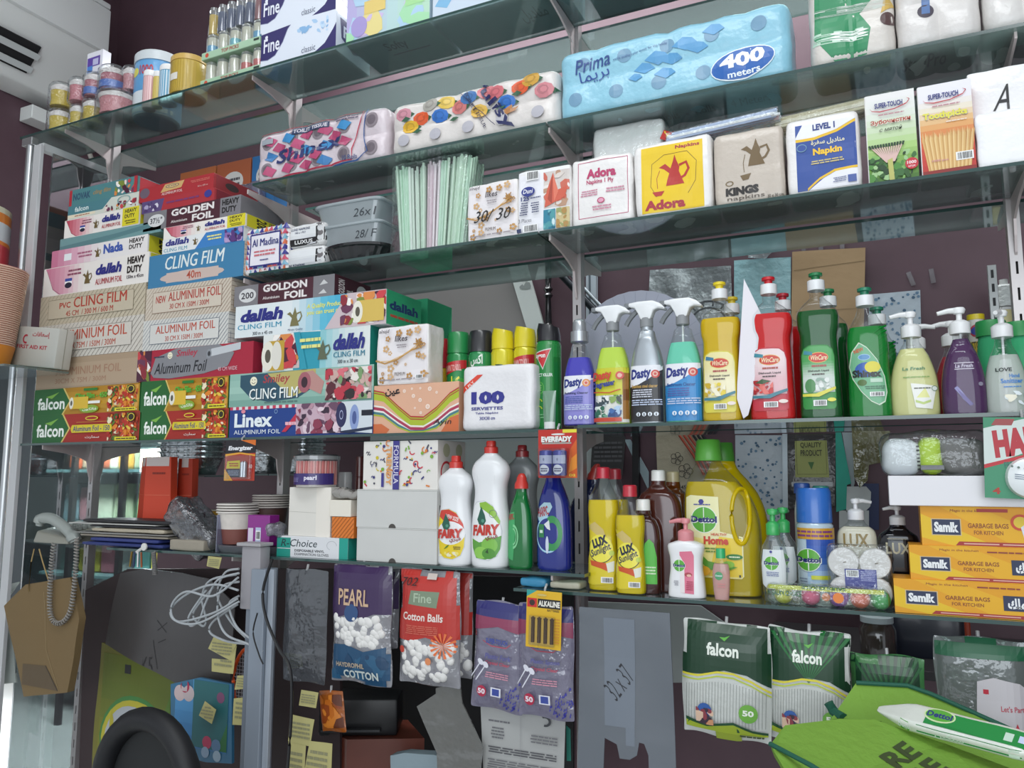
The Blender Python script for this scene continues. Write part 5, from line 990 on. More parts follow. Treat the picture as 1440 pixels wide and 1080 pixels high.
lafresh('red pump bottle hidden behind the purple one', 1316, 1375, 450, '#a82a3a', Y0 + .125, '', 182, grp='pump bottles in the second row')
# jars with green lids, tub with yellow lid
for pl, pr, pt, Y, lab in ((1382, 1428, 451, Y0 + .14, 'round jar with a wide green lid behind the sanitizer bottle'), (1420, 1470, 453, Y0 + .10, 'wide green lidded jar cut by the right edge')):
    xc, w, H = span(pl, pr, pt, Y, ZMR); t = T('lidded_jar', lab, 'jar', (xc, Y + .02, ZMR), 0, 'green lidded jars'); lathe(t, 'jar_body', [(0, w * .46), (.004, w * .48), (H * .7, w * .48), (H * .8, w * .44), (H * .84, w * .42)], LIQ('#3fa070', .5), n=28); lathe(t, 'lid', [(H * .84, w * .5), (H * .98, w * .5), (H, w * .47)], M('#2a8a4a', .35), n=28)
    a = Art(t, (-w / 2, 0, 0), (1, 0, 0), (0, 0, 1), w, H); 
xc, w, H = span(1366, 1391, 444, 1.75, ZMR + .075); t = T('snack_tub', 'small tub with a yellow lid standing behind the purple hand wash', 'tub', (xc, 1.75, ZMR + .0)); H2 = H + .075
lathe(t, 'tub_body', [(0, w * .40), (H2 * .95, w * .48)], M('#dcd8d0', .4), n=24); lathe(t, 'lid', [(H2 * .95, w * .52), (H2, w * .52)], M('#e0c82a', .35), n=24)
bm = loftbm([(0, w * .40, w * .40, 2, 0, 0), (H2 * .95, w * .48, w * .48, 2, 0, 0)], 24); bv = BVH(bm); bm.free()
a = Art(t, (-w / 2, 0, 0), (1, 0, 0), (0, 0, 1), w, H2, bv, step=.003); a.E(.45, .84, .35, .06, '#b83a4a'); a.E(.45, .84, .3, .04, '#3a4a9a'); a.R(.1, .58, .9, .74, '#d8b83a'); a.T('STORE\nCLEAN', .15, .58, .85, .74, '#4a4438', 1); a.done('label_print')
# spray cans left of the bottles
def can(lab, pl, pr, pt, capc, bodyc, draw=None, Y=Y0 + .118, zb=ZM, capf=.2, shape='round', grp='insect spray cans', h=None):
    xc, w, H = span(pl, pr, pt, Y, zb); R1 = w / 2; t = T('spray_can', lab, 'spray can', (xc, Y, zb), 0, grp); hb = H * (1 - capf)
    prof = [(0, R1 * .95), (.003, R1), (hb * .95, R1), (hb * .985, R1 * .9), (hb, R1 * .85)]; bm = loftbm([(a_, b_, b_, 2, 0, 0) for a_, b_ in prof], 36); bv = BVH(bm); mk('can_body', bm, M(bodyc, .25, .1, .5), t, True)
    cm = M(capc, .3, 0, .4)
    if shape == 'round': lathe(t, 'cap', [(hb - .002, R1 * .97), (H * .97, R1 * .95), (H, R1 * .86)], cm, n=28)
    else:
        bm = loftbm([(hb - .002, R1 * .97, R1 * .97, 2, 0, 0), (H * .93, R1 * .95, R1 * .95, 2, 0, 0), (H, R1 * .82, R1 * .82, 2, 0, 0)], 28)
        for v in bm.verts:
            if v.co.z > H * .9: v.co.z -= (v.co.x / R1 + .8) * H * capf * (.12 if shape == 'slope' else .18)
        mk('cap', bm, cm, t, True)
    if draw: a = Art(t, (-R1, 0, 0), (1, 0, 0), (0, 0, 1), w, hb, bv, step=.004, rough=.3); draw(a); a.done()
    return t
kill = lambda top, mid: (lambda a: (a.P([(.02, .70), (.98, .80), (.98, .9), (.02, .86)], '#c22f34'), a.T('DAWN TO KILL', .1, .76, .85, .84, '#e8c0b8', .8, 0, 4), a.P([(.02, .5), (.3, .62), (.7, .7), (.98, .66), (.98, .3), (.02, .3)], mid), a.T('كيل', .3, .52, .8, .7, '#e8e84a', 2)))
can('red and yellow spray can behind the star patterned napkins', 606, 632, 479, '#b82a34', '#c8a82a', Y=Y0 + .125, capf=.3)
can('green spray can with a green cap and a red band', 629, 658, 470, '#2a8a4c', '#2a8a4c', kill('#2a8a4c', '#3a9a3c'))
can('spray can with a black cap and green body', 660, 691, 468, '#2a2a2e', '#2a8a50', lambda a: (a.T('اكس', .3, .8, .8, .95, '#dfe8e0', 1.5), a.T('XTRA', .1, .66, .7, .78, '#dfe8e0', 1.6)))
can('spray can with a sloping plain yellow cap, left of the red banded one', 692, 723, 463, '#dccb22', '#d8cc28', lambda a: (a.B(.05, .55, .95, .8, ['#2a4a2a', '#4a7a2a', '#e8e44a'], 16, .25, 3),), shape='slope')
can('spray can with a yellow cap and a red band, beside the green and black one', 724, 754, 460, '#dccb22', '#d8cc28', kill('#d8cc28', '#3a7a3c'), shape='slope')
def bay(a):
    a.R(0, 0, 1, 1, '#23803c'); a.P([(.05, .86), (.78, .9), (.45, .66)], '#c9c9c4'); a.P([(.08, .85), (.74, .885), (.45, .68)], '#c22f34'); a.T('Baygon', .02, .78, .56, .85, '#e8e4e0', 1.6); a.T('INSECT KILLER', .05, .585, .82, .62, '#dfe8e0', 1.2)
    a.O(.3, .46, .2, .07, '#5fae4a', .14); a.L(.15, .42, .4, .5, 3, '#8ac86a', 2); a.O(.2, .30, .25, .05, '#b0c43a', .2, 16, 10, 170); a.O(.2, .22, .25, .05, '#b0c43a', .2, 16, 10, 170); a.L(.08, .12, .8, .18, 2, '#6fb07a', 5); a.R(.85, .3, .98, .8, '#176a2c')
can('tall green insect killer can with a black cap behind the small tube', 756, 789, 456, '#232327', '#23803c', bay, Y=Y0 + .05, capf=.17, shape='slant', grp=None)
xc, w, h = span(764, 782, 550, 1.512, ZM); t = T('cream_tube', 'small pale green tube standing in front of the green insect killer can', 'tube', (xc, 1.512, ZM))
lathe(t, 'tube_cap', [(0, w * .42), (h * .18, w * .42)], M('#d8dcda', .4), n=18, ey=.6); mk('tube_body', loftbm([(h * .18, w * .44, w * .26, 2, 0, 0), (h * .6, w * .48, w * .2, 2, 0, 0), (h * .95, w * .52, .001, 2, 0, 0), (h, w * .52, .001, 2, 0, 0)], 20), CL('#c4e0cc', .5, .1, 2, dcol='#a9ccb4'), t, True)
# Ayin box, likes pack, 100 serviettes
t, w, h = carton('tissue_box', 'peach tissue box with green, white and purple waves', 'box', 525, 645, 543, ZM, .095, M('#d8a486', .4, 0, .25)); a = front(t, w, h, rough=.4); a.R(0, 0, 1, 1, '#dba98c')
cv = [(0, .85), (.12, .8), (.3, .5), (.45, .28), (.6, .26), (.75, .45), (.9, .72), (1, .82)]
for off, th, c in ((-.16, .2, '#a8b82c'), (-.06, .022, '#a82c2c'), (-.2, .03, '#e8e6e0'), (-.255, .06, '#a83054'), (-.30, .035, '#e6e4de'), (-.345, .05, '#3f7a80'), (-.39, .03, '#a8b82c')): a.band([(u, max(th / 2, v * (1 if off > -.18 else .78) + off + (.06 if off > -.1 else .12))) for u, v in cv], th, c)
a.band([(u, v + .05) for u, v in cv], .03, '#b03030'); a.P([(0, 0), (.16, 0), (.2, .08), (.1, .2), (0, .2)], '#cc6a3c'); a.P([(.8, 0), (1, 0), (1, .34), (.9, .28)], '#cc6a3c')
for u, v, s_ in ((.37, .86, .018), (.46, .9, .012), (.56, .9, .012), (.67, .88, .022), (.75, .8, .014), (.48, .75, .02), (.56, .66, .02), (.5, .5, .012), (.57, .4, .015), (.65, .52, .025)): a.E(u, v, s_, None, '#f0ddd0'); a.E(u, v, s_ * .6, None, '#e6c4b0')
a.T('عين', .14, .76, .32, .92, '#2a2224', 1.6); a.T('Ayin', .72, .12, .92, .26, '#2a2224', .2, .3); a.done(); zt = ZM + h
t, w, h, b = pack('napkin_pack', 'star patterned napkin pack lying on the peach tissue box', 'napkins', 529, 602, 461, zt, .07, WH, r=.006, seed=16, group='star patterned napkin packs')
a = fa(t, w, h, b); likes(a); a.BC(.8, .07, .94, .14); a.done()
t, w, h, b = pack('napkin_pack', 'square white pack of 100 serviettes with blue figures', 'napkins', 649, 751, 516, ZM, .09, '#e2e0e2', r=.012, amp=.004, seed=17, ns=24, Y=1.508)
a = fa(t, w, h, b); c = '#2a2c86'; a.T('100', .14, .40, .60, .60, c, 3); a.T('SERVIETTES', .14, .31, .58, .36, '#3a3c88', 1.4); a.T('Table Napkins', .2, .24, .52, .28, '#3a3c88', .8); a.T('30X30 cm', .26, .16, .48, .21, '#3a3c88', .8); a.P([(.02, .58), (.02, .68), (.22, .86), (.3, .86)], '#d8402c'); a.T('1 PLY', .05, .68, .19, .73, '#f0d0c8', 1, 0, 40); a.done()
# round white plate behind the cleaners
xc, w, h = span(786, 985, 414, 1.71, ZMR); t = T('round_board', 'big round fluted white board standing behind the cleaner bottles', 'board', (xc, 1.80, ZMR)); Rr = w / 2 * 1.03
bm = bmesh.new(); n = 72; A = []; B = []
for i in range(n): th = 6.2832 * i / n; rr = Rr * (1 + (.006 if i % 2 else 0)); A.append(bm.verts.new((rr * math.cos(th), 0, Rr + rr * math.sin(th)))); B.append(bm.verts.new((rr * math.cos(th), .006, Rr + rr * math.sin(th))))
bm.faces.new(A); bm.faces.new(list(reversed(B)))
for i in range(n): bm.faces.new((A[i], A[(i + 1) % n], B[(i + 1) % n], B[i]))
bmesh.ops.recalc_face_normals(bm, faces=bm.faces[:]); mk('disc', bm, M('#cdd0e2', .5), t)
a = Art(t, (-Rr, 0, 0), (1, 0, 0), (0, 0, 1), 2 * Rr, 2 * Rr)
for i in range(36): th = 6.2832 * i / 36; a.ln([(.5 + .4 * math.cos(th), .5 + .4 * math.sin(th)), (.5 + .49 * math.cos(th), .5 + .49 * math.sin(th))], .001, '#b4b8cc')
a.done()
# ================= LOWER LEFT SHELF =================
G_ = '#d6d6d2'
t, w, h = carton('glove_box', 'white and turquoise box of vinyl gloves under the white cartons', 'box', 389, 489, 753, ZL, .11, CB('#d9dadd')); a = front(t, w, h); a.R(.0, .42, .2, .92, '#1f8f80'); a.R(0, 0, .2, .38, '#1f8f80'); a.R(.88, 0, 1, 1, '#1f9a8a'); a.R(.2, .0, .88, .95, '#d9dadd')
a.T('R-Choice', .07, .5, .58, .86, '#22343a', .2, .25); a.T('DISPOSABLE VINYL', .26, .26, .68, .38, '#2a2e34', 1.6); a.T('EXAMINATION GLOVES', .26, .09, .74, .21, '#2a2e34', 1.6); a.O(.78, .62, .07, .22, '#b0b4b8', .1, 14, 0, 250); a.done()
zg = ZL + h; rside(t, w, .11, h).R(0, 0, 1, 1, '#1f8f80').done('side_artwork_print')
t, w, h = carton('white_carton', 'plain white carton standing on the glove box, cotton bud jar on top', 'carton', 405, 464, 685, zg, .06, M('#dedad2', .6, var=.03, bs=8), Y=1.522)
a = front(t, w, h); a.R(.66, 0, 1, 1, '#e6e0d6'); a.ln([(0, .5), (.66, .48)], .0006, '#a8a49c'); a.done(); zw = zg + h
t, w, h = carton('white_carton', 'small white carton lying on the orange striped box', 'carton', 463, 493, 703, zg + .05, .06, M('#e3ddd0', .6)); zq = zg + .05
t, w, h = carton('striped_box', 'orange and brown striped box beside the white carton', 'box', 466, 497, 729, zg, .07, CB('#d9782a'), h=.049); a = front(t, w, h)
a.cl = [((0, 0, 0), (-1, 0, 0)), ((a.w, 0, 0), (1, 0, 0)), ((0, 0, 0), (0, -1, 0)), ((0, a.h, 0), (0, 1, 0))]
for k in range(-3, 8): a.ln([(k / 6, 0), (k / 6 + .7, 1)], .0022, '#a85a1a')
a.done()
t, w, h, b = pack('plastic_bag', 'crumpled clear white plastic bag lying above the small white carton', 'plastic bag', 462, 502, 682, zq + .042, .07, '#dcdad6', r=.01, amp=.010, ns=45, seed=8, mat=CL('#e4e2de', .6, .2, 1.6, .8, 60, '#d8d4ce'), h=.022)
def pearljar(a): a.R(.0, .08, 1, .42, '#3a2c6c'); a.T('pearl', .56, .18, .82, .36, '#e0dcea', 1.4); a.L(.16, .16, .4, .3, 3, '#8a84b0')
xc, w, h = span(426, 475, 640, Y0 + .045, zw); R1 = w / 2; t = T('cotton_bud_jar', 'round clear jar of pink cotton buds with a purple label', 'jar', (xc, Y0 + .03, zw))
lathe(t, 'white_tips', [(.0005, R1 * .9), (.006, R1 * .9)], M('#e6dcd6', .8), n=30)
bm = bmesh.new()
for k in range(44): th = 6.2832 * k / 44; tubebm([(R1 * .88 * math.cos(th), R1 * .88 * math.sin(th), .006), (R1 * .88 * math.cos(th), R1 * .88 * math.sin(th), h * .8)], .0018, 5, bm, False, k % 2)
o = mk('cotton_buds', bm, [M('#e0807e', .5), M('#e8b0aa', .5)], t); o['kind'] = 'stuff'
lathe(t, 'bud_core', [(.006, R1 * .84), (h * .79, R1 * .84)], M('#d88a84', .6), n=24)
P_ = [(0, R1 * .95), (.003, R1), (h * .84, R1), (h * .85, R1 * .97)]; bm = loftbm([(a_, b_, b_, 2, 0, 0) for a_, b_ in P_], 40); bv = BVH(bm); mk('clear_jar', bm, SHELL(), t, True)
lathe(t, 'lid', [(h * .84, R1 * 1.04), (h * .95, R1 * 1.04), (h, R1 * .9)], CL('#e0e4e4', .35, .1, 2), n=36); a = Art(t, (-R1, 0, 0), (1, 0, 0), (0, 0, 1), w, h, bv, step=.003, rough=.35); pearljar(a); a.done('label_print')
for k, (lab, h0) in enumerate((('lower of two grey-white cartons with a half round finger hole', 741), ('upper of two grey-white cartons with a half round finger hole', 688))):
    zb = ZL if k == 0 else ZL + hgc; t, w, h = carton('grey_carton', lab, 'carton', 501, 614, h0, zb, .11, M('#c9c9c6', .65, var=.03, bs=10), Y=1.51, group='stacked grey-white cartons'); hgc = h if k == 0 else hgc
    a = front(t, w, h); a.E(.46, 0, .045, None, '#4a4642', 14, 0, 180); a.ln([(0, .97), (1, .97)], .0006, '#8a8a86'); a.done(); zgc = zb + h
    rside(t, w, .11, h).R(.03, .02, .97, .97, '#bdbcb8').R(.1, .4, .2, .6, '#33312f').done('side_artwork_print')
t, w, h = carton('confetti_box', 'white box printed with party confetti shapes, on the grey-white cartons', 'box', 510, 615, 621, zgc, .13, CB('#e0dcd6'), Y=1.512); a = front(t, w, h); r = random.Random(12); cc = ['#c83a4a', '#c9b82c', '#3a3a78', '#7aa83a', '#d8803a', '#4a4a58']
for k in range(80):
    u, v = r.uniform(.03, .97), r.uniform(.04, .96)
    if .38 < u < .54: continue
    q = r.random(); c = r.choice(cc); s_ = r.uniform(.022, .045)
    if q < .3: a.O(u, v, s_, None, c, .35, 9, r.randint(0, 180), r.randint(200, 330))
    elif q < .55: a.E(u, v, s_ * .5, None, c, 8)
    elif q < .8: an = r.random() * 3; a.ln([(u, v), (u + .05 * math.cos(an), v + .08 * math.sin(an))], .0034, c)
    else: a.ln([(u, v), (u + .015, v + .03), (u + .03, v), (u + .045, v + .03)], .0024, c)
a.R(.42, 0, .505, 1, '#3f3a86'); a.T('FORMULA', .43, .12, .495, .9, '#e4e0ea', 2, 0, -90); a.T('TRENDY', .33, .08, .40, .88, '#d89a5a', 1.4, 0, -90); a.R(.265, .05, .30, .34, '#3f3a86'); a.done()
b_ = rside(t, w, .13, h); b_.O(.3, .35, .2, None, '#b8303a', .2); b_.O(.75, .35, .2, None, '#b8303a', .2); b_.E(.3, .8, .12, None, '#b8b89a'); b_.E(.75, .8, .12, None, '#b8b89a'); b_.done('side_artwork_print')
# fairy bottles
FP = [(0, .86), (.015, .95), (.05, .98), (.25, 1), (.42, .96), (.56, .86), (.64, .82), (.72, .86), (.80, .98), (.86, .98), (.92, .8), (.97, .5), (1, -.014)]
def fairy(lab, pl, pr, pt, Y, kind, col='#e3e4e6', cap='#c8342c', grp='white dish soap bottles'):
    xc, w, _ = span(pl, pr, 0, Y, ZL); H = Z(pt, xc, Y) - ZL; hb = H - .028; d = w * .6; t = T('dish_soap_bottle', lab, 'bottle', (xc, Y, ZL), 0, grp)
    o, b = body(t, 'bottle', M(col, .3, 0, .4), FP, w, d, hb, 2.5)
    for k in range(5): u = -.2 + k * .10; tube(t, 'grip_rib', [tuple(p) for p in curve([(u * w, -d * .405, hb * .60), (u * w * 1.05, -d * .40, hb * .70), (u * w * 1.1, -d * .45, hb * .80)], 5)], .0018, M(col, .3, 0, .4), 6)
    m = M(cap, .35, 0, .3); lathe(t, 'cap', [(-.001, .0155), (.012, .0155), (.014, .012)], m, 0, 0, hb, 22); bm = loftbm([(0, .010, .010, 3, 0, 0), (.010, .010, .010, 3, 0, 0), (.013, .0085, .008, 3, 0, 0)], 16); mk('flip_spout', bm, m, t, True, (0, 0, hb + .0135))
    if kind:
        a = bl(t, b, w, hb * .06, hb * .58, -.44, .44); P = [(.2, .98), (.45, 1), (.7, .93), (.88, .75), (.97, .5), (.95, .25), (.85, .08), (.6, .0), (.3, .02), (.12, .1), (.06, .4), (.04, .75), (.1, .92)]; a.P(P, '#c9ccd0'); Q = [(.5 + (x - .5) * .95, .5 + (y - .5) * .97) for x, y in P]
        if kind == 'yellow':
            a.P(Q, '#e3c81e'); a.P([(.16, .96), (.45, .98), (.7, .9), (.9, .7), (.95, .5), (.6, .6), (.1, .84)], '#cc3a2c'); a.E(.5, .52, .46, .23, '#e9e9ea'); a.T('NEW SIZE', .34, .78, .78, .86, '#f0d8d4', 1.5, 0, -16)
            a.B(.12, .06, .8, .16, ['#e8d86a', '#e9e4c0', '#d8a83a'], 14, .4, 2); a.P([(.3, .2), (.42, .24), (.5, .3), (.4, .27)], '#4a7a2a'); a.L(.62, .2, .84, .27, 2, '#6a5a1a')
        else:
            a.P(Q, '#e6e8e8'); a.P([(.3, .96), (.5, .98), (.72, .9), (.92, .66), (.9, .60), (.7, .74), (.45, .84), (.32, .88)], '#8ab83a'); a.P([(.06, .36), (.3, .30), (.6, .34), (.95, .42), (.92, .2), (.8, .07), (.5, .02), (.2, .04), (.08, .2)], '#5a9c3c')
            a.E(.62, .26, .24, .13, '#7cb84a'); a.E(.36, .13, .22, .1, '#8ac452'); a.E(.6, .12, .2, .09, '#4f8f34'); a.P([(.5, .14), (.58, .2), (.6, .12)], '#2a4a20'); a.O(.72, .78, .11, None, '#5a6a60', .12)
        a.P([(.3, .78), (.36, .90), (.48, .76), (.52, .66), (.44, .58), (.3, .6), (.24, .68)], '#1f5a48'); a.E(.42, .66, .05, .03, '#4f8f78')
        a.T('FAIRY', .10, .42, .9, .60, '#bf3226', 2.6, .1, 3); a.T('فيري', .5, .34, .86, .44, '#8a3a3c', 1.2, 0, 5); a.done('label_print')
fairy('white dish soap bottle with a yellow label lettered FAIRY', 617, 664, 640, 1.535, 'yellow')
fairy('taller white dish soap bottle with a green apple label lettered FAIRY', 665, 716, 619, 1.535, 'green')
fairy('greyed copy of the dish soap bottle, added as its reflection, behind the green cleaner', 712, 758, 625, 1.64, '', '#8f9496', '#9a2c30', 'dish soap bottle reflections')  # stands in for a mirror image, its white and red darkened
# toilet cleaners: flat bodies with bent necks
def toilet(lab, pl, pr, pt, liq, capc, Y, zb, lean, label=None, grp='toilet cleaner bottles'):
    xc, w, _ = span(pl, pr, 0, Y, zb); H = Z(pt, xc, Y) - zb; hb = H * .84; d = w * .62; t = T('toilet_cleaner', lab, 'bottle', (xc, Y, zb), 0, grp)
    prof = [(0, .88), (.015, .96), (.05, 1), (.35, 1), (.55, .96), (.7, .86, lean * .12), (.82, .64, lean * .3), (.92, .46, lean * .5), (1, .40, lean * .62)]
    o, b = body(t, 'bottle', CL(liq, .8, .1, 1.6, dcol=liq, tlm=.15), prof, w, d, hb, 2.6)
    m = M(capc, .35, 0, .3); cx = lean * .62 * w; bm = loftbm([(0, .0155, .0145, 2, 0, 0), (H * .05, .015, .014, 2, lean * .004, 0), (H * .09, .011, .010, 2, lean * .011, 0), (H * .11, .0112, .0102, 2, lean * .013, 0), (H * .15, .007, .006, 2, lean * .022, 0), (H * .16, .004, .004, 2, lean * .024, 0)], 20); mk('cap', bm, m, t, True, (cx, 0, hb - .004))
    if label: a = bl(t, b, w, hb * .05, hb * .8, -.48, .48); label(a); a.done('label_print')
toilet('narrow green toilet cleaner bottle with a red ridged cap', 716, 749, 663, '#12803a', '#cc3a30', 1.54, ZL, .05, lambda a: (a.P([(.02, .1), (.3, .06), (.4, .5), (.36, .86), (.04, .82)], '#3fa060'), a.T('HARPIC', .04, .72, .34, .82, '#a8323a', 1.6, 0, 10), a.O(.3, .45, .24, .2, '#7fc890', .2, 14, -90, 90), a.O(.3, .45, .16, .14, '#7fc890', .2, 14, -90, 90)))
def harp(a): a.P([(.06, .66), (.14, .80), (.3, .86), (.5, .86), (.56, .80), (.4, .66), (.12, .60)], '#a8c8d4'); a.T('HARPIC', .08, .67, .44, .8, '#a8323a', 1.6, 0, 14); a.O(.42, .42, .4, .25, '#9fc8e0', .1, 24, 40, 300); a.O(.55, .44, .3, .24, '#2f8a4a', .4, 24, -120, 120); a.P([(.3, .56), (.46, .62), (.5, .48), (.4, .5)], '#d8dce0'); a.E(.4, .28, .05, .12, '#c9d0e0'); a.R(.12, .38, .3, .56, '#2c7a48'); a.R(.16, .44, .26, .48, '#cfe0d4')
toilet('big blue toilet cleaner bottle behind the hanging battery card', 757, 804, 640, '#1f2f94', '#cc3a30', 1.545, ZL, -.05, harp)
toilet('dark blue bottle copy with tilted cap, added as a reflection, behind the middle upright', 800, 846, 650, '#27305c', '#b83a34', 1.735, ZL, .45, None, 'toilet cleaner reflections')  # solid duplicate in place of the toilet cleaner's mirror image
# eveready card
def card(lab, pl, pr, pt, pb, Y, base, draw, cat='battery card', name='battery_card', rot=0, curl=0):
    p0, p1 = at(pl, pt, Y), at(pr, pt, Y); z0 = at((pl + pr) / 2, pb, Y).z; zc = (p0.z + p1.z) / 2; w, h = p1.x - p0.x, zc - z0; t = T(name, lab, cat, ((p0.x + p1.x) / 2, Y, z0), (0, rot, 0)); box(t, 'backing_card', -w / 2, 0, 0, w / 2, .0012, h, CB(base), .0004); a = front(t, w, h, y=0); draw(a); a.done()
    tube(t, 'hang_tape', [(0, .002, h * .94), (0, .004, h + .004), (0, .012, h + .012)], .0025, CL('#f4f4f4', .4)); return t, w, h
def ever(a):
    a.R(0, 0, 1, 1, '#b8281e'); a.P([(.7, 0), (1, 0), (1, .8), (.84, .6), (.78, .3)], '#cc5a1e'); a.P([(.78, .1), (1, .2), (1, .5), (.86, .4)], '#e08a2a'); a.R(.64, .93, 1, 1, '#dccf3a'); a.T('EVEREADY', .08, .74, .88, .86, '#e8e8e4', 3, sh=('#3a2a26', .01)); a.R(.1, .70, .86, .73, '#a8a49c'); a.E(.52, .9, .18, .02, '#d8d8d4'); a.T('D2', .8, .03, .96, .08, '#e8d84a', 1)
t, w, h = card('red battery card with two fat blue batteries, hanging from the main shelf', 757, 811, 604, 672, 1.492, '#b8281e', ever)
for k, q in enumerate((-.22, .13)):
    bt_ = lathe(t, 'battery', [(.0, w * .16), (.002, w * .17), (h * .46, w * .17), (h * .5, w * .165), (h * .52, w * .12)], M('#2a2f8a', .25, .2, .4), q * w, -w * .17, h * .05, 22); bm = loftbm([(0, w * .17, w * .17, 2, 0, 0), (h * .46, w * .17, w * .17, 2, 0, 0)], 22); bv = BVH(bm); bm.free()
    a = Art(bt_, (-w * .17, 0, 0), (1, 0, 0), (0, 0, 1), w * .34, h * .5, bv, step=.002); a.R(0, .48, 1, .82, '#a9aec8'); a.E(.5, .24, .34, .2, '#c9ccd8'); a.T('0', .45, .6, .55, .7, '#2a2a5a', 1); a.L(.25, .14, .75, .32, 2, '#2a2a5a'); a.done('label_print')
mk('blister', loftbm([(h * .03, w * .40, .012, 5, -.02 * w, 0), (h * .60, w * .40, .012, 5, -.02 * w, 0)], 28), SHELL(), t, True, (0, -.012, 0)).scale = (1, 1.6, 1)
def energ(a):
    a.R(0, 0, 1, 1, '#26232a'); a.P([(.5, 1), (1, 1), (1, .86), (.8, .92)], '#d8702a'); a.P([(0, .66), (1, .68), (1, .0), (0, .0)], '#b03a2a'); a.P([(0, .60), (.5, .66), (1, .60), (1, .64), (.5, .70), (0, .66)], '#e0a03a'); a.T('Energizer', .1, .72, .9, .86, '#e6e6ea', 2, .25); a.P([(.05, .30), (.52, .30), (.5, .5), (.08, .48)], '#dccb28'); a.R(.05, .08, .52, .29, '#2a2a3c'); a.L(.1, .12, .48, .26, 3, '#9aa0b8'); a.L(.14, .34, .46, .45, 2, '#b8402a'); a.R(.8, .22, .94, .5, '#b82f28'); a.T('10', .82, .3, .92, .4, '#e8e0dc', 1); a.P([(0, 0), (.3, .0), (0, .3)], '#e0a03a')
t, w, h = card('black and orange battery card hanging under the blue foil carton', 318, 360, 619, 676, 1.492, '#26232a', energ)
for q in (.14, .02 + .1 * 2): lathe(t, 'battery', [(0, w * .055), (h * .36, w * .055), (h * .37, w * .02), (h * .385, w * .02)], M('#b9bcc4', .25, .7), q * w, -w * .06, h * .09, 14)
mk('blister', loftbm([(h * .03, w * .44, .006, 5, 0, 0), (h * .62, w * .44, .006, 5, 0, 0)], 28), SHELL(), t, True, (0, -.0075, 0))
# small things behind: yellow cans, brown bottle, foil trays
for pl, pr, pt, c, cc_, lab in ((475, 491, 664, '#d8c42a', '#e6e6e6', 'small yellow can with a white lid behind the cotton bud jar'), (498, 509, 642, '#5a2c2a', '#5a2c2a', 'narrow dark brown bottle behind the confetti box')):
    can(lab, pl, pr, pt, cc_, c, lambda a: a.L(.2, .3, .9, .6, 3, '#6a5a1a'), Y=1.66, zb=ZL + .10 if False else ZL, grp=None)
for i, (pl, pr, pt, pb, lab) in enumerate(((232, 306, 634, 668, 'stacked silver foil trays hanging low behind the battery card'), (350, 396, 632, 666, 'silver foil tray stack left of the second upright'), (400, 446, 632, 666, 'silver foil tray stack right of the second upright'))):
    p0, p1 = at(pl, pb, 1.80), at(pr, pt, 1.80); w = p1.x - p0.x; h = p1.z - p0.z; t = T('foil_tray', lab, 'foil tray', ((p0.x + p1.x) / 2, 1.80, p0.z), 0, 'silver foil trays')
    for k in range(3):
        bm = loftbm([(0, w * .36, .04, 5, 0, 0), (h * .7, w * .46, .05, 5, 0, 0), (h * .72, w * .5, .055, 5, 0, 0), (h * .78, w * .5, .055, 5, 0, 0)], 32, cap=True); mk('tray', bm, M('#c4c9cc', .22, .9, 0, .6, 40), t, True, (0, 0, k * h * .22))
    box(t, 'ledge', -w * .55, -.06, -.006, w * .55, .07, -.001, M('#5a6a6a', .4), .001)
# cups, tray and display box
def cup(par, nm, x, y, z, rt, rb, h, cols, rim='#dcd6d0'):
    lathe(par, nm, [(0, rb), (h, rt)], M(cols, .5), x, y, z, 26); lathe(par, 'rim', [(h - .0035, rt * 1.02), (h - .002, rt * 1.06), (h, rt * 1.02), (h, rt * .9)], M(rim, .45), x, y, z, 26)
xc, w, _ = span(301, 388, 0, 1.53, ZL); t = T('plastic_tray', 'shallow grey plastic tray under the cups and the purple box', 'tray', (xc, 1.58, ZL)); mk('tray', loftbm([(0, w * .46, .055, 5, 0, 0), (.010, w * .49, .062, 5, 0, 0), (.018, w * .5, .064, 5, 0, 0), (.019, w * .48, .060, 5, 0, 0), (.012, w * .46, .057, 5, 0, 0)], 40), M('#5f5f66', .3, 0, .4), t, True)
ZT2 = ZL + .0195
xc, w, h = span(305, 350, 710, 1.56, ZT2); t = T('cup_stack', 'stack of white and brown patterned paper cups in the grey tray', 'paper cups', (xc, 1.575, ZT2)); R1 = w / 2; hc = h * .86
lathe(t, 'cup', [(0, R1 * .68), (hc * .45, R1 * .80)], M('#7c4840', .5), n=28); lathe(t, 'cup_upper', [(hc * .45, R1 * .80), (hc * .96, R1 * .93)], M('#d8d0c8', .5, var=.05, bs=80), n=28)
for k in range(4): lathe(t, 'cup_rim', [(0, R1 * .93), (.002, R1 * 1.0), (.005, R1 * .97)], M('#dcd6d0', .45), 0, 0, hc * .92 + k * .0068, 28)
xc, w, h = span(350, 390, 694, 1.62, ZT2); t = T('cup_stack', 'stack of brown paper cups with white rims behind the purple box', 'paper cups', (xc, 1.645, ZT2)); R1 = w / 2
lathe(t, 'cup', [(0, R1 * .66), (h * .72, R1 * .9)], M('#4a302c', .5), n=26)
for k in range(6): lathe(t, 'cup_rim', [(0, R1 * .92), (.002, R1 * 1.02), (.0045, R1 * .96)], M('#c9c2bc', .45), 0, 0, h * .70 + k * .0062, 26)
t, w, h = carton('purple_box', 'small purple magenta box with white stickers in the tray', 'box', 347, 378, 724, ZT2, .035, M('#8a1f86', .3, 0, .4), Y=1.53); a = front(t, w, h, rough=.3); a.R(.38, .1, .62, .6, '#b9c4e0'); a.BC(.39, .2, .61, .5); a.R(.05, .05, .28, .58, '#d8ccdc'); a.done()
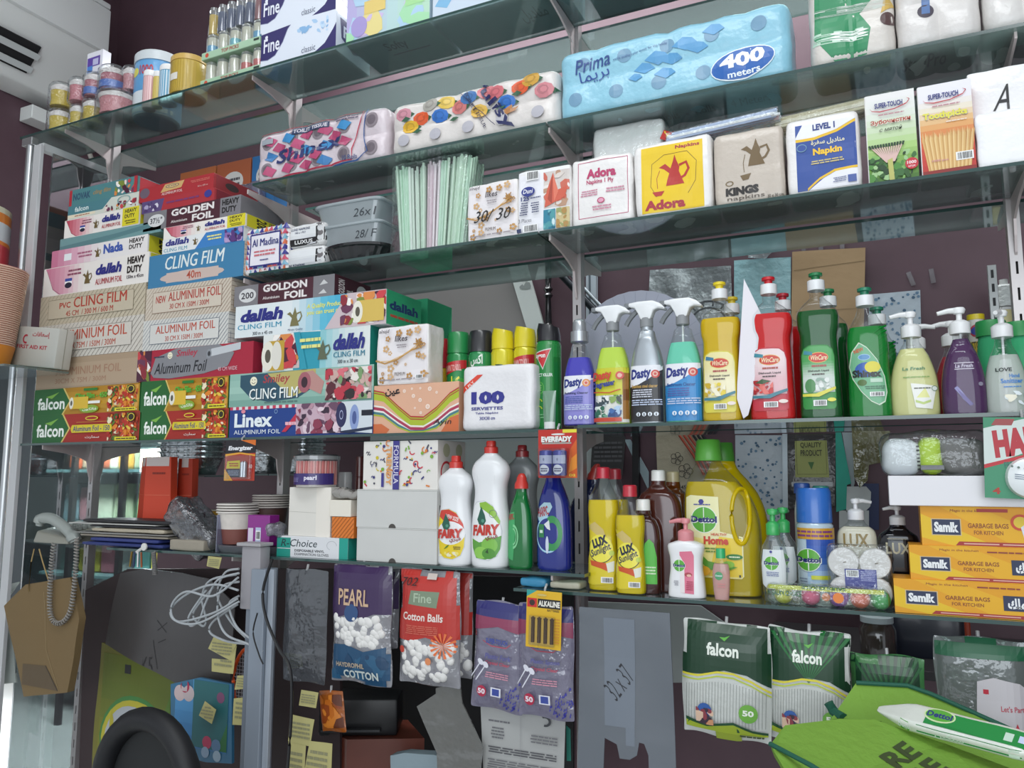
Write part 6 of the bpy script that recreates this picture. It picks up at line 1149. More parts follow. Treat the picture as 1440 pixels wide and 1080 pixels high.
xc, w, h = span(283, 310, 682, 1.66, ZT2); lab = 'golden yellow paper cup behind the white cup stack'
t = T('paper_cup', lab, 'paper cup', (xc, 1.70, ZL + .045)); cup(t, 'cup', 0, 0, 0, w / 2, w * .3, .055, '#c99a3a', '#e0d8c8')
t = T('paper_cup', 'pale blue-white paper cup between the cup stacks', 'paper cup', (X(318, 1.68, ZL) , 1.655, ZL + .05)); cup(t, 'cup', 0, 0, 0, .021, .016, .036, '#b8c2d0')
t = T('cup_stand', 'folded grey card box under the paper cups behind the tray', 'box', (X(320, 1.68, ZL), 1.72, ZL)); box(t, 'box_body', -.10, -.02, 0, .10, .05, .0448, M('#3f3d40', .7), .002)
t = T('paper_cup', 'paper cup with a white lid left of the green cup', 'paper cup', (X(334, 1.72, ZL), 1.72, ZL + .0455)); cup(t, 'cup', 0, 0, 0, .020, .015, .05, '#a8a49c'); lathe(t, 'lid', [(.05, .021), (.058, .021), (.06, .018)], M('#e0e0de', .4))
t = T('paper_cup', 'dark green paper cup with a white lid', 'paper cup', (X(352, 1.74, ZL), 1.735, ZL + .0455)); cup(t, 'cup', 0, 0, 0, .034, .028, .05, '#1f5f30'); lathe(t, 'lid', [(.05, .036), (.058, .036), (.062, .03)], M('#e0e0de', .4), n=28)
t = T('paper_cup', 'tall ribbed golden paper cup at the back, right of the battery card', 'paper cup', (X(376, 1.80, ZL), 1.80, ZL + .03)); cup(t, 'cup', 0, 0, 0, .037, .028, .09, '#a8843f'); 
for k in range(16): th = math.pi + math.pi * k / 15; tube(t, 'rib', [(.0285 * math.cos(th), .0285 * math.sin(th), .004), (.037 * math.cos(th), .037 * math.sin(th), .084)], .0016, M('#c9a45a', .5), 5)
box(t, 'cup_base', -.04, -.04, -.03, .04, .04, -.001, M('#3f3d40', .7), .002)
xc, w, _ = span(300, 308, 0, 1.52, ZL); t = T('acrylic_divider', 'thin clear acrylic sheet standing left of the white cup stack', 'divider', (xc, 1.52, ZL)); box(t, 'sheet', -.003, 0, 0, .0, .10, .095, CL('#c4c8e0', .3, .05, 2.5), .0005)
# red folded cards
for pl, pr, pt, Y, c, lab in ((181, 233, 643, 1.60, '#cc4226', 'large orange-red folded menu card standing on the papers'), (237, 263, 645, 1.66, '#b03a24', 'darker orange-red card copy, added as the reflection of the large one')):  # the darker second card stands in for the first one's reflection
    zb = ZL + .062; xc, w, h = span(pl, pr, pt, Y, zb); t = T('folded_card', lab, 'card', (xc, Y, zb), 0, 'orange-red folded cards'); bm = bmesh.new()
    pts = [(-w / 2, .03), (-w * .12, 0), (w / 2, .012), (w / 2, .035), (-w * .1, .05)]; A = [bm.verts.new((x * 1.05, y, 0)) for x, y in pts]; B = [bm.verts.new((x * .92, y, h)) for x, y in pts]; n = 5
    bm.faces.new(A); bm.faces.new(B)
    for i in range(n): bm.faces.new((A[i], A[(i + 1) % n], B[(i + 1) % n], B[i]))
    bmesh.ops.recalc_face_normals(bm, faces=bm.faces[:]); bv = BVH(bm); mk('card', bm, M(c, .45), t); a = Art(t, (-w / 2, 0, 0), (1, 0, 0), (0, 0, 1), w, h, bv, step=.02); a.R(0, .86, 1, 1, '#c9bcb8'); a.ln([(.02, .42), (.98, .42)], .0008, '#e08a6a'); a.L(.55, .72, .85, .78, 1, '#8a2a1a'); a.done()
# papers and envelopes pile
r = random.Random(21); zp = ZL + .0005; labs = ['dark navy folder at the bottom of the paper pile', 'navy blue folder, second in the paper pile', 'worn beige envelope in the paper pile, above the folders', 'grey document sleeve in the middle of the paper pile', 'cream paper bundle in the paper pile', 'black plastic wallet near the top of the paper pile', 'crumpled white paper sheet on the paper pile', 'black folder at the top of the paper pile']
for i, (pl, pr, hh, c) in enumerate(((118, 232, .010, '#2f3a72'), (128, 224, .011, '#35407c'), (112, 236, .007, '#a39a8c'), (108, 240, .004, '#8c8a88'), (130, 232, .011, '#b5ab98'), (126, 236, .006, '#36353a'), (100, 222, .004, '#b9b8b4'), (118, 240, .009, '#2c2b2e'))):
    xc, w, _ = span(pl, pr, 0, 1.52, zp); dd = .12 if i != 7 else .1; o, b = soft(None, 'document_sleeve' if i in (3, 5) else 'envelope' if i in (2, 4, 6) else 'folder', w, dd, hh, M(c, .5, bump=.2, bs=20), hh * .45, .0012, 14, i, 10); o.location = (xc, 1.512 + .004 * (i % 3), zp + .0008); tag(o, labs[i], 'papers', 'paper pile on the lower shelf'); zp += hh + .0016
# cutlery bag
xc, w, _ = span(216, 302, 0, 1.53, ZL); t = T('cutlery_bag', 'clear bag of black plastic cutlery leaning on the paper pile', 'cutlery bag', (xc + .01, 1.53, ZL + .06), (0, math.radians(38), 0))
r = random.Random(6)
for k in range(9): tube(t, 'black_cutlery', [(-.085 + r.random() * .01, .01 + r.random() * .05, -.018 + k * .006), (0, .01 + r.random() * .05, -.016 + k * .006), (.085, .01 + r.random() * .05, -.018 + k * .006)], .0028, M('#1d1d20', .3, 0, .5), 6)
mk('cream_panel', softbm(.14, .02, .006, .002, .001), M('#a89c88', .5), t, False, (-.0, .0, -.040))
o, b = soft(t, 'clear_bag', .19, .09, .085, CL('#d8dade', .25, .1, 3, 1.0, 50, '#8a8a90'), .02, .010, 30, 4, 14); o.location = (0, -.01, -.045)
o, b = soft(None, 'orange_packet', .06, .03, .02, M('#c9702c', .4, bump=.4, bs=40), .008, .004, 40, 3, 7); o.location = (X(243, 1.6, ZL), 1.60, zp + .004); tag(o, 'crumpled orange packet beside the leaning cutlery bag', 'packet')
xc, w, _ = span(236, 296, 0, 1.51, ZL); o, b = soft(None, 'paper_bundle', w * .8, .08, .028, M('#9a9284', .6, bump=.4, bs=20), .004, .002, 20, 6, 9); o.location = (xc - .01, 1.51, ZL + .0005); tag(o, 'beige bundle of papers under the cutlery bag', 'papers')
# keys
t = T('key', 'white tagged key lying on the front edge of the lower left shelf', 'key', (X(202, 1.497, ZL), 1.494, ZL + .004), (0, -.5, 0)); tube(t, 'key_blade', [(-.03, 0, 0), (-.005, 0, 0)], .004, M('#d8d8d4', .4), 6); lathe(t, 'key_bow', [(0, .010), (.004, .010)], M('#d8d8d4', .4), .006, .002, 0, 16, (math.pi / 2, 0, 0))
# plastic bag beside cups
t, w, h, b = pack('plastic_bag', 'small crumpled clear bag between the purple box and the glove box', 'plastic bag', 372, 388, 726, ZT2 + .028, .04, '#c9c9cc', Y=1.495, r=.01, amp=.008, ns=50, seed=9, mat=CL('#d0d0d6', .4, .15, 2.4, .9, 60, '#a9a9b0'), h=.032)
# ================= LOWER RIGHT SHELF =================
LUXP = [(0, .9), (.015, .97), (.05, 1), (.3, .97), (.42, .90), (.52, .90), (.64, .98), (.74, 1), (.82, .9), (.9, .62), (.95, -.0155), (1, -.0125)]
def bottle2(name, lab, pl, pr, pt, Y, zb, prof, e, shell, liq, lvl, cap, capc, grp=None, draw=None, cut=(0, 1, -.48, .48), dr=.6, dens=.6, caph=.022, capr=.0145, capw=None):
    xc, w, _ = span(pl, pr, 0, Y, zb); H = Z(pt, xc, Y) - zb; hb = H - caph; d = w * dr; t = T(name, lab, 'bottle', (xc, Y, zb), 0, grp)
    if shell is None: o, b = body(t, 'bottle', SHELL(), prof, w, d, hb, e); body(t, 'liquid', LIQ(liq, dens), prof, w, d, hb, e, zc=hb * lvl, sc=.96, lift=.002)
    else: o, b = body(t, 'bottle', shell, prof, w, d, hb, e)
    if cap == 'screw': lathe(t, 'cap', [(-.001, capr), (caph * .9, capr * .97), (caph, capr * .8)], M(capc, .35, 0, .4), 0, 0, hb, 24)
    elif cap == 'pump': pump(t, hb - .002, capc, capr, capw or 180, caph / .046)
    if draw: a = bl(t, b, w, hb * cut[0], hb * cut[1], cut[2], cut[3]); draw(a); a.done('label_print')
    return t, w, hb, b
def luxsun(a):
    P = [(0, .02), (.2, 0), (.85, .03), (.96, .2), (.98, .4), (.88, .62), (.6, .8), (.3, .94), (.0, 1)]; a.P(P, '#d8c428'); a.P([(.02, .9), (.5, .72), (.8, .58), (.6, .86), (.3, .98)], '#c9b26a'); a.E(.48, .56, .42, .22, '#e8dc4a'); a.O(.5, .56, .44, .22, '#3a3a20', .06, 20, 150, 330)
    a.T('LUX', .2, .60, .74, .74, '#1f2638', 3, .1, 22); a.T('Sunlight', .14, .46, .86, .60, '#3a3a4a', 1, .2, 24); a.P([(.12, .38), (.7, .34), (.72, .22), (.5, .26), (.16, .30)], '#c8501e'); a.P([(.68, .34), (.94, .38), (.92, .22), (.74, .2)], '#dcdccc'); a.BC(.5, .04, .9, .13); a.E(.86, .5, .08, .04, '#b8c84a')
bottle2('dishwash_bottle', 'large yellow dishwash bottle with a red cap, label lettered LUX', 829, 872, 657, 1.55, ZLR, LUXP, 2.8, None, '#d0b404', .80, 'screw', '#b82436', 'yellow red capped dishwash bottles', luxsun, (.05, .62, -.48, .46))
bottle2('dishwash_bottle', 'smaller yellow red capped dishwash bottle in front of the brown bottles', 868, 909, 682, 1.525, ZLR, LUXP, 2.8, None, '#d0b404', .80, 'screw', '#b82436', 'yellow red capped dishwash bottles', luxsun, (.05, .66, -.48, .46))
bottle2('dishwash_bottle', 'third yellow bottle with a red cap, hidden behind the large one', 848, 886, 659, 1.64, ZLR, LUXP, 2.8, None, '#d0b404', .80, 'screw', '#a82030', 'yellow red capped dishwash bottles', None)
BRN = [(0, .94), (.01, 1), (.5, 1), (.68, 1), (.80, .92), (.88, .74), (.93, .46), (.96, -.016), (1, -.015)]
bottle2('antiseptic_bottle', 'large brown antiseptic bottle with a white cap', 897, 962, 661, 1.59, ZLR, BRN, 3, CL('#5a2a20', .85, .1, 1.6, dcol='#54281f', tlm=.1), '', 1, 'screw', '#e6e6e2', 'brown antiseptic bottles', lambda a: a.P([(.0, .0), (.2, .0), (.2, .4), (.12, .5), (0, .5)], '#2f7a3a'), (.08, .62, -.2, .3), .5)
bottle2('antiseptic_bottle', 'second brown bottle with a cream cap behind the large brown one', 925, 975, 663, 1.66, ZLR, BRN, 3, CL('#7a4420', .7, .1, 1.6, dcol='#8a4a20', tlm=.1), '', 1, 'screw', '#c9bc94', 'brown antiseptic bottles', None)
bottle2('antiseptic_bottle', 'smaller brown bottle with a green label behind the small yellow bottle', 884, 930, 702, 1.548, ZLR, BRN, 3, CL('#4a2018', .85, .1, 1.6, dcol='#46201a', tlm=.1), '', 1, 'screw', '#e6e6e2', 'brown antiseptic bottles', lambda a: (a.P([(.0, .0), (.98, .0), (.98, .6), (.8, .9), (.5, 1), (.2, .9), (.0, .6)], '#4fae3a'), a.L(.1, .2, .9, .4, 3, '#c9e0b8')), (.12, .66, .02, .44), .5)
def dett(a, u, v, r, s=1): a.E(u, v, r, None, '#e8efe4'); a.E(u, v, r * .94, None, '#5aa83a', 26); a.ln([(u, v - r * a.w / a.h * .9), (u, v + r * a.w / a.h * .9)], .0012 * s, '#dfe8dc'); a.T('Dettol', u - r * .98, v - r * .22 * a.w / a.h, u + r * .98, v + r * .26 * a.w / a.h, '#1f2a6a', 2.4, sh=('#e8ece8', .008))
# hand wash
HW = [(0, .92), (.012, .99), (.05, 1), (.3, .94), (.5, .86), (.7, .88), (.85, .98), (.93, .94), (.975, .6), (1, -.014)]
def hw(a): a.P([(.32, .04), (.74, .02), (.76, .9), (.70, 1), (.32, .98)], '#d8708a'); a.P([(.32, .04), (.46, .04), (.46, .64), (.4, .8), (.32, .9)], '#e6dcdc'); dett(a, .30, .66, .19); a.E(.58, .46, .12, .05, '#a83a44'); a.E(.6, .44, .07, .03, '#e0b0a0'); a.L(.5, .1, .72, .32, 5, '#a83050', 2); a.L(.14, .2, .28, .32, 4, '#7a7a88', 3)
bottle2('hand_wash_bottle', 'white hand wash bottle with a pink pump and pink label', 941, 993, 730, 1.53, ZLR, HW, 3, M('#e6e6e8', .3, 0, .4), '', 1, 'pump', '#d88a90', None, hw, (.06, .82, -.40, .46), .55, caph=.040, capr=.0155, capw=178)
bottle2('sanitizer_bottle', 'tiny pink tinted sanitizer bottle with a green cap', 1003, 1028, 771, 1.515, ZLR, [(0, .7), (.02, .8), (.3, .94), (.6, 1), (.8, .9), (.92, .66), (1, -.009)], 2.4, None, '#dca8a4', .85, 'screw', '#2fae6a', None, lambda a: (a.E(.4, .6, .26, None, '#4f9a6a'), a.T('Dettol', .2, .58, .6, .63, '#e8ecf0', 1.2), a.L(.3, .25, .8, .4, 2, '#c98a8a')), (.1, .9, -.45, .45), .6, .35, .017, .009)
# 3 litre yellow bottle with handle
def bigyellow():
    Y = 1.60; xc, w, _ = span(965, 1074, 0, Y, ZLR); H = Z(616, xc - .03, Y) - ZLR; hb = H * .86; d = .075; t = T('floor_cleaner_bottle', 'huge yellow floor cleaner bottle with a moulded handle and green cap', 'bottle', (xc, Y, ZLR), 0)
    prof = [(0, .95), (.01, .99), (.03, 1), (.35, 1), (.5, .99), (.62, .95, -.02), (.74, .84, -.06), (.84, .66, -.11), (.92, .46, -.14), (.97, -.026, -.15), (1, -.024, -.15)]
    YS = CL('#f0dc20', .8, .1, .5, dcol='#e8cc0c', tlm=.2)
    o, b = body(t, 'bottle', SHELL(), prof, w, d, hb, 3, 40); body(t, 'liquid', YS, prof, w, d, hb, 3, 40, zc=hb * .83, sc=.965, lift=.002)
    # handle: a raised loop round an oval painted dark as a shaded recess
    P = [(w * (.28 + .11 * math.cos(q)), -d * .49 + .012 * abs(math.cos(q)) ** 2, hb * (.58 + .2 * math.sin(q))) for q in [6.2832 * k / 28 for k in range(29)]]
    for i, p in enumerate(P):
        hit = b.ray_cast(Vector((p[0], -1, p[2])), Vector((0, 1, 0)))
        if hit[0] is not None: P[i] = (p[0], hit[0].y - .001, p[2])
    tube(t, 'handle_rim', P, .0042, YS, 8)
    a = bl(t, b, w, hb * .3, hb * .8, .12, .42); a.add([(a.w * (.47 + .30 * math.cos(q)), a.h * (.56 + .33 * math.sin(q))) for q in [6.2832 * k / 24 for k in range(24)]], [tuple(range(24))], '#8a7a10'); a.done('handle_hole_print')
    lathe(t, 'cap', [(0, .027), (.002, .0275), (H * .13, .0235), (H * .138, .021)], M('#5aa83c', .4, 0, .2), -.15 * w, 0, hb - .003, 28)
    a = bl(t, b, w, hb * .13, hb * .73, -.44, .30); a.P([(0, 0), (.96, 0), (1, .03), (1, .5), (.62, .56), (.6, .98), (.1, 1), (.02, .97)], '#e6e2b0'); a.P([(.03, 0), (.96, 0), (.98, .48), (.4, .46), (.03, .5)], '#e8dc8a')
    a.P([(.6, .5), (.98, .47), (.98, .02), (.4, .02), (.5, .3)], '#e4c83a'); dett(a, .34, .70, .235, 1.5); a.E(.3, .92, .05, None, '#3a3a8a', 6); a.L(.16, .87, .46, .9, 1, '#5a5a9a'); a.T('Home', .33, .40, .76, .50, '#c8402c', 2.4); a.T('HEALTHY', .46, .51, .74, .54, '#c8402c', 1)
    a.L(.34, .3, .7, .37, 2, '#6a8a3a'); a.P([(.25, .3), (.4, .2), (.7, .16), (.9, .14), (.7, .08), (.4, .1), (.26, .2)], '#5a9a34'); a.E(.85, .26, .14, .035, '#2f7a34'); a.L(.76, .245, .94, .275, 1, '#dfe8c8'); a.E(.32, .08, .12, .06, '#e0a82c'); a.E(.75, .17, .1, .04, '#8ac04a'); a.T('1', .92, .02, .95, .05, '#3a3a2a'); a.done('label_print')
    t2 = T('floor_cleaner_bottle', 'second yellow floor cleaner bottle hidden behind the huge one', 'bottle', (xc + .010, Y + .085, ZLR), 0); body(t2, 'bottle', YS, prof, w * .9, d, hb, 3, 32); lathe(t2, 'cap', [(0, .025), (.002, .0255), (H * .12, .022), (H * .128, .02)], M('#4a9434', .4), -.15 * w * .9, 0, hb - .003, 28)
bigyellow()
def san2(a): a.P([(.04, .1), (.2, .0), (.8, .0), (.96, .1), (.98, .6), (.9, .95), (.1, .95), (.02, .6)], '#d4dadc'); dett(a, .42, .62, .3); a.L(.2, .3, .7, .42, 3, '#6a74a0'); a.E(.42, .9, .06, None, '#3a3a8a', 6)
SP_ = [(0, .7), (.02, .78), (.2, .88), (.5, 1), (.7, .98), (.82, .84), (.92, .55), (.96, -.012), (1, -.011)]
def dsan(lab, pl, pr, pt, Y, draw): bottle2('sanitizer_bottle', lab, pl, pr, pt, Y, ZLR, SP_, 2.4, CL('#e2eaea', .12, .06, 1.4), '', 1, 'pump', '#3aa85a', 'clear sanitizer pump bottles', draw, (.2, .8, -.46, .46), .55, caph=.044, capr=.0125, capw=80)
dsan('front clear sanitizer bottle with a green pump and round green logo', 1072, 1110, 717, 1.54, san2)
dsan('clear sanitizer bottle with a green pump just behind the front one', 1086, 1125, 715, 1.62, san2)
def spr(a): a.R(0, 0, 1, .78, '#b9ccd8'); a.GR(.3, .0, 1, .78, ['#9fbcd4', '#b4d0e4', '#3a6ac0', '#2c50a8'], 10); a.R(0, .78, 1, .92, '#c9962c'); a.L(.05, .80, .95, .9, 2, '#7a3a7a', 4); dett(a, .34, .52, .32, 1.3); a.T('Disinfectant', .38, .2, .9, .25, '#dfe6ee', .8); a.R(.4, .28, .86, .33, '#c9d03a'); a.L(.38, .12, .9, .18, 2, '#4a6a9a'); a.L(.1, .2, .3, .3, 3, '#7a8aa0')
can('blue capped disinfectant spray can with a round green logo', 1124, 1177, 686, '#2a68bc', '#b9ccd8', spr, Y=1.60, zb=ZLR, capf=.30, grp=None)
for pl, pr, pt, Y, lab, cc_ in ((1122, 1146, 679, 1.69, 'white bottle with a blue flip cap behind the blue spray can', '#2a58b0'), (1150, 1172, 683, 1.69, 'white bottle with a teal flip cap behind the blue spray can', '#2f9a8a')):
    bottle2('shampoo_bottle', lab, pl, pr, pt, Y, ZLR, [(0, .9), (.02, 1), (.8, 1), (.92, .8), (1, .5)], 3, M('#dfe2e4', .3, 0, .4), '', 1, 'screw', cc_, 'white flip cap bottles', None, dr=.5, caph=.02, capr=.016)
LX = [(0, .94), (.012, 1), (.3, 1), (.6, 1), (.78, .97), (.86, .86), (.93, .5), (.97, -.014), (1, -.013)]
bottle2('hand_wash_bottle', 'pearly white pump bottle with gold LUX lettering behind the candles', 1180, 1240, 702, 1.62, ZLR, LX, 3.4, None, '#c4bfae', .9, 'pump', '#e2e2e4', 'lettered pump bottles', lambda a: (a.T('LUX', .14, .55, .82, .80, '#8a7438', 1.2),), (.3, .95, -.44, .44), .5, .75, .036, .0145, 8)
bottle2('hand_wash_bottle', 'black pump bottle with pale LUX lettering beside the garbage bag boxes', 1238, 1300, 712, 1.62, ZLR, LX, 3.4, CL('#1c1a22', .9, .08, 1.4, dcol='#1a181f'), '', 1, 'pump', '#d4d4d6', 'lettered pump bottles', lambda a: (a.T('LUX', .16, .5, .8, .72, '#cfc8a8', 1.2), a.L(.2, .78, .7, .81, 1, '#a09a80')), (.3, .95, -.44, .44), .5, .75, .032, .0135, 200)
# tea lights in shrink film
xc, w, h = span(1166, 1258, 766, 1.535, ZLR); t = T('candle_pack', 'shrink wrapped pack of four white tea light candles with a blue label', 'candles', (xc, 1.535, ZLR)); Rc = w / 4 * .98
for i in range(2):
    for j in range(2):
        c = lathe(t, 'candle', [(0, Rc * .97), (.002, Rc), (.016, Rc), (.018, Rc * .95)], M('#dcd8d6', .5, 0, .2), (i * 2 - 1) * Rc * 1.01, .002, Rc * (1 + j * 1.95) + .001, 34, (math.pi / 2, 0, 0)); c.location.y = .018
        tube(c, 'wick', [(0, 0, .018), (.002, .001, .022), (.005, .002, .022)], .0008, M('#8a8478', .7), 5)
b_ = box(t, 'label', -w * .23, -.0015, h * .12, w * .26, -.0005, h * .62, CB('#3a3f9a'), .0003); a = Art(b_, (-w * .23, -.0016, h * .12), (1, 0, 0), (0, 0, 1), w * .49, h * .5); a.R(0, 0, 1, 1, '#343c94'); a.BC(.04, .74, .44, .97); a.L(.5, .62, .96, .95, 6, '#9aa0d0'); a.L(.04, .04, .6, .14, 1, '#8a90c8'); a.T('4', .9, .45, .96, .56, '#d8dcf0', 1); a.R(.86, .3, .98, .38, '#d89a6a'); a.done()
soft(t, 'clear_film', w * 1.0, .026, h * 1.02, FILM(), .008, .002, 30, 6, 9)[0].location = (0, -.003, 0)
# balls
xc, w, _ = span(1078, 1252, 0, 1.512, ZLR); t = T('ball_bag', 'long clear bag of coloured balls with green lettering on the shelf edge', 'balls', (xc, 1.512, ZLR)); cs = [('#cfd22c', -.36), ('#e0508a', -.13), ('#9a4ac0', .10), ('#e8603a', .27), ('#3fb060', .43)]; rb = .0165
for c, q in cs:
    o = lathe(t, 'ball', [(rb + rb * math.sin(math.radians(k)) * 1.0, max(.0005, rb * math.cos(math.radians(k)))) for k in range(-90, 91, 15)], M(c, .45), q * w, rb * .9, 0, 20)
lathe(t, 'orange_disc', [(0, .009), (.002, .009)], M('#e0803a', .4), .10 * w, -.003, .018, 18, (math.pi / 2, 0, 0)); lathe(t, 'orange_disc', [(0, .007), (.002, .007)], M('#d8702a', .4), -.0 * w, .0, .018, 18, (math.pi / 2, 0, 0))
o, b = soft(t, 'clear_bag', w, .034, .038, CL('#f0f4ec', .06, .08, 2.6, 1.0, 45), .012, .002, 30, 5, 12); o.location = (0, -.003, 0); a = Art(t, (-w / 2, -.003, 0), (1, 0, 0), (0, 0, 1), w, .038, b, step=.006)
a.R(.02, .72, .96, .90, '#c4cc3a'); a.T('SAUDI CHOICE', .05, .42, .30, .66, '#1f6a34', 2.4); a.T('SAUDI CHOICE', .30, .78, .66, .92, '#1f6a34', 2.2, 0, 180); a.P([(0, .4), (.05, .55), (0, .7)], '#1f6a4a'); a.P([(1, .5), (.95, .7), (1, .9)], '#1f6a4a'); a.done()
# garbage bag boxes
def samlk(full):
    def f(a):
        a.R(0, 0, 1, 1, '#dc9a12'); a.P([(0, .2), (.18, 0), (.4, 0), (0, .8)], '#e0b81e'); a.P([(.5, 0), (.8, 0), (.3, 1), (.1, 1)], '#e0a81a')
        a.R(.055, .26, .215, .68, '#c9b48a'); a.R(.06, .28, .21, .66, '#26304f'); a.T('Samlk', .07, .34, .20, .60, '#e6e8ea', 2.4); a.T('GARBAGE BAGS', .25, .46, .46, .58, '#8a4a1c', 1.2); a.T('FOR KITCHEN', .28, .30, .43, .40, '#8a4a1c', .9)
        a.T('Magic in the kitchen', .16, .84, .36, .92, '#8a3a2a', .4, .2); a.P([(.18, .02), (1, .02), (1, .12), (.2, .12)], '#a0302a'); a.L(.22, .04, .95, .1, 1, '#d8a89a')
        if full: a.R(.52, .24, .68, .66, '#26304f'); a.T('سملك', .54, .3, .66, .6, '#e6e8ea', 2); a.L(.4, .82, .6, .9, 1, '#8a3a2a')
        else: a.E(.52, .62, .05, .2, '#c8482c'); a.E(.52, .62, .035, .14, '#e0c03a'); a.P([(.54, .1), (.7, .1), (.7, .7), (.6, .78), (.52, .5)], '#dcdce4'); a.R(.3, .86, .46, .94, '#a0302a')
    return f
zs = ZLR
for i, (pl, pt, lab) in enumerate(((1259, 813, 'yellow garbage bag box at the bottom of its stack'), (1281, 766, 'middle yellow garbage bag box of the stack of three'), (1297, 711, 'top yellow garbage bag box, picturing a white bag, under the white carton'))):
    t, w, h = carton('garbage_bag_box', lab, 'box', pl, 1570 if i < 2 else 1580, pt, zs, .07, CB('#dc9a12'), Y=1.512 + .004 * i, group='yellow garbage bag boxes'); a = front(t, w, h); samlk(i < 2)(a); a.done(); zs += h
t, w, h = carton('white_carton', 'long plain white carton lying on the garbage bag boxes', 'carton', 1251, 1560, 669, zs, .10, M('#dddbe0', .5, 0, .2), Y=1.51)
xc, w_, _ = span(1240, 1400, 0, 1.52, zs + h); zz = zs + h
o, b = soft(None, 'glove_packet', w_, .09, .068, FILM(), .02, .006, 20, 3, 14); t = T('glove_packet', 'clear packet of grey work gloves with a neon yellow band on the white carton', 'gloves', (xc, 1.52, zz)); t.scale = (1, 1, 1.13); o.parent = t; o.name = 'clear_packet'
soft(t, 'grey_glove', w_ * .42, .07, .055, M('#6c6a68', .7, bump=.4, bs=60), .015, .006, 22, 4, 8)[0].location = (w_ * .25, .01, .002)
soft(t, 'neon_cuff', w_ * .22, .073, .058, M('#b4d41a', .45), .015, .004, 22, 5, 8)[0].location = (-w_ * .04, .008, .002)
o, b = soft(t, 'paper_insert', w_ * .36, .075, .055, M('#d3d8dc', .5), .02, .006, 20, 6, 10); o.location = (-w_ * .31, .006, .001); a = Art(t, (-w_ * .49, .006, .001), (1, 0, 0), (0, 0, 1), w_ * .36, .055, b, step=.008); a.frame(.36, .08, .8, .46, .0012, '#4a4a50'); a.P([(.42, .14), (.56, .14), (.6, .4), (.7, .14), (.76, .2), (.7, .42), (.42, .4)], '#c9a82a'); a.L(.5, .6, .9, .88, 6, '#6a6a70', 2)
for k in range(9): a.R(.93, .05 + k * .1, .99, .1 + k * .1, '#2a2a2a')
a.done(); box(t, 'grey_band', -w_ * .14, .004, .009, w_ * .07, .0075, .016, M('#6f7074', .4), .0005)
# HARPIC blister
def hb_(a):
    a.R(0, 0, 1, 1, '#3f8a68'); a.P([(0, .38), (0, .86), (.5, .98), (1, 1), (1, .7), (.5, .56)], '#c9d4d0'); a.T('HARPIC', .12, .55, 1.1, .90, '#b0303a', 3, .05, 9); a.P([(.0, .36), (.0, .41), (.5, .54), (1, .72), (1, .66), (.5, .5)], '#b83038'); a.T('FRESH ACTION BLOCK', .25, .42, 1.0, .50, '#3a6a60', 1, 0, 10); a.T('4', .1, .05, .2, .13, '#a83a2c', 1.6); a.P([(.1, .9), (.16, .98), (.4, .98), (.36, .9)], '#9a4a4a')
t, w, h = card('green hanging toilet block card lettered HARPIC at the right edge', 1377, 1490, 587, 702, 1.490, '#3f8a68', hb_, 'toilet block', 'toilet_block_card', .04)
bm = loftbm([(0, w * .36, h * .26, 2.2, 0, 0), (.012, w * .34, h * .24, 2.2, 0, 0), (.018, w * .24, h * .15, 2.2, 0, 0)], 40); mk('toilet_block', bm, M('#e3e8ea', .3, 0, .5), t, True, (w * .12, -.001, h * .26), (math.pi / 2, 0, 0))
a = Art(t, (-w * .3, -.0195, h * .05), (1, 0, 0), (0, 0, 1), w * .8, h * .4); [a.ln([(.2, .62 - k * .06), (.34, .6 - k * .06), (.44, .40 - k * .05), (.7, .26 - k * .04), (1, .28 - k * .04)], .001, '#2a4a6a') for k in range(3)]; [a.E(.16 + k * .1, .86 - k * .03, .022, None, '#6a7a74', 8) for k in range(4)]; a.done()
# ================= THINGS BEHIND THE SHELVES AND HANGING BELOW =================
def sheet(name, lab, cat, pts, Y, mat, th=.002, amp=.0, ns=8, group=None, draw=None, step=.03, part=None, smooth=True, lean=0):
    P = [at(x, y, Y) for x, y in pts]; cx = (min(p.x for p in P) + max(p.x for p in P)) / 2; zb = min(p.z for p in P); w = max(p.x for p in P) - min(p.x for p in P); h = max(p.z for p in P) - zb
    t = T(name, lab, cat, (cx, Y, zb), 0, group); bm = bmesh.new(); f = bm.faces.new([bm.verts.new((p.x - cx, 0, p.z - zb)) for p in P]); f.normal_update()
    if amp:
        for i in range(1, int(w / step) + 1): bmesh.ops.bisect_plane(bm, geom=bm.verts[:] + bm.edges[:] + bm.faces[:], plane_co=(-w / 2 + i * step, 0, 0), plane_no=(1, 0, 0))
        for i in range(1, int(h / step) + 1): bmesh.ops.bisect_plane(bm, geom=bm.verts[:] + bm.edges[:] + bm.faces[:], plane_co=(0, 0, i * step), plane_no=(0, 0, 1))
        for v in bm.verts: v.co.y += noise.noise(Vector((v.co.x * ns + cx * 9, v.co.z * ns * .6, 3.3))) * amp
    for f in bm.faces:
        f.normal_update()
        if f.normal.y > 0: f.normal_flip()
    g = bmesh.ops.extrude_face_region(bm, geom=bm.faces[:]); 
    for v in [q for q in g['geom'] if isinstance(q, bmesh.types.BMVert)]: v.co.y += th
    bmesh.ops.recalc_face_normals(bm, faces=bm.faces[:]); bv = BVH(bm); mk(part or 'sheet', bm, mat, t, smooth)
    if draw:
        a = Art(t, (-w / 2, 0, 0), (1, 0, 0), (0, 0, 1), w, h, bv, step=.02, rough=.5); draw(a); a.done()
    return t, w, h, bv
def dots(a):
    r = random.Random(9)
    for i in range(int(120)): a.E(r.uniform(.04, .96), r.uniform(.03, .97), .018 * (1 + r.random()), None, '#5f7f9a' if i % 3 else '#3f5f7a', 6)
YW = 2.352
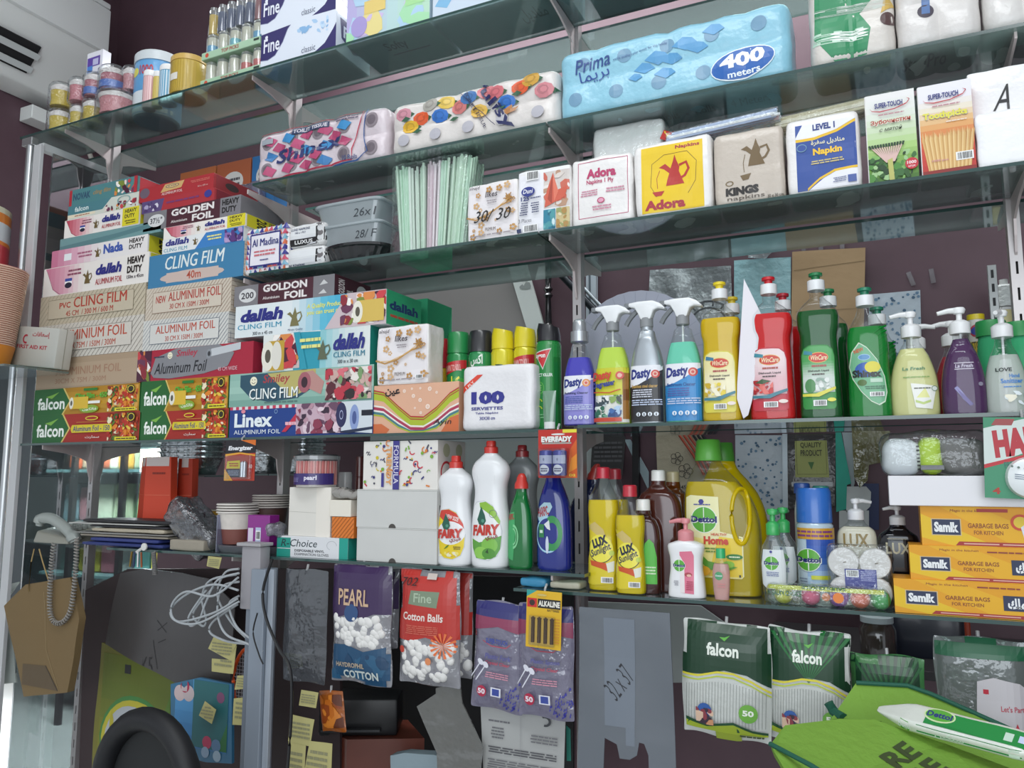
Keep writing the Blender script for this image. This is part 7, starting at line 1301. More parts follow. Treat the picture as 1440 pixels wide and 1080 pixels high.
SIL = M('#9aa0a2', .3, .7, 0, .7, 30)
BAGG = lambda c, d=.75: CL(c, d, .15, 2.2, .7, 25, c)
sheet('grey_board', 'large plain grey board behind the spray cans and star napkins', 'board', [(540, 402), (722, 374), (764, 470), (770, 560), (540, 560)], 2.335, M('#8b8886', .6), .02, smooth=False)
sheet('white_strip', 'slanting white board edge beside the large grey board', 'board edge', [(714, 373), (739, 369), (768, 470), (770, 520), (758, 520)], 2.322, M('#cfd6d2', .5), .012, smooth=False, draw=lambda a: a.B(.3, .75, .6, .9, ['#a9b0ac', '#8f9794'], 8, .3, 3))
t = T('turned_pole', 'black turned pole standing behind the green insect killer can', 'pole', tuple(at(772, 600, 2.33))); H = at(772, 376, 2.33).z - t.location.z
lathe(t, 'pole', [(0, .011), (H * .5, .011), (H * .56, .014), (H * .58, .022), (H * .62, .022), (H * .64, .012), (H * .80, .009), (H * .82, .016), (H * .84, .009), (H * .86, .016), (H * .88, .009), (H * .94, .012), (H, .020)], M('#1c1b1e', .25, 0, .6), n=18)
for i, (a0, a1, c, r_, lab) in enumerate((((772, 368), (868, 470), '#24282e', .012, 'dark slanting rail behind the middle upright'), ((786, 368), (880, 468), '#9aa2a8', .006, 'silver slanting rail beside the dark one behind the middle upright'))):
    p, q = at(*a0, 2.28), at(*a1, 2.28); t = T('slanting_rail', lab, 'rail', tuple(p)); tube(t, 'rail', [(0, 0, 0), tuple(q - p)], r_, M(c, .35, .5), 10)
sheet('window_mullion', 'white and grey vertical frame strip on the wall right of the middle upright', 'frame strip', [(824, 360), (838, 360), (838, 470), (824, 470)], YW - .02, M('#b9c4cc', .4), .02, smooth=False, draw=lambda a: a.R(.3, 0, .5, 1, '#5f6a74'))
def stamp(a):
    a.O(.72, .42, .3, None, '#3a3f42', .08, 26); a.O(.72, .42, .22, None, '#3a3f42', .1, 26)
    for k in range(14): th = k * .449; a.ln([(.72 + .23 * math.cos(th), .42 + .23 * a.w / a.h * math.sin(th)), (.72 + .28 * math.cos(th), .42 + .28 * a.w / a.h * math.sin(th))], .005, '#3a3f42')
sheet('foil_bag', 'crinkled silver bag with a round black stamp taped to the maroon wall', 'bag', [(913, 379), (1028, 374), (1030, 520), (913, 520)], YW - .012, SIL, .004, .012, 22, draw=stamp, step=.02)
sheet('teal_bag', 'pale teal plastic bag taped to the wall left of the kraft bag', 'bag', [(1032, 366), (1112, 361), (1112, 520), (1034, 520)], YW - .012, M('#8fb8be', .3, 0, .4, .6, 22), .004, .008, 16, step=.025)
sheet('clear_pouch', 'folded silver clear pouch taped above the teal bag', 'pouch', [(1056, 342), (1098, 336), (1092, 350), (1076, 364), (1052, 362)], YW - .03, CL('#c9d0d2', .5, .15, 3, 1, 30, '#b4babc'), .005, .006, 30, step=.012)
sheet('kraft_bag', 'brown kraft paper bag taped flat to the maroon wall', 'paper bag', [(1114, 354), (1217, 348), (1215, 450), (1211, 520), (1112, 520)], YW - .014, M('#a88c68', .7, 0, 0, .25, 14), .008, .006, 9, step=.03, draw=lambda a: (a.ln([(.02, .84), (.98, .86)], .0015, '#75603f'), a.ln([(.02, .5), (.98, .48)], .0015, '#7d6746')))
for i, (x, y, q, lab) in enumerate(((1130, 346, 0, 'clear tape strip at the top left of the kraft bag'), (1154, 344, 0, 'clear tape strip at the top middle of the kraft bag'), (1184, 341, 0, 'clear tape strip at the top right of the kraft bag'), (1281, 392, -.3, 'lone slanting tape strip on the maroon wall'), (1311, 388, -.1, 'lone upright tape strip on the maroon wall'))):
    p = at(x, y, YW + .004); tag(box(None, 'tape_strip', -.006, 0, -.020, .006, .0012, .020, CL('#d8d4d6', .45, .2, 2.5, dcol='#a99ea4'), 0, (0, q, 0), tuple(p)), lab, 'tape', 'tape strips on the maroon wall')
sheet('dotted_sheet', 'white sheet with small blue dots taped to the wall behind the green bottle', 'sheet', [(1222, 414), (1294, 408), (1297, 520), (1222, 520)], YW - .01, M('#b3c0ca', .5, 0, .2, .4, 20), .003, .006, 12, draw=dots)
t = T('slotted_upright', 'thin silver slotted upright far back near the right edge', 'shelf post', tuple(at(1404, 500, 2.2))); H = at(1400, 372, 2.2).z - t.location.z; box(t, 'post', -.010, 0, 0, .010, .012, H, M('#9a9c9c', .35, .6), .001)
for k in range(6): box(t, 'slot', -.003, -.0006, H * (.08 + k * .155), .003, .0, H * (.17 + k * .155), M('#26262a', .6), 0)
t = T('white_lamp', 'small white ribbed lamp shade at the back near the right upright', 'lamp', tuple(at(1414, 432, 2.25))); lathe(t, 'shade', [(0, .022), (.05, .026), (.055, .020)], M('#d8dcda', .5, bump=.6, bs=80), n=20); lathe(t, 'holder', [(.055, .010), (.07, .010)], M('#b8bab8', .4), n=12)
t = T('white_can', 'small white and yellow can below the white lamp shade', 'can', tuple(at(1414, 462, 2.25))); lathe(t, 'can_body', [(0, .018), (.045, .018)], M('#d8cf9a', .4), n=20); lathe(t, 'lid', [(.045, .019), (.052, .019)], M('#dcdcda', .4), n=20)
t = T('wall_ledge', 'narrow ledge holding the white lamp and can at the right', 'ledge', tuple(at(1414, 463, 2.25))); box(t, 'ledge', -.05, -.03, -.012, .05, .105, -.001, M('#5a4a50', .5), .002)
# behind the lower right shelf
sheet('white_board', 'pale grey board on the wall behind the dish soap bottles', 'board', [(520, 602), (866, 604), (866, 800), (520, 800)], 2.35, M('#b4bcbb', .6), .008, smooth=False)
sheet('dark_note', 'dark grey lettered sheet hanging behind the red capped bottles', 'sheet', [(833, 608), (880, 608), (876, 668), (830, 670)], 2.345, M('#3f3e40', .5), .002, .004, 12, draw=lambda a: (a.L(.1, .3, .9, .8, 5, '#5f5e62', 3)))
sheet('black_strip', 'tall narrow black upright bar left of the drawing card', 'bar', [(889, 612), (898, 612), (898, 700), (889, 700)], 2.33, M('#17161a', .4), .02, smooth=False)
sheet('glass_edge', 'slanting pale blue glass panel edge behind the brown bottles', 'glass panel', [(878, 618), (886, 618), (912, 664), (912, 690), (898, 660)], 2.345, M('#a5b8c0', .25), .006, smooth=False)
def flow(a):
    for u, v, s_ in ((.38, .62, .11), (.54, .42, .13)):
        for k in range(5): a.O(u + s_ * .6 * math.cos(k * 1.257), v + s_ * .6 * a.w / a.h * math.sin(k * 1.257), s_ * .5, None, '#2f2c2a', .16, 10)
    a.T('45 x 85 cm', .45, .14, .9, .2, '#3a342e', .8)
sheet('drawing_card', 'cream cotton bag with black flower outlines behind the brown bottles', 'cotton bag', [(922, 612), (985, 612), (1000, 650), (992, 700), (926, 700)], 2.345, M('#b3aa94', .7, 0, 0, .3, 30), .004, .006, 14, draw=flow)
for i in range(6):
    p, q = at(955 + i * 6.5, 612, 2.335), at(990 + i * 7, 668, 2.335); t = T('cable', ['red and black striped cable, first of the slanting bundle', 'orange-red cable, second of the slanting bundle', 'orange-red cable, third of the slanting bundle', 'black cable, fourth of the slanting bundle', 'black cable, fifth of the slanting bundle', 'black cable, last of the slanting bundle near the green caps'][i], 'cable', tuple(p), 0, 'slanting cables behind the shelf'); tube(t, 'cable', [(0, 0, 0), tuple((q - p) * .5 + Vector((.005, 0, 0))), tuple(q - p)], .0038, M('#a84c38' if i < 3 else '#1d1d22', .4), 8)
sheet('dotted_sheet', 'large white sheet with small blue dots behind the yellow floor cleaner', 'sheet', [(1034, 612), (1100, 612), (1102, 690), (1104, 760), (1034, 760)], 2.345, M('#b6c0c8', .5, 0, .2, .3, 20), .003, .005, 12, draw=dots)
sheet('aluminium_frame', 'vertical aluminium frame strip beside the dotted sheet', 'frame strip', [(1100, 610), (1107, 610), (1108, 720), (1101, 720)], 2.335, M('#b4c0c8', .35, .3), .015, smooth=False)
def blk(a): a.R(.1, .30, .9, .36, '#b4b8bc'); a.P([(.18, .42), (.84, .42), (.82, 1), (.2, 1)], '#9aa05c'); a.frame(.22, .46, .8, .98, .001, '#4a4c2c'); a.T('QUALITY', .3, .8, .72, .88, '#3a3c24', 1); a.T('PRODUCT', .3, .70, .72, .78, '#3a3c24', 1); a.P([(.44, .62), (.56, .62), (.5, .52)], '#3f6a34')
sheet('black_bag', 'black plastic bag with a yellow-green label behind the blue spray can', 'bag', [(1107, 610), (1175, 610), (1174, 712), (1108, 716)], 2.34, M('#1d1c20', .3, 0, .4, .5, 18), .005, .006, 12, draw=blk)
sheet('teal_cloth', 'turquoise cloth hanging right of the black bag', 'cloth', [(1175, 608), (1183, 608), (1197, 680), (1191, 682), (1190, 716), (1176, 720)], 2.335, M('#2fa08c', .6, 0, 0, .2, 10), .004, .008, 12, step=.015)
sheet('pale_sheet', 'pale blue-grey strip between the turquoise cloth and the yellowish bag', 'sheet', [(1184, 608), (1200, 608), (1202, 680), (1198, 690)], 2.348, M('#a9b8be', .5), .003)
sheet('yellowish_bag', 'thin olive-yellow plastic bag hanging in folds behind the lower right shelf', 'bag', [(1198, 606), (1252, 606), (1240, 650), (1222, 654), (1220, 676), (1209, 686), (1201, 670)], 2.33, CL('#c9c48c', .6, .2, 2, .8, 25, '#9c9a66'), .004, .012, 14, step=.015)
sheet('plastic_plate', 'small white rounded plastic frame behind the pearly pump bottle', 'frame', [(1190, 684), (1218, 684), (1225, 692), (1224, 712), (1218, 718), (1190, 720)], 2.335, M('#b9bebe', .4), .006)
sheet('pale_carton', 'pale carton standing behind the pearly pump bottle', 'carton', [(1180, 718), (1222, 718), (1222, 780), (1180, 780)], 2.335, M('#b4b9b9', .5), .02, smooth=False)
sheet('blue_card', 'dark blue card behind the white plastic frame', 'card', [(1206, 680), (1236, 680), (1236, 745), (1206, 745)], 2.35, M('#2a3660', .5), .004, smooth=False)
# below the lower right shelf, far back
sheet('pale_board', 'pale panel seen below the lower right shelf', 'board', [(820, 846), (985, 852), (1060, 905), (1030, 960), (820, 960)], 2.345, M('#9da3a2', .6), .01, smooth=False)
t = T('glass_jar', 'glass jar with a white screw lid behind the disposable spoon packs', 'jar', tuple(at(1236, 930, 1.95))); lathe(t, 'jar_body', [(0, .036), (.004, .038), (.07, .038), (.085, .03)], CL('#8a8078', .35, .08, 2), n=28); lathe(t, 'lid', [(.085, .034), (.097, .034), (.098, .032)], M('#b9c8cc', .4), n=28)
t = T('dark_ledge', 'dark ledge holding the glass jar and the navy box', 'ledge', tuple(at(1260, 931, 1.95))); box(t, 'ledge', -.3, -.06, -.02, .5, .4, -.001, M('#2c2a2c', .5), .002)
t = T('navy_box', 'navy plastic box behind the hanging spoon packs, right of the jar', 'box', tuple(at(1290, 930, 2.02))); box(t, 'box_body', -.07, 0, 0, .10, .1, .12, M('#262b3c', .35, 0, .3), .004)
t = T('orange_stick', 'thin orange-red stick standing at the back on the right', 'stick', tuple(at(1363, 920, 2.0))); tube(t, 'stick', [(0, 0, 0), (0, 0, .10)], .006, M('#a8442c', .5), 10)
# --- hanging bags ---
def hbag(name, lab, cat, pl, pr, pt, pb, Y, d, mat, draw=None, group=None, seed=1, amp=.004, r=.02, ns=12, cuts=22, tape=True, fn=None, rot=0, step=.009):
    a0, a1 = at(pl, (pt + pb) / 2, Y), at(pr, (pt + pb) / 2, Y); xc = (a0.x + a1.x) / 2; zt = at((pl + pr) / 2, pt, Y).z; zb = at((pl + pr) / 2, pb, Y).z; w = a1.x - a0.x; h = zt - zb
    t = T(name, lab, cat, (xc, Y, zb), (0, rot, 0), group); 
    def pil(q):
        k = (1 - min(1, abs(2 * q.x / w)) ** 4) * (1 - min(1, abs(2 * q.z / h)) ** 5); return Vector((q.x * (1 - .02 * math.sin(q.z * 40 + seed)), q.y * (.06 + .94 * k), q.z + .002 * math.sin(q.x * 60 + seed)))
    o, b = soft(t, 'pouch', w, d, h, mat, .003, amp, ns, seed, cuts, fn or pil)
    if tape: tube(t, 'hang_tape', [(0, d * .5, h - .004), (0, d * .5 + .004, h + .010)], .003, CL('#f0f0f0', .5), 6)
    if draw: a = Art(t, (-w / 2, 0, 0), (1, 0, 0), (0, 0, 1), w, h, b, step=step, rough=.35); a.ex = .0006; draw(a); a.done()
    return t, w, h, b
def cotton(t, b, w, z0, z1, n, seed):
    bm = bmesh.new(); r = random.Random(seed); k = 0
    while k < n:
        x, z = r.uniform(-.38, .38) * w, r.uniform(z0, z1); hit = b.ray_cast(Vector((x, -1, z)), Vector((0, 1, 0)))
        if hit[0] is None: k += 1; continue
        rr = r.uniform(.009, .014); m = Matrix.Translation(hit[0] + Vector((0, rr * .45, 0))) @ Matrix.Diagonal((1, .7, .85 + .3 * r.random(), 1)); bmesh.ops.create_icosphere(bm, subdivisions=2, radius=rr, matrix=m); k += 1
    for v in bm.verts: v.co += v.co.normalized() * noise.noise(v.co * 160) * .0015
    o = mk('cotton_balls', bm, M('#e0dedb', .85), t, True); o['kind'] = 'stuff'
def pearlb(a):
    a.R(.0, .60, 1, 1, '#3a2550'); a.P([(0, .72), (0, .52), (.3, .58), (.6, .56), (1, .66), (1, .8)], '#3a2550'); a.P([(0, .0), (1, 0), (1, .34), (.6, .28), (.3, .33), (.1, .32), (0, .3)], '#1f4a6c'); a.B(.02, .02, .98, .26, ['#1a3f60', '#2a5a7c', '#1f4a6c'], 14, .25, 2)
    a.T('PEARL', .16, .66, .68, .80, '#c9a98a', .8); a.E(.4, .60, .12, None, '#2a4a78'); a.T('HAYDROPHIL', .14, .14, .62, .18, '#b9a890', 1); a.T('COTTON', .26, .05, .84, .12, '#c4ccc8', 1.5)
PUR = CL('#cfd0d8', .55, .1, 2.2, .8, 35, '#c9c8ce')
t, w, h, b = hbag('cotton_bag', 'purple and blue bag of cotton balls lettered PEARL hanging under the lower shelf', 'cotton bag', 462, 545, 796, 964, 1.488, .035, PUR, pearlb, 'hanging cotton ball bags', 3); cotton(t, b, w, h * .34, h * .56, 60, 3)
t, w, h, b = hbag('cotton_bag', 'second purple cotton bag half hidden behind the PEARL one', 'cotton bag', 515, 556, 800, 912, 1.54, .03, PUR, lambda a: a.R(0, .5, 1, 1, '#3a2550'), 'hanging cotton ball bags', 4)
def redb(a):
    a.P([(0, .38), (.0, 1), (1, 1), (1, .34), (.8, .38), (.5, .42), (.25, .38)], '#b8322a'); a.T('Cotton Balls', .1, .56, .78, .63, '#e8dcd4', 1, .1); a.P([(.2, .70), (.68, .68), (.72, .82), (.24, .82)], '#7a8a72'); a.T('Fine', .3, .72, .6, .80, '#a8b8a0', .8); a.L(.16, .44, .7, .52, 5, '#cc6a58', 3)
    for u, v, r_ in ((.78, .36, .2),): [a.P([(u + r_ * math.cos(k * .449 - .1), v + r_ * .55 * math.sin(k * .449 - .1) * a.w / a.h * 1.6), (u, v), (u + r_ * math.cos(k * .449 + .1), v + r_ * .55 * math.sin(k * .449 + .1) * a.w / a.h * 1.6)], '#e0703a') for k in range(14)]
    a.E(.1, .30, .05, None, '#c8402c'); a.E(.56, .22, .05, None, '#dc8a5a'); a.T('702', .08, .86, .36, .93, '#3a1a1a', .2, .3); a.R(.5, .92, .66, .97, '#c9bcb4')
t, w, h, b = hbag('cotton_bag', 'red bag lettered Cotton Balls with an orange sunburst', 'cotton bag', 557, 641, 803, 966, 1.488, .04, PUR, redb, 'hanging cotton ball bags', 5); cotton(t, b, w, h * .06, h * .38, 60, 5)
t, w, h, b = hbag('cotton_bag', 'second red cotton bag showing at the right behind the Cotton Balls one', 'cotton bag', 612, 660, 806, 955, 1.54, .03, PUR, lambda a: a.R(0, .42, 1, 1, '#a82e28'), 'hanging cotton ball bags', 6); cotton(t, b, w, h * .06, h * .38, 26, 6)
hbag('clear_bag', 'empty clear plastic pouch hanging right of the aluminium column', 'plastic bag', 398, 458, 800, 960, 1.488, .010, CL('#c9ccd0', .22, .1, 2.2, .8, 20, '#8f9298'), None, None, 7, .003, .004)
def spoon(kind):
    def f(a):
        a.P([(.0, .86), (.0, 1), (1, 1), (1, .86)], '#2f2f6c'); a.P([(0, .72), (0, .86), (1, .86), (1, .72), (.5, .78)], '#8a3a58'); r = random.Random(3)
        for k in range(60): a.P([(u_ := r.uniform(.6, .98), v_ := r.uniform(.02, .3 * (.3 + (u_ - .55) * 1.6))), (u_ + .03, v_ + .01), (u_ + .02, v_ + .03)], '#3a3a9c')
        a.T('SUPER-TOUCH', .3, .62, .72, .67, '#3a4a9a', 1.5); a.band([(.24, .64), (.4, .6), (.7, .6), (.78, .64)], .008, '#b83a50'); a.T('Plastic ' + kind, .3, .48, .8, .53, '#5a5a98', 1, .15); a.T('Crystal Clear', .3, .42, .78, .46, '#b8485c', 1, .15); a.L(.3, .3, .76, .36, 3, '#c98a9c', 2)
        a.E(.26, .17, .095, None, '#b02848'); a.T('50', .19, .145, .33, .195, '#e8dce4', 2); a.R(.44, .14, .64, .22, '#dcdce6'); a.R(.47, .15, .61, .21, '#3a4a98')
        for q in (0, .1): a.ln([(.04 + q, .28 - q * .2), (.2 + q, .42 - q * .2)], .0022, '#dcdce6'); a.E(.22 + q, .44 - q * .2, .045, .035, '#dcdce6', 12, rot=45)
    return f
SPB = CL('#b4b0cc', .62, .12, 2.2, .9, 30, '#a9a4bc')
hbag('spoon_pack', 'lilac pack of plastic forks with a red 50 badge, left of its twin', 'cutlery pack', 659, 730, 848, 1000, 1.50, .03, SPB, spoon('Fork'), 'lilac plastic cutlery packs', 8, rot=.06)
t, w, h, b = hbag('spoon_pack', 'lilac pack of plastic spoons with a red 50 badge, under the alkaline card', 'cutlery pack', 726, 803, 852, 1012, 1.492, .03, SPB, spoon('Spoon'), 'lilac plastic cutlery packs', 9)
def alk(a):
    a.R(0, 0, 1, 1, '#d8ac24'); a.P([(0, .88), (.0, 1), (.3, 1)], '#2f9a94'); a.R(.02, .70, .30, .86, '#c22c28'); a.E(.16, .78, .08, None, '#3a2a24'); a.R(.32, .70, .97, .86, '#1f1d1c'); a.T('ALKALINE', .34, .73, .95, .83, '#e6e2d8', 2); a.T('BATTERIES', .6, .65, .94, .69, '#3a3020', 1); a.L(.66, .1, .96, .55, 9, '#c98a2c'); a.E(.45, .93, .14, .02, '#c9b468')
    a.R(.1, .08, .82, .56, '#c9a03a')
t, w, h = card('yellow battery card lettered ALKALINE with four thin batteries', 739, 788, 831, 912, 1.470, '#d8ac24', alk, rot=.03)
for k in range(4):
    c = lathe(t, 'battery', [(0, w * .05), (h * .4, w * .05), (h * .41, w * .06), (h * .43, w * .06), (h * .435, w * .025), (h * .45, w * .025)], M('#5a4028', .25, .6), (-.28 + k * .18) * w, -w * .055, h * .1, 12)
mk('blister', loftbm([(h * .06, w * .36, .005, 5, -.02 * w, 0), (h * .56, w * .36, .005, 5, -.02 * w, 0)], 24), SHELL(), t, True, (0, -.006, 0))
tag(soft(None, 'blue_packet', .06, .05, .018, M('#4a9cc8', .4, bump=.3, bs=40), .006, .003, 40, 3, 7)[0], 'small crumpled light blue packet on the end of the lower right shelf', 'packet').location = (X(752, 1.53, ZLR), 1.52, ZLR + .0005)
tag(soft(None, 'white_packet', .065, .05, .014, M('#cfc9b4', .5, bump=.3, bs=40), .005, .002, 40, 4, 7)[0], 'flat cream packet beside the light blue packet', 'packet').location = (X(796, 1.53, ZLR), 1.52, ZLR + .0005)
# T-shirt bag with handle cut outs
GBAG = CL('#a9b1ba', .72, .2, 1.6, .4, 12, '#8b929b')
def tsh(a): a.T('32 x 37', .30, .42, .62, .72, '#26262c', -.6, .1, 52); a.R(.34, .06, .66, .98, '#848b94') if False else None
t, w, h, b = sheet('carrier_bag', 'large flat grey carrier bag marked 32 x 37, hanging handles down', 'carrier bag', [(815, 853), (942, 862), (951, 1090), (914, 1110), (912, 1062), (906, 1046), (899, 1044), (896, 1062), (886, 1068), (872, 1066), (868, 1046), (851, 1037), (848, 1110), (812, 1110)], 1.492, GBAG, .003, .006, 10, step=.02, draw=lambda a: (a.P([(.30, .22), (.60, .22), (.62, .95), (.30, .95)], '#707883'), a.T('32 x 37', .30, .55, .60, .66, '#26262c', -.4, .1, 52)))
# falcon spoon packs
def falc_sp(full=True):
    def f(a):
        a.R(0, .60, 1, 1, '#143a24'); a.P([(0, .6), (0, .52), (.25, .55), (.5, .60), (.75, .58), (1, .48), (1, .7), (0, .7)], '#143a24')
        if full != 1: [a.P([(.5, .55), (k / 9 - .02, 1), (k / 9 + .04, 1)], '#1f6a34') for k in range(10)]
        cv = [(0, .52), (.2, .53), (.42, .58), (.6, .58), (.8, .53), (1, .44)]; a.band(cv, .018, '#d8cc3a'); a.band([(u, v - .035) for u, v in cv], .012, '#b8c83a')
        a.T('falcon', .30, .72, .66, .83, '#e0e6dc', 1.5); a.P([(.44, .88), (.5, .85), (.56, .9), (.5, .88)], '#5aa83a')
        for k in range(27): a.ln([(.05 + k * .034, .12 + .02 * math.sin(k * .3)), (.06 + k * .034, .44 + .06 * math.sin(k * .12))], .0009, '#8f938f')
        a.P([(0, 0), (1, 0), (1, .10), (.8, .12), (.6, .17), (.3, .12), (0, .16)], '#1a4a2c'); a.P([(0, 0), (1, 0), (1, .08), (.8, .10), (.6, .15), (.3, .10), (0, .13)], '#9aac2c')
        a.E(.76, .26, .10, None, '#6aa83c'); a.T('50', .70, .24, .82, .29, '#e8eee0', 2); a.E(.28, .24, .08, None, '#2f5aa0'); a.B(.18, .12, .38, .26, ['#8a3a44', '#d8b8a0', '#3a2a3a', '#c9906a'], 14, .3, 3); a.L(.66, .05, .92, .08, 1, '#3a4a1a')
    return f
FSP = M('#c9ccc8', .4, 0, .4, .4, 30)
hbag('spoon_pack', 'green and white falcon spoon pack with a green 50 badge', 'cutlery pack', 955, 1080, 878, 1042, 1.49, .045, FSP, falc_sp(1), 'green headed spoon packs', 11, tape=True, rot=.03)
hbag('spoon_pack', 'second green and white falcon spoon pack with light rays in its header', 'cutlery pack', 1078, 1194, 889, 1050, 1.50, .045, FSP, falc_sp(2), 'green headed spoon packs', 12, rot=.03)
hbag('spoon_pack', 'third spoon pack, only its green rayed header showing above the green bag', 'cutlery pack', 1198, 1306, 924, 1060, 1.53, .04, M('#3f7a44', .4, 0, .4, .4, 30), lambda a: (a.R(0, .5, 1, 1, '#143a24'), [a.P([(.5, .4), (k / 9 - .02, 1), (k / 9 + .04, 1)], '#1f5a30') for k in range(10)], a.E(.5, .82, .05, .01, '#0f2a18')), 'green headed spoon packs', 13)
hbag('clear_pack', 'clear pack with a plain green header strip and printed red stars at the right', 'clear pack', 1320, 1450, 900, 1075, 1.52, .04, CL('#c4ccc9', .45, .12, 2.2, .8, 28, '#a4adaa'), lambda a: (a.R(0, .84, 1, 1, '#1a5a3c'), a.P([(.38, .0), (.44, .66), (.62, .7), (.9, .66), (1, .6), (1, 0)], '#c4c0c4'), a.R(.5, .55, .56, .6, '#b83040'), a.T("Let's Party", .68, .42, .96, .48, '#b84a5a', .6), a.P([(.84 + (.1 if k % 2 == 0 else .045) * math.cos(k * .628 + .3), .27 + (.1 if k % 2 == 0 else .045) * .75 * math.sin(k * .628 + .3)) for k in range(10)], '#b83040'), a.P([(.5, .12), (.56, .22), (.68, .2), (.66, .1)], '#cc5a2c')), None, 14)
# green reusable shopping bag held flat in front, with a wipes pack on it
GM = M('#76a03a', .75, 0, 0, .3, 60); GD = M('#1d5a48', .7)
def gbag():
    t = T('shopping_bag', 'bright green reusable shopping bag with dark green edges lying in the lower right', 'bag', tuple(at(1260, 1100, 1.30)))
    L0 = t.location; A_ = lambda x, y, Y: at(x, y, Y) - L0
    top = [(1188, 964, 1.44), (1276, 963, 1.46), (1445, 1034, 1.44), (1500, 1060, 1.42), (1500, 1110, 1.22), (1300, 1100, 1.20), (1085, 1046, 1.24), (1102, 1020, 1.26), (1180, 1010, 1.30)]
    def slab(nm, pts, m, th=.012, down=.012):
        bm = bmesh.new(); V = [bm.verts.new(A_(*p)) for p in pts]; f = bm.faces.new(V); bmesh.ops.recalc_face_normals(bm, faces=[f]); g = bmesh.ops.extrude_face_region(bm, geom=[f])
        for v in [q for q in g['geom'] if isinstance(q, bmesh.types.BMVert)]: v.co += Vector((0, .006, -down))
        bmesh.ops.triangulate(bm, faces=bm.faces[:]); bmesh.ops.recalc_face_normals(bm, faces=bm.faces[:]); return mk(nm, bm, m, t)
    slab('back_panel', [(1168, 1012, 1.40), (1204, 960, 1.44), (1276, 964, 1.45), (1360, 998, 1.44), (1500, 1062, 1.42), (1500, 1100, 1.36), (1230, 1060, 1.36)], GM)
    slab('front_panel', [(1084, 1046, 1.22), (1104, 1020, 1.26), (1180, 1011, 1.30), (1230, 1012, 1.32), (1330, 1046, 1.31), (1500, 1110, 1.28), (1500, 1210, 1.10), (1120, 1110, 1.14), (1088, 1056, 1.2)], GM, down=.010)
    slab('side_fold', [(1168, 1012, 1.395), (1180, 1010, 1.31), (1240, 1014, 1.33), (1240, 1040, 1.36)], GM)
    tube(t, 'edge_binding', [tuple(A_(*p)) for p in [(1204, 960, 1.437), (1276, 964, 1.447), (1310, 976, 1.443), (1360, 998, 1.437), (1445, 1036, 1.425), (1500, 1062, 1.41)]], .0035, GD, 8)
    tube(t, 'edge_binding', [tuple(A_(*p)) for p in [(1083, 1046, 1.215), (1140, 1076, 1.16), (1210, 1120, 1.13)]], .0035, GD, 8)
    tube(t, 'edge_binding', [tuple(A_(*p)) for p in [(1165, 988, 1.42), (1172, 1000, 1.42), (1186, 1010, 1.40)]], .008, GD, 8)
    # lettering lies on the front panel
    p00, p10, p01 = A_(1228, 1090, 1.165), A_(1320, 1120, 1.17), A_(1232, 1030, 1.285)
    U = (A_(1300, 1085, 1.20) - A_(1225, 1055, 1.228)); n = Vector((0, -.6, .8)); return t, A_
gt, GA = gbag()
fp = [o for o in gt.children if o.name.startswith('front_panel')][0]
bm = bmesh.new(); bm.from_mesh(fp.data); bmesh.ops.triangulate(bm, faces=bm.faces[:]); gb = BVH(bm); bm.free()
o0 = GA(1216, 1150, 1.12); a = Art(gt, (o0.x, o0.y - .05, o0.z), (1, 0, 0), (0, .70, .714), .24, .24, gb, step=.03, rough=.6)
for k, (u, v) in enumerate(((.08, .60), (.21, .50), (.34, .40))): a.T('RE', u, v, u + .22, v + .13, '#3c4a26', 1.8, 0, 52)
a.T('O', .52, .44, .64, .54, '#d8cc2c', .6); a.done()
t = T('wipes_pack', 'green and white packet of wet wipes lying on the green shopping bag', 'wipes', tuple(at(1345, 1040, 1.33)), (0, 0, 0))
p, q = at(1236, 1003, 1.34), at(1462, 1062, 1.26); d_ = (q - p); L_ = d_.length; yaw_ = math.atan2(d_.y, d_.x); pit = -math.asin(d_.z / L_)
t.location = p; t.rotation_euler = (math.radians(28), pit, yaw_)
def wfn(pnt):
    u = pnt.x / L_ + .5; k = min(1, u / .22, (1.04 - u) / .12); pnt.y *= .25 + .75 * max(0, k); pnt.z *= .12 + .88 * max(0, k); return pnt
o, b = soft(t, 'wrap', L_, .045, .020, M('#d8dcd4', .3, 0, .5, .2, 30), .008, .001, 20, 3, 16, wfn); o.location = (L_ / 2, -.022, -.002)
for nm, V_, N_ in (('side', (0, 0, 1), None), ('top', (0, 1, 0), None)):
    if nm == 'side':
        a = Art(t, (0, -.024, -.003), (1, 0, 0), (0, 0, 1), L_, .026, None); 
        bb_ = bmesh.new(); bb_.from_mesh(o.data); [setattr(v, 'co', v.co + Vector(o.location)) for v in bb_.verts]; wb = BVH(bb_); bb_.free(); a.bvh = wb; a.step = .006
        a.R(.30, 0, .96, 1, '#14803a'); a.T('ستكين', .42, .3, .6, .7, '#d8e8d8', .6); a.E(.22, .5, .035, .4, '#5aa83a'); a.T('Dettol', .18, .38, .26, .62, '#e8eef0', 1.4); a.R(.86, .3, .92, .7, '#cfe0d4'); a.done()
    else:
        a = Art(t, (0, -.024, 0), (1, 0, 0), (0, 1, 0), L_, .05, wb, step=.006); a.R(.34, 0, .96, 1, '#1c8a40'); a.P([(.3, .1), (.5, .3), (.72, .2), (.8, .05), (.3, 0)], '#15803a'); a.E(.42, .6, .1, .28, '#cfe0b0'); a.E(.42, .6, .09, .22, '#5aa83a'); a.T('Dettol', .34, .5, .5, .72, '#26307a', 1.6); a.R(.82, .3, .87, .6, '#c9e0d0'); a.R(.9, .35, .95, .6, '#c9d4f0'); a.done('top_artwork_print', 'top_lettering_print')
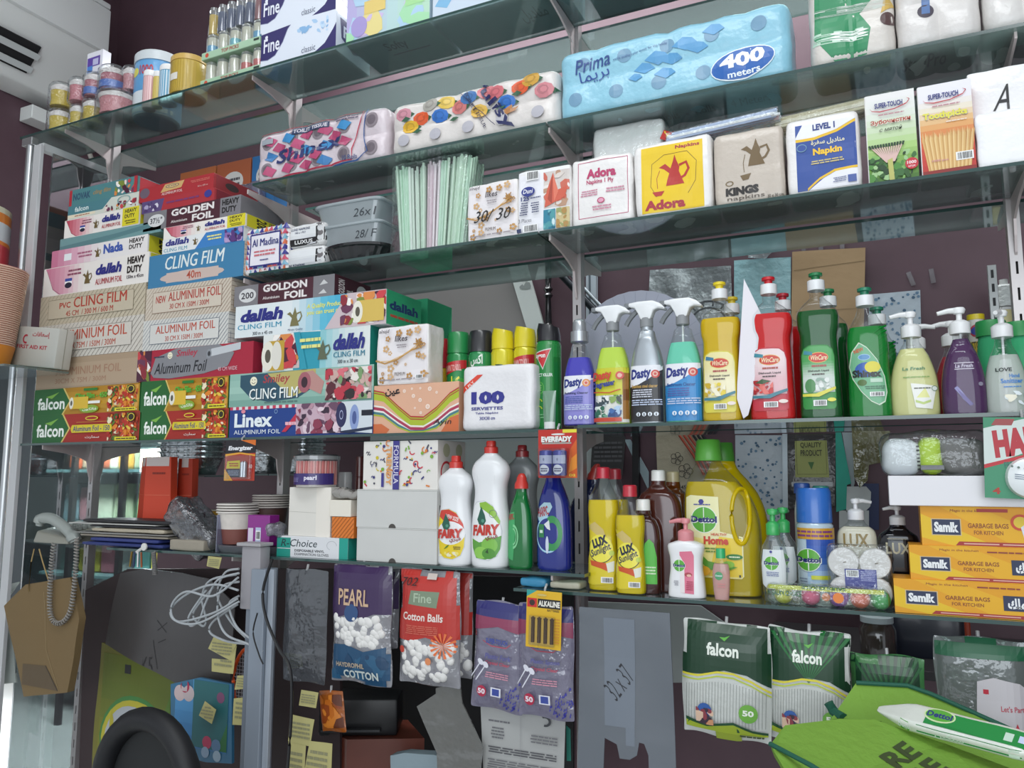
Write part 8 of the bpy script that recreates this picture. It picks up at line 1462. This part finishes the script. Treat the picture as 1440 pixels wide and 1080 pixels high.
# ================= BOTTOM LEFT =================
DKC = M('#2b2c2e', .5); 
t = T('aluminium_column', 'broad pale aluminium column standing left of the hanging clear pouch', 'column', (X(376, 1.49, 1.2), 1.455, 0)); box(t, 'column', -.022, 0, 0, .022, .045, 1.28, M('#8e97a3', .4, .3), .002); box(t, 'column_flange', .023, .01, 0, .040, .02, 1.28, M('#aab2bd', .4, .3), .001); box(t, 'column_side', -.045, .012, 0, -.0225, .03, 1.20, M('#7b838e', .4, .3), .001)
t = T('switch_box', 'grey-white electrical box fixed to the left side of the aluminium column', 'box', (X(351, 1.46, 1.2), 1.462, at(350, 858, 1.46).z)); box(t, 'box_body', -.034, 0, 0, .026, .035, .150, M('#98959a', .45), .004); box(t, 'box_lid', -.046, -.006, .150, .03, .04, .158, M('#a5a3a6', .45), .002)
cw = M('#a9aeb2', .4)
r = random.Random(14); cl = [[(335, 812), (300, 838), (262, 832), (242, 850), (246, 872), (280, 876), (336, 846)], [(335, 830), (300, 822), (262, 836), (240, 858), (252, 874), (300, 862), (334, 842)], [(336, 806), (306, 816), (290, 846), (280, 872), (268, 880), (266, 866), (290, 830)], [(336, 818), (312, 826), (306, 862), (318, 892), (350, 906), (370, 916)], [(336, 838), (322, 850), (332, 880), (352, 898), (372, 912)], [(334, 850), (300, 874), (296, 890), (320, 902), (352, 906)], [(336, 800), (316, 806), (306, 838), (326, 876), (352, 902)], [(332, 808), (296, 816), (284, 840), (290, 872), (284, 880), (272, 862), (300, 826)]]
lb = ['outermost white cable loop hanging beside the switch box', 'white cable loop just inside the outermost one', 'narrow white cable loop near the kraft handles', 'white cable curving down from the switch box to the column', 'short white cable running down to the column', 'lowest white cable sagging left of the column', 'white cable bending sharply under the switch box', 'small twisted white cable loop at the switch box']
for i, c in enumerate(cl):
    P = [at(x, y, 1.44 + .006 * i) for x, y in c]; t = T('white_cable', lb[i], 'cable', tuple(P[0]), 0, 'white cable loops'); tube(t, 'cable', [tuple(q - P[0]) for q in curve([tuple(p) for p in P], 7)], .0028, cw, 7)
for c, lab, rr in (([(383, 786), (370, 830), (374, 868), (392, 912), (408, 940), (410, 1000), (404, 1090)], 'long black cable running down in front of the aluminium column', .0034), ([(362, 862), (356, 890), (364, 920), (370, 934)], 'short thin black cable left of the aluminium column', .0018)):
    P = [at(x, y, 1.435) for x, y in c]; t = T('black_cable', lab, 'cable', tuple(P[0])); tube(t, 'cable', [tuple(q - P[0]) for q in curve([tuple(p) for p in P], 8)], rr, M('#18181b', .4), 8)
NT = lambda a: a.L(.12, .2, .85, .8, 4, '#8a8868', 5)
for i, (pts, lab) in enumerate((([(293, 912), (300, 896), (332, 906), (322, 928)], 'pale yellow note left of the racket, top one'), ([(298, 926), (322, 928), (332, 908), (327, 948), (298, 944)], 'pale yellow note just below the top one left of the racket'), ([(334, 950), (354, 950), (353, 968), (330, 970)], 'small pale yellow note on the orange racket'), ([(329, 982), (354, 980), (353, 1021), (327, 1019)], 'pale yellow note hanging under the racket'), ([(288, 986), (304, 998), (298, 1018), (280, 1006)], 'tilted yellow note on the blue poster'),
        ([(400, 918), (424, 920), (426, 938), (404, 942)], 'faint yellow note behind the clear pouch'), ([(424, 970), (448, 974), (444, 996), (420, 992)], 'small yellow note right of the column'), ([(408, 1004), (442, 1012), (436, 1050), (405, 1042)], 'large yellow note right of the column, above two others'), ([(406, 1042), (430, 1046), (428, 1100), (404, 1100)], 'lowest left yellow note right of the column'), ([(436, 1042), (467, 1046), (466, 1100), (426, 1096)], 'lowest right yellow note right of the column'), ([(293, 782), (312, 784), (308, 800), (291, 796)], 'small yellow tag at the top of the cable loops'))):
    sheet('sticky_note', lab, 'note', pts, 1.482 if i < 5 else 1.50 if i == 5 else 1.478 + .002 * (i % 3), M('#b3ac74', .7), .001, .003, 20, 'yellow paper notes', NT, .02)
sheet('clouded_sheet', 'large cloudy grey plastic sheet with pen marks hanging below the paper pile', 'plastic sheet', [(170, 806), (200, 800), (255, 806), (296, 814), (330, 850), (326, 960), (250, 960), (146, 906)], 1.56, CL('#8f8a88', .8, .3, 1.2, .3, 8, '#5e5a5a'), .003, .015, 6, draw=lambda a: (a.ln([(.44, .54), (.52, .44)], .0025, '#2a282a'), a.ln([(.45, .45), (.52, .53)], .0025, '#2a282a'), a.ln([(.46, .34), (.52, .38)], .0025, '#2a282a'), a.T('K5', .34, .04, .42, .2, '#2a282a', -.4), a.ln([(.42, .36), (.46, .1)], .002, '#2a282a')))
def lilia(a): a.GR(0, 0, 1, 1, ['#6c6a1c', '#787624', '#5f6c22', '#646c24'], 8); a.P([(.75, 0), (1, 0), (1, .9), (.85, .6)], '#54742a'); a.E(.5, .38, .42, .30, '#3f7a3c', 26); a.E(.5, .37, .4, .28, '#b3a932', 26); a.E(.48, .36, .34, .25, '#a9adb2', 26); a.T('Lilia', .40, .30, .72, .48, '#23242a', 0); a.P([(.2, .1), (.26, .12), (.25, .5), (.22, .56), (.2, .5)], '#a9a02a'); a.R(.36, .82, .44, .88, '#2a2a2c')
sheet('yellow_bag', 'yellow printed bag with a white oval emblem behind the black chair', 'bag', [(142, 904), (180, 912), (252, 938), (244, 1000), (240, 1110), (128, 1110), (134, 1000)], 1.62, M('#6f6c20', .5, 0, .2, .3, 10), .006, .010, 7, draw=lilia)
def post(a): a.GR(0, 0, 1, 1, ['#2f5a88', '#3a7ab0', '#4a8ec0', '#4f93be'], 7); a.P([(.38, 0), (1, 0), (1, 1), (.38, 1)], '#2a6468'); a.P([(.7, 0), (1, 0), (1, .7)], '#2f6a3c'); a.E(.16, .78, .09, None, '#c9b4b4'); a.E(.3, .79, .09, None, '#bfb0b2'); a.E(.24, .87, .07, None, '#a82a4a'); a.E(.8, .80, .06, None, '#7a4a6a'); a.E(.62, .24, .07, None, '#b03a5a'); a.E(.76, .22, .07, None, '#5a7a9a'); a.E(.6, .12, .06, None, '#8aa0b8'); a.E(.78, .1, .06, None, '#9ab0c0')
sheet('blue_poster', 'blue and green poster board with round shapes left of the racket', 'poster', [(240, 962), (280, 953), (326, 962), (326, 1074), (290, 1072), (240, 1060)], 1.50, M('#2f6a8c', .35, 0, .4), .008, smooth=False, draw=post)
t = T('racket', 'orange rimmed racket half hidden by yellow notes', 'racket', tuple(at(352, 960, 1.52))); rp = [(math.cos(k * .2618) * .055, 0, math.sin(k * .2618) * .085) for k in range(25)]; tube(t, 'rim', rp, .0045, M('#d8521c', .4), 8)
bm = bmesh.new(); [tubebm([(x * .009, .0, -math.sqrt(max(0, 1 - (x * .009 / .054) ** 2)) * .083), (x * .009, 0, math.sqrt(max(0, 1 - (x * .009 / .054) ** 2)) * .083)], .0008, 4, bm) for x in range(-5, 6)]; [tubebm([(-math.sqrt(max(0, 1 - (x * .009 / .084) ** 2)) * .053, 0, x * .009), (math.sqrt(max(0, 1 - (x * .009 / .084) ** 2)) * .053, 0, x * .009)], .0008, 4, bm) for x in range(-9, 10)]; mk('string_mesh', bm, M('#8a8488', .6), t)
sheet('dark_backing', 'dark maroon sheet added for the dark reflection behind the racket and the clouded sheet', 'board', [(120, 830), (180, 800), (478, 800), (478, 1110), (110, 1110)], 1.66, M('#3a2c2e', .6), .01, smooth=False)  # dark sheet in place of a mirror reflecting darkness
sheet('dark_backing', 'near black sheet added for the dim depth behind the hanging cotton bags', 'board', [(400, 806), (806, 812), (806, 1110), (400, 1110)], 2.02, M('#1e1d20', .6), .01, smooth=False)  # near black sheet in place of the shaded space below the shelf
# kraft paper bag, phone, cords
sheet('kraft_bag', 'brown kraft paper carrier bag with a dark folded base at far left', 'paper bag', [(6, 852), (36, 822), (98, 812), (112, 870), (104, 925), (94, 974), (32, 980)], 1.45, M('#75603f', .75, 0, 0, .2, 9), .02, .008, 8, draw=lambda a: (a.P([(.24, 0), (.84, .03), (.62, .28), (.22, .26)], '#5a4a34'), a.ln([(.5, .96), (.62, .4), (.84, .03)], .002, '#8f7a55'), a.ln([(.62, .28), (.84, .04)], .003, '#3a2e22')))
for i, (pts, lab) in enumerate((([(40, 832), (44, 790), (48, 772)], 'left twine handle of the kraft carrier bag'), ([(70, 822), (60, 790), (55, 772)], 'right twine handle of the kraft carrier bag'))):
    P = [at(x, y, 1.447) for x, y in pts]; t = T('twine_handle', lab, 'handle cord', tuple(P[0])); tube(t, 'twine', [tuple(q - P[0]) for q in P], .0018, M('#a38a5c', .8), 6)
sheet('white_sheet', 'white plastic sheet hanging left of the kraft carrier bag', 'plastic sheet', [(-30, 850), (10, 822), (28, 818), (6, 850), (20, 900), (22, 960), (-30, 965)], 1.53, M('#a3aaa6', .4, 0, .3, .4, 10), .004, .010, 7)
def phone():
    p = at(78, 770, 1.53); t = T('telephone', 'grey-beige desk telephone with its handset, at the left end of the lower shelf', 'telephone', (p.x, 1.51, ZL)); m = M('#8f8e84', .45, 0, .2); m2 = M('#9aa09c', .4, 0, .3)
    bm = bmesh.new(); w = .135; P = [(-w / 2, 0, 0), (w / 2, 0, 0), (w / 2, .15, 0), (-w / 2, .15, 0)]; Q = [(-w / 2 + .004, .008, .030), (w / 2 - .004, .008, .012), (w / 2 - .004, .145, .030), (-w / 2 + .004, .145, .052)]
    A = [bm.verts.new(q) for q in P]; B = [bm.verts.new(q) for q in Q]; bm.faces.new(A); bm.faces.new(B)
    for i in range(4): bm.faces.new((A[i], A[(i + 1) % 4], B[(i + 1) % 4], B[i]))
    bmesh.ops.recalc_face_normals(bm, faces=bm.faces[:]); bmesh.ops.bevel(bm, geom=bm.edges[:], offset=.005, segments=3, affect='EDGES', profile=.5); mk('base', bm, m, t, True)
    mk('handset', tubebm(curve([(-.070, .02, .042), (-.062, .02, .060), (-.02, .02, .060), (.03, .02, .040), (.066, .02, .016), (.074, .02, .004)], 6), [.010] * 3 + [.017] * 3 + [.014] * 17 + [.018] * 5 + [.012] * 3, 14), m2, t, True)
    for i in range(3):
        for j in range(4): box(t, 'key_button', -.03 + i * .018, .06 + j * .016, .032 - i * .0025 + j * .002, -.018 + i * .018, .070 + j * .016, .042 - i * .0025 + j * .002, m2, .001)
    return t
ph = phone(); ph.scale = (1.15, 1.0, 1.15)
def coil(name, lab, pts, Y, R1, n, col):
    P = [at(x, y, Y) for x, y in pts]; C_ = curve([tuple(p) for p in P], 14); L = [0]
    for a_, b_ in zip(C_, C_[1:]): L.append(L[-1] + (b_ - a_).length)
    out = []; N = n * 9
    for k in range(N + 1):
        s_ = L[-1] * k / N; i = max(j for j in range(len(L)) if L[j] <= s_ + 1e-9); i = min(i, len(C_) - 2); u = (s_ - L[i]) / max(1e-9, L[i + 1] - L[i]); p = C_[i].lerp(C_[i + 1], u); tn = (C_[i + 1] - C_[i]).normalized(); a_ = tn.cross(Vector((0, 1, 0))).normalized(); th = 6.2832 * k / 9
        out.append(tuple(p + a_ * R1 * math.cos(th) + Vector((0, 1, 0)) * R1 * math.sin(th) - P[0]))
    t = T(name, lab, 'cord', tuple(P[0])); tube(t, 'coiled_cord', out, .0021, M(col, .45), 5)
coil('coiled_cord', 'coiled telephone cord hanging in a long loop below the telephone', [(108, 756), (107, 790), (104, 830), (98, 862), (86, 876), (74, 872), (70, 850), (72, 800), (76, 764)], 1.440, .0055, 60, '#8f8b86')
coil('coiled_cord', 'second coiled cord hanging behind the paper pile', [(216, 776), (217, 790), (218, 808)], 1.49, .005, 14, '#6f6d6c')
t = T('hanging_keys', 'brass and dark key bunch hanging under the paper pile', 'keys', tuple(at(192, 776, 1.49)))
for k in range(4): tube(t, 'key', [((k - 1.5) * .012, 0, 0), ((k - 1.5) * .015, 0, -.04)], .0026, M(['#8a6a2a', '#2f3a5a', '#c9c9c9', '#8a4a2a'][k], .3, .5), 6)
# printer, red-brown cabinet, orange packet, papers
t = T('side_cabinet', 'red-brown wooden cabinet under the hanging cotton bags', 'cabinet', (0, 0, 0)); p, q = at(488, 1040, 1.66), at(580, 1012, 1.80); t.location = (p.x, 1.66, 0); zt = p.z
bm = bmesh.new(); V0 = [(0, 0), (q.x - p.x + .03, .16), (q.x - p.x - .1, .34), (-.12, .28)]; V0 = [(-.16, .06), (0, 0), (.17, .09), (.05, .2)]
A = [bm.verts.new((x, y, 0)) for x, y in V0]; B = [bm.verts.new((x, y, zt)) for x, y in V0]; bm.faces.new(A); bm.faces.new(B)
for i in range(4): bm.faces.new((A[i], A[(i + 1) % 4], B[(i + 1) % 4], B[i]))
bmesh.ops.recalc_face_normals(bm, faces=bm.faces[:]); mk('cabinet_body', bm, M('#6a3224', .45, 0, .2, .1, 6, .15), t)
t2 = T('printer', 'black printer standing on the red-brown cabinet', 'printer', (p.x + .01, 1.69, zt)); box(t2, 'printer_body', -.10, 0, 0, .10, .11, .09, M('#1a1a1d', .4), .008, (0, 0, .45)); box(t2, 'paper_tray', -.09, -.02, .015, .06, .0, .022, M('#242428', .4), .002, (0, 0, .45))
t, w, h, b = hbag('snack_packet', 'orange printed packet hanging at an angle above the red-brown cabinet', 'packet', 452, 486, 972, 1030, 1.51, .012, M('#9a5218', .35, 0, .4, .5, 40), lambda a: (a.B(.05, .1, .95, .9, ['#b8641c', '#8a3f14', '#c9782a', '#5a2a14'], 16, .3, 3)), None, 15, rot=-.15)
sheet('white_bundle', 'pale blue-white cloth bundle in the dark under the cabinet', 'cloth', [(550, 1062), (570, 1058), (610, 1062), (640, 1072), (640, 1110), (552, 1110)], 1.62, M('#8fa0a8', .6, 0, 0, .4, 12), .03, .012, 12)
sheet('clear_carrier', 'translucent grey carrier bag hanging below the red cotton bag', 'carrier bag', [(585, 994), (612, 976), (612, 968), (636, 962), (646, 968), (648, 990), (680, 1050), (674, 1110), (614, 1110), (612, 1060)], 1.515, CL('#b4b3af', .5, .15, 2.6, .9, 18, '#9a9994'), .004, .012, 10, step=.015)
def letter(a): a.L(.1, .78, .36, .82, 1, '#6a6a6e'); a.L(.12, .6, .3, .74, 4, '#6a6a6e', 2); a.L(.1, .44, .9, .52, 3, '#4f4f54', 3); a.L(.1, .2, .92, .38, 7, '#6a6a6e', 4); a.O(.78, .88, .07, .06, '#3a3c40', .4, 12, -100, 120); a.ln([(.5, 0), (.5, 1)], .0008, '#8f8f92'); a.L(.6, .62, .92, .72, 3, '#6a6a6e', 6)
sheet('printed_letter', 'printed white letter page hanging below the lilac cutlery packs', 'paper', [(676, 992), (795, 1002), (792, 1110), (682, 1110)], 1.535, M('#a4a5a4', .6), .0015, .006, 8, draw=letter)
sheet('teal_strip', 'small teal strip showing right of the printed letter', 'strip', [(796, 1020), (802, 1026), (803, 1070), (797, 1070)], 1.56, M('#2a7a6c', .5), .002)
# black chair
def chair():
    c = at(204, 1122, 1.28); t = T('office_chair', 'black office chair with a rounded backrest rim in the lower left', 'chair', (c.x, 1.28, 0)); R1 = at(284, 1122, 1.28).x - c.x
    ring = [(math.cos(math.radians(k)) * (R1 - .028), 0, c.z + math.sin(math.radians(k)) * (R1 * 1.15 - .028)) for k in range(0, 361, 10)]
    tube(t, 'backrest_rim', ring, .026, M('#16171b', .55), 14)
    mk('backrest_mesh', loftbm([(0, R1 - .03, R1 * 1.15 - .03, 2, 0, 0), (.008, R1 - .03, R1 * 1.15 - .03, 2, 0, 0)], 40), M('#1b1d1f', .6), t, False, (0, .012, c.z), (math.pi / 2, 0, 0))
    tube(t, 'back_post', [(0, .02, .5), (0, .02, c.z - R1 * 1.1)], .022, M('#16171b', .5), 12); box(t, 'seat', -.22, -.42, .42, .22, .04, .50, M('#18191c', .7), .03); tube(t, 'gas_stem', [(0, -.2, .08), (0, -.2, .42)], .025, M('#2a2b2e', .4), 12)
    for k in range(5): th = k * 1.2566; tube(t, 'base_arm', [(0, -.2, .09), (.25 * math.cos(th), -.2 + .25 * math.sin(th), .05)], .018, M('#16171b', .5), 8); lathe(t, 'caster', [(0, .02), (.05, .02)], M('#16171b', .5), .25 * math.cos(th), -.2 + .25 * math.sin(th), 0, 12)
chair()
# ================= FAR LEFT FRONT =================
zk = at(30, 524, 1.44).z
t = tag(link('glass_shelf', bpy.data.meshes.new('glass_shelf')), 'short glass shelf pane under the striped cup stack and the aid kit', 'shelf', 'glass shelf panes'); bm = bmesh.new(); addbox(bm, -2.9, 1.30, zk - .0065, X(80, 1.45, zk), 1.487, zk - .0005); bm.to_mesh(t.data); bm.free(); t.data.materials.append(GLS)
xc, w, h = span(-64, 2, 384, 1.36, zk); t = T('striped_cup_stack', 'tall stack of pink and cream striped paper cups in an orange cup at far left', 'paper cups', (xc, 1.36, zk)); R1 = w / 2
hh = h * .24; lathe(t, 'outer_cup', [(0, R1 * .66), (hh, R1 * .80), (hh + .001, R1 * .76)], M('#d8862a', .45), n=32); bm = loftbm([(0, R1 * .66, R1 * .66, 2, 0, 0), (hh, R1 * .80, R1 * .80, 2, 0, 0)], 32); bv = BVH(bm); bm.free()
a = Art(t, (-R1, 0, 0), (1, 0, 0), (0, 0, 1), w, hh, bv, step=.005); a.O(.78, .45, .1, .22, '#3a2418', .25, 14, -90, 90); a.P([(.52, .3), (.56, .62), (.74, .66), (.78, .3), (.65, .2)], '#3a2418'); a.P([(.57, .34), (.60, .56), (.71, .58), (.73, .34), (.65, .27)], '#d8862a'); a.ln([(.5, .7), (.62, .76), (.76, .72)], .002, '#3a2418'); a.done()
k = 0; z_ = hh
while z_ < h - .004:
    rr = R1 * (.80 + .2 * (z_ - hh) / (h - hh)); lathe(t, 'cup_rim', [(0, rr * .975), (.0012, rr), (.003, rr), (.0042, rr * .975)], M('#dcc0ac', .5), 0, 0, z_, 28); lathe(t, 'cup_band', [(.0042, rr * .965), (.0062, rr * .965)], M('#b9776c', .5), 0, 0, z_, 28); z_ += .0062
t = T('orange_tin', 'orange, white and red round tin cut by the left edge', 'tin', (X(-62, 1.38, zk + h), 1.38, zk + h + .0022)); R2 = X(-10, 1.38, 2.1) - X(-48, 1.38, 2.1)
for nm, z0, z1, c in (('red_band', 0, .10, '#c8404a'), ('orange_band', .10, .112, '#e0822c'), ('white_band', .112, .17, '#cfd6da'), ('orange_top', .17, .20, '#e0822c'), ('cream_lid', .20, .218, '#d8d4b8')): lathe(t, nm, [(z0, R2), (z1, R2)], M(c, .35, 0, .4), n=30)
t = T('first_aid_kit', 'white first aid kit box with red lettering beside the striped cups', 'first aid kit', tuple(at(46, 530, 1.40)), (0, math.radians(7), 0))
p = at(22, 500, 1.40); q = at(84, 500, 1.40); w = .235; t.location = (at(74, 525, 1.44).x - w / 2, 1.442, zk + .018); h = .118
box(t, 'box_body', -w / 2, 0, 0, w / 2, .05, h, M('#b9b9b2', .4, 0, .2), .004); box(t, 'lid_line', -w / 2 - .0008, .024, -.0008, w / 2 + .0008, .026, h + .0008, M('#8f8c80', .5), .0003)
a = front(t, w, h); a.T('FIRST AID KIT', .22, .44, .82, .54, '#b03040', 1.2); a.T('إسعافات', .5, .72, .84, .88, '#b03040', .8); a.O(.38, .68, .06, None, '#b03040', .4, 14, 60, 300); a.done()
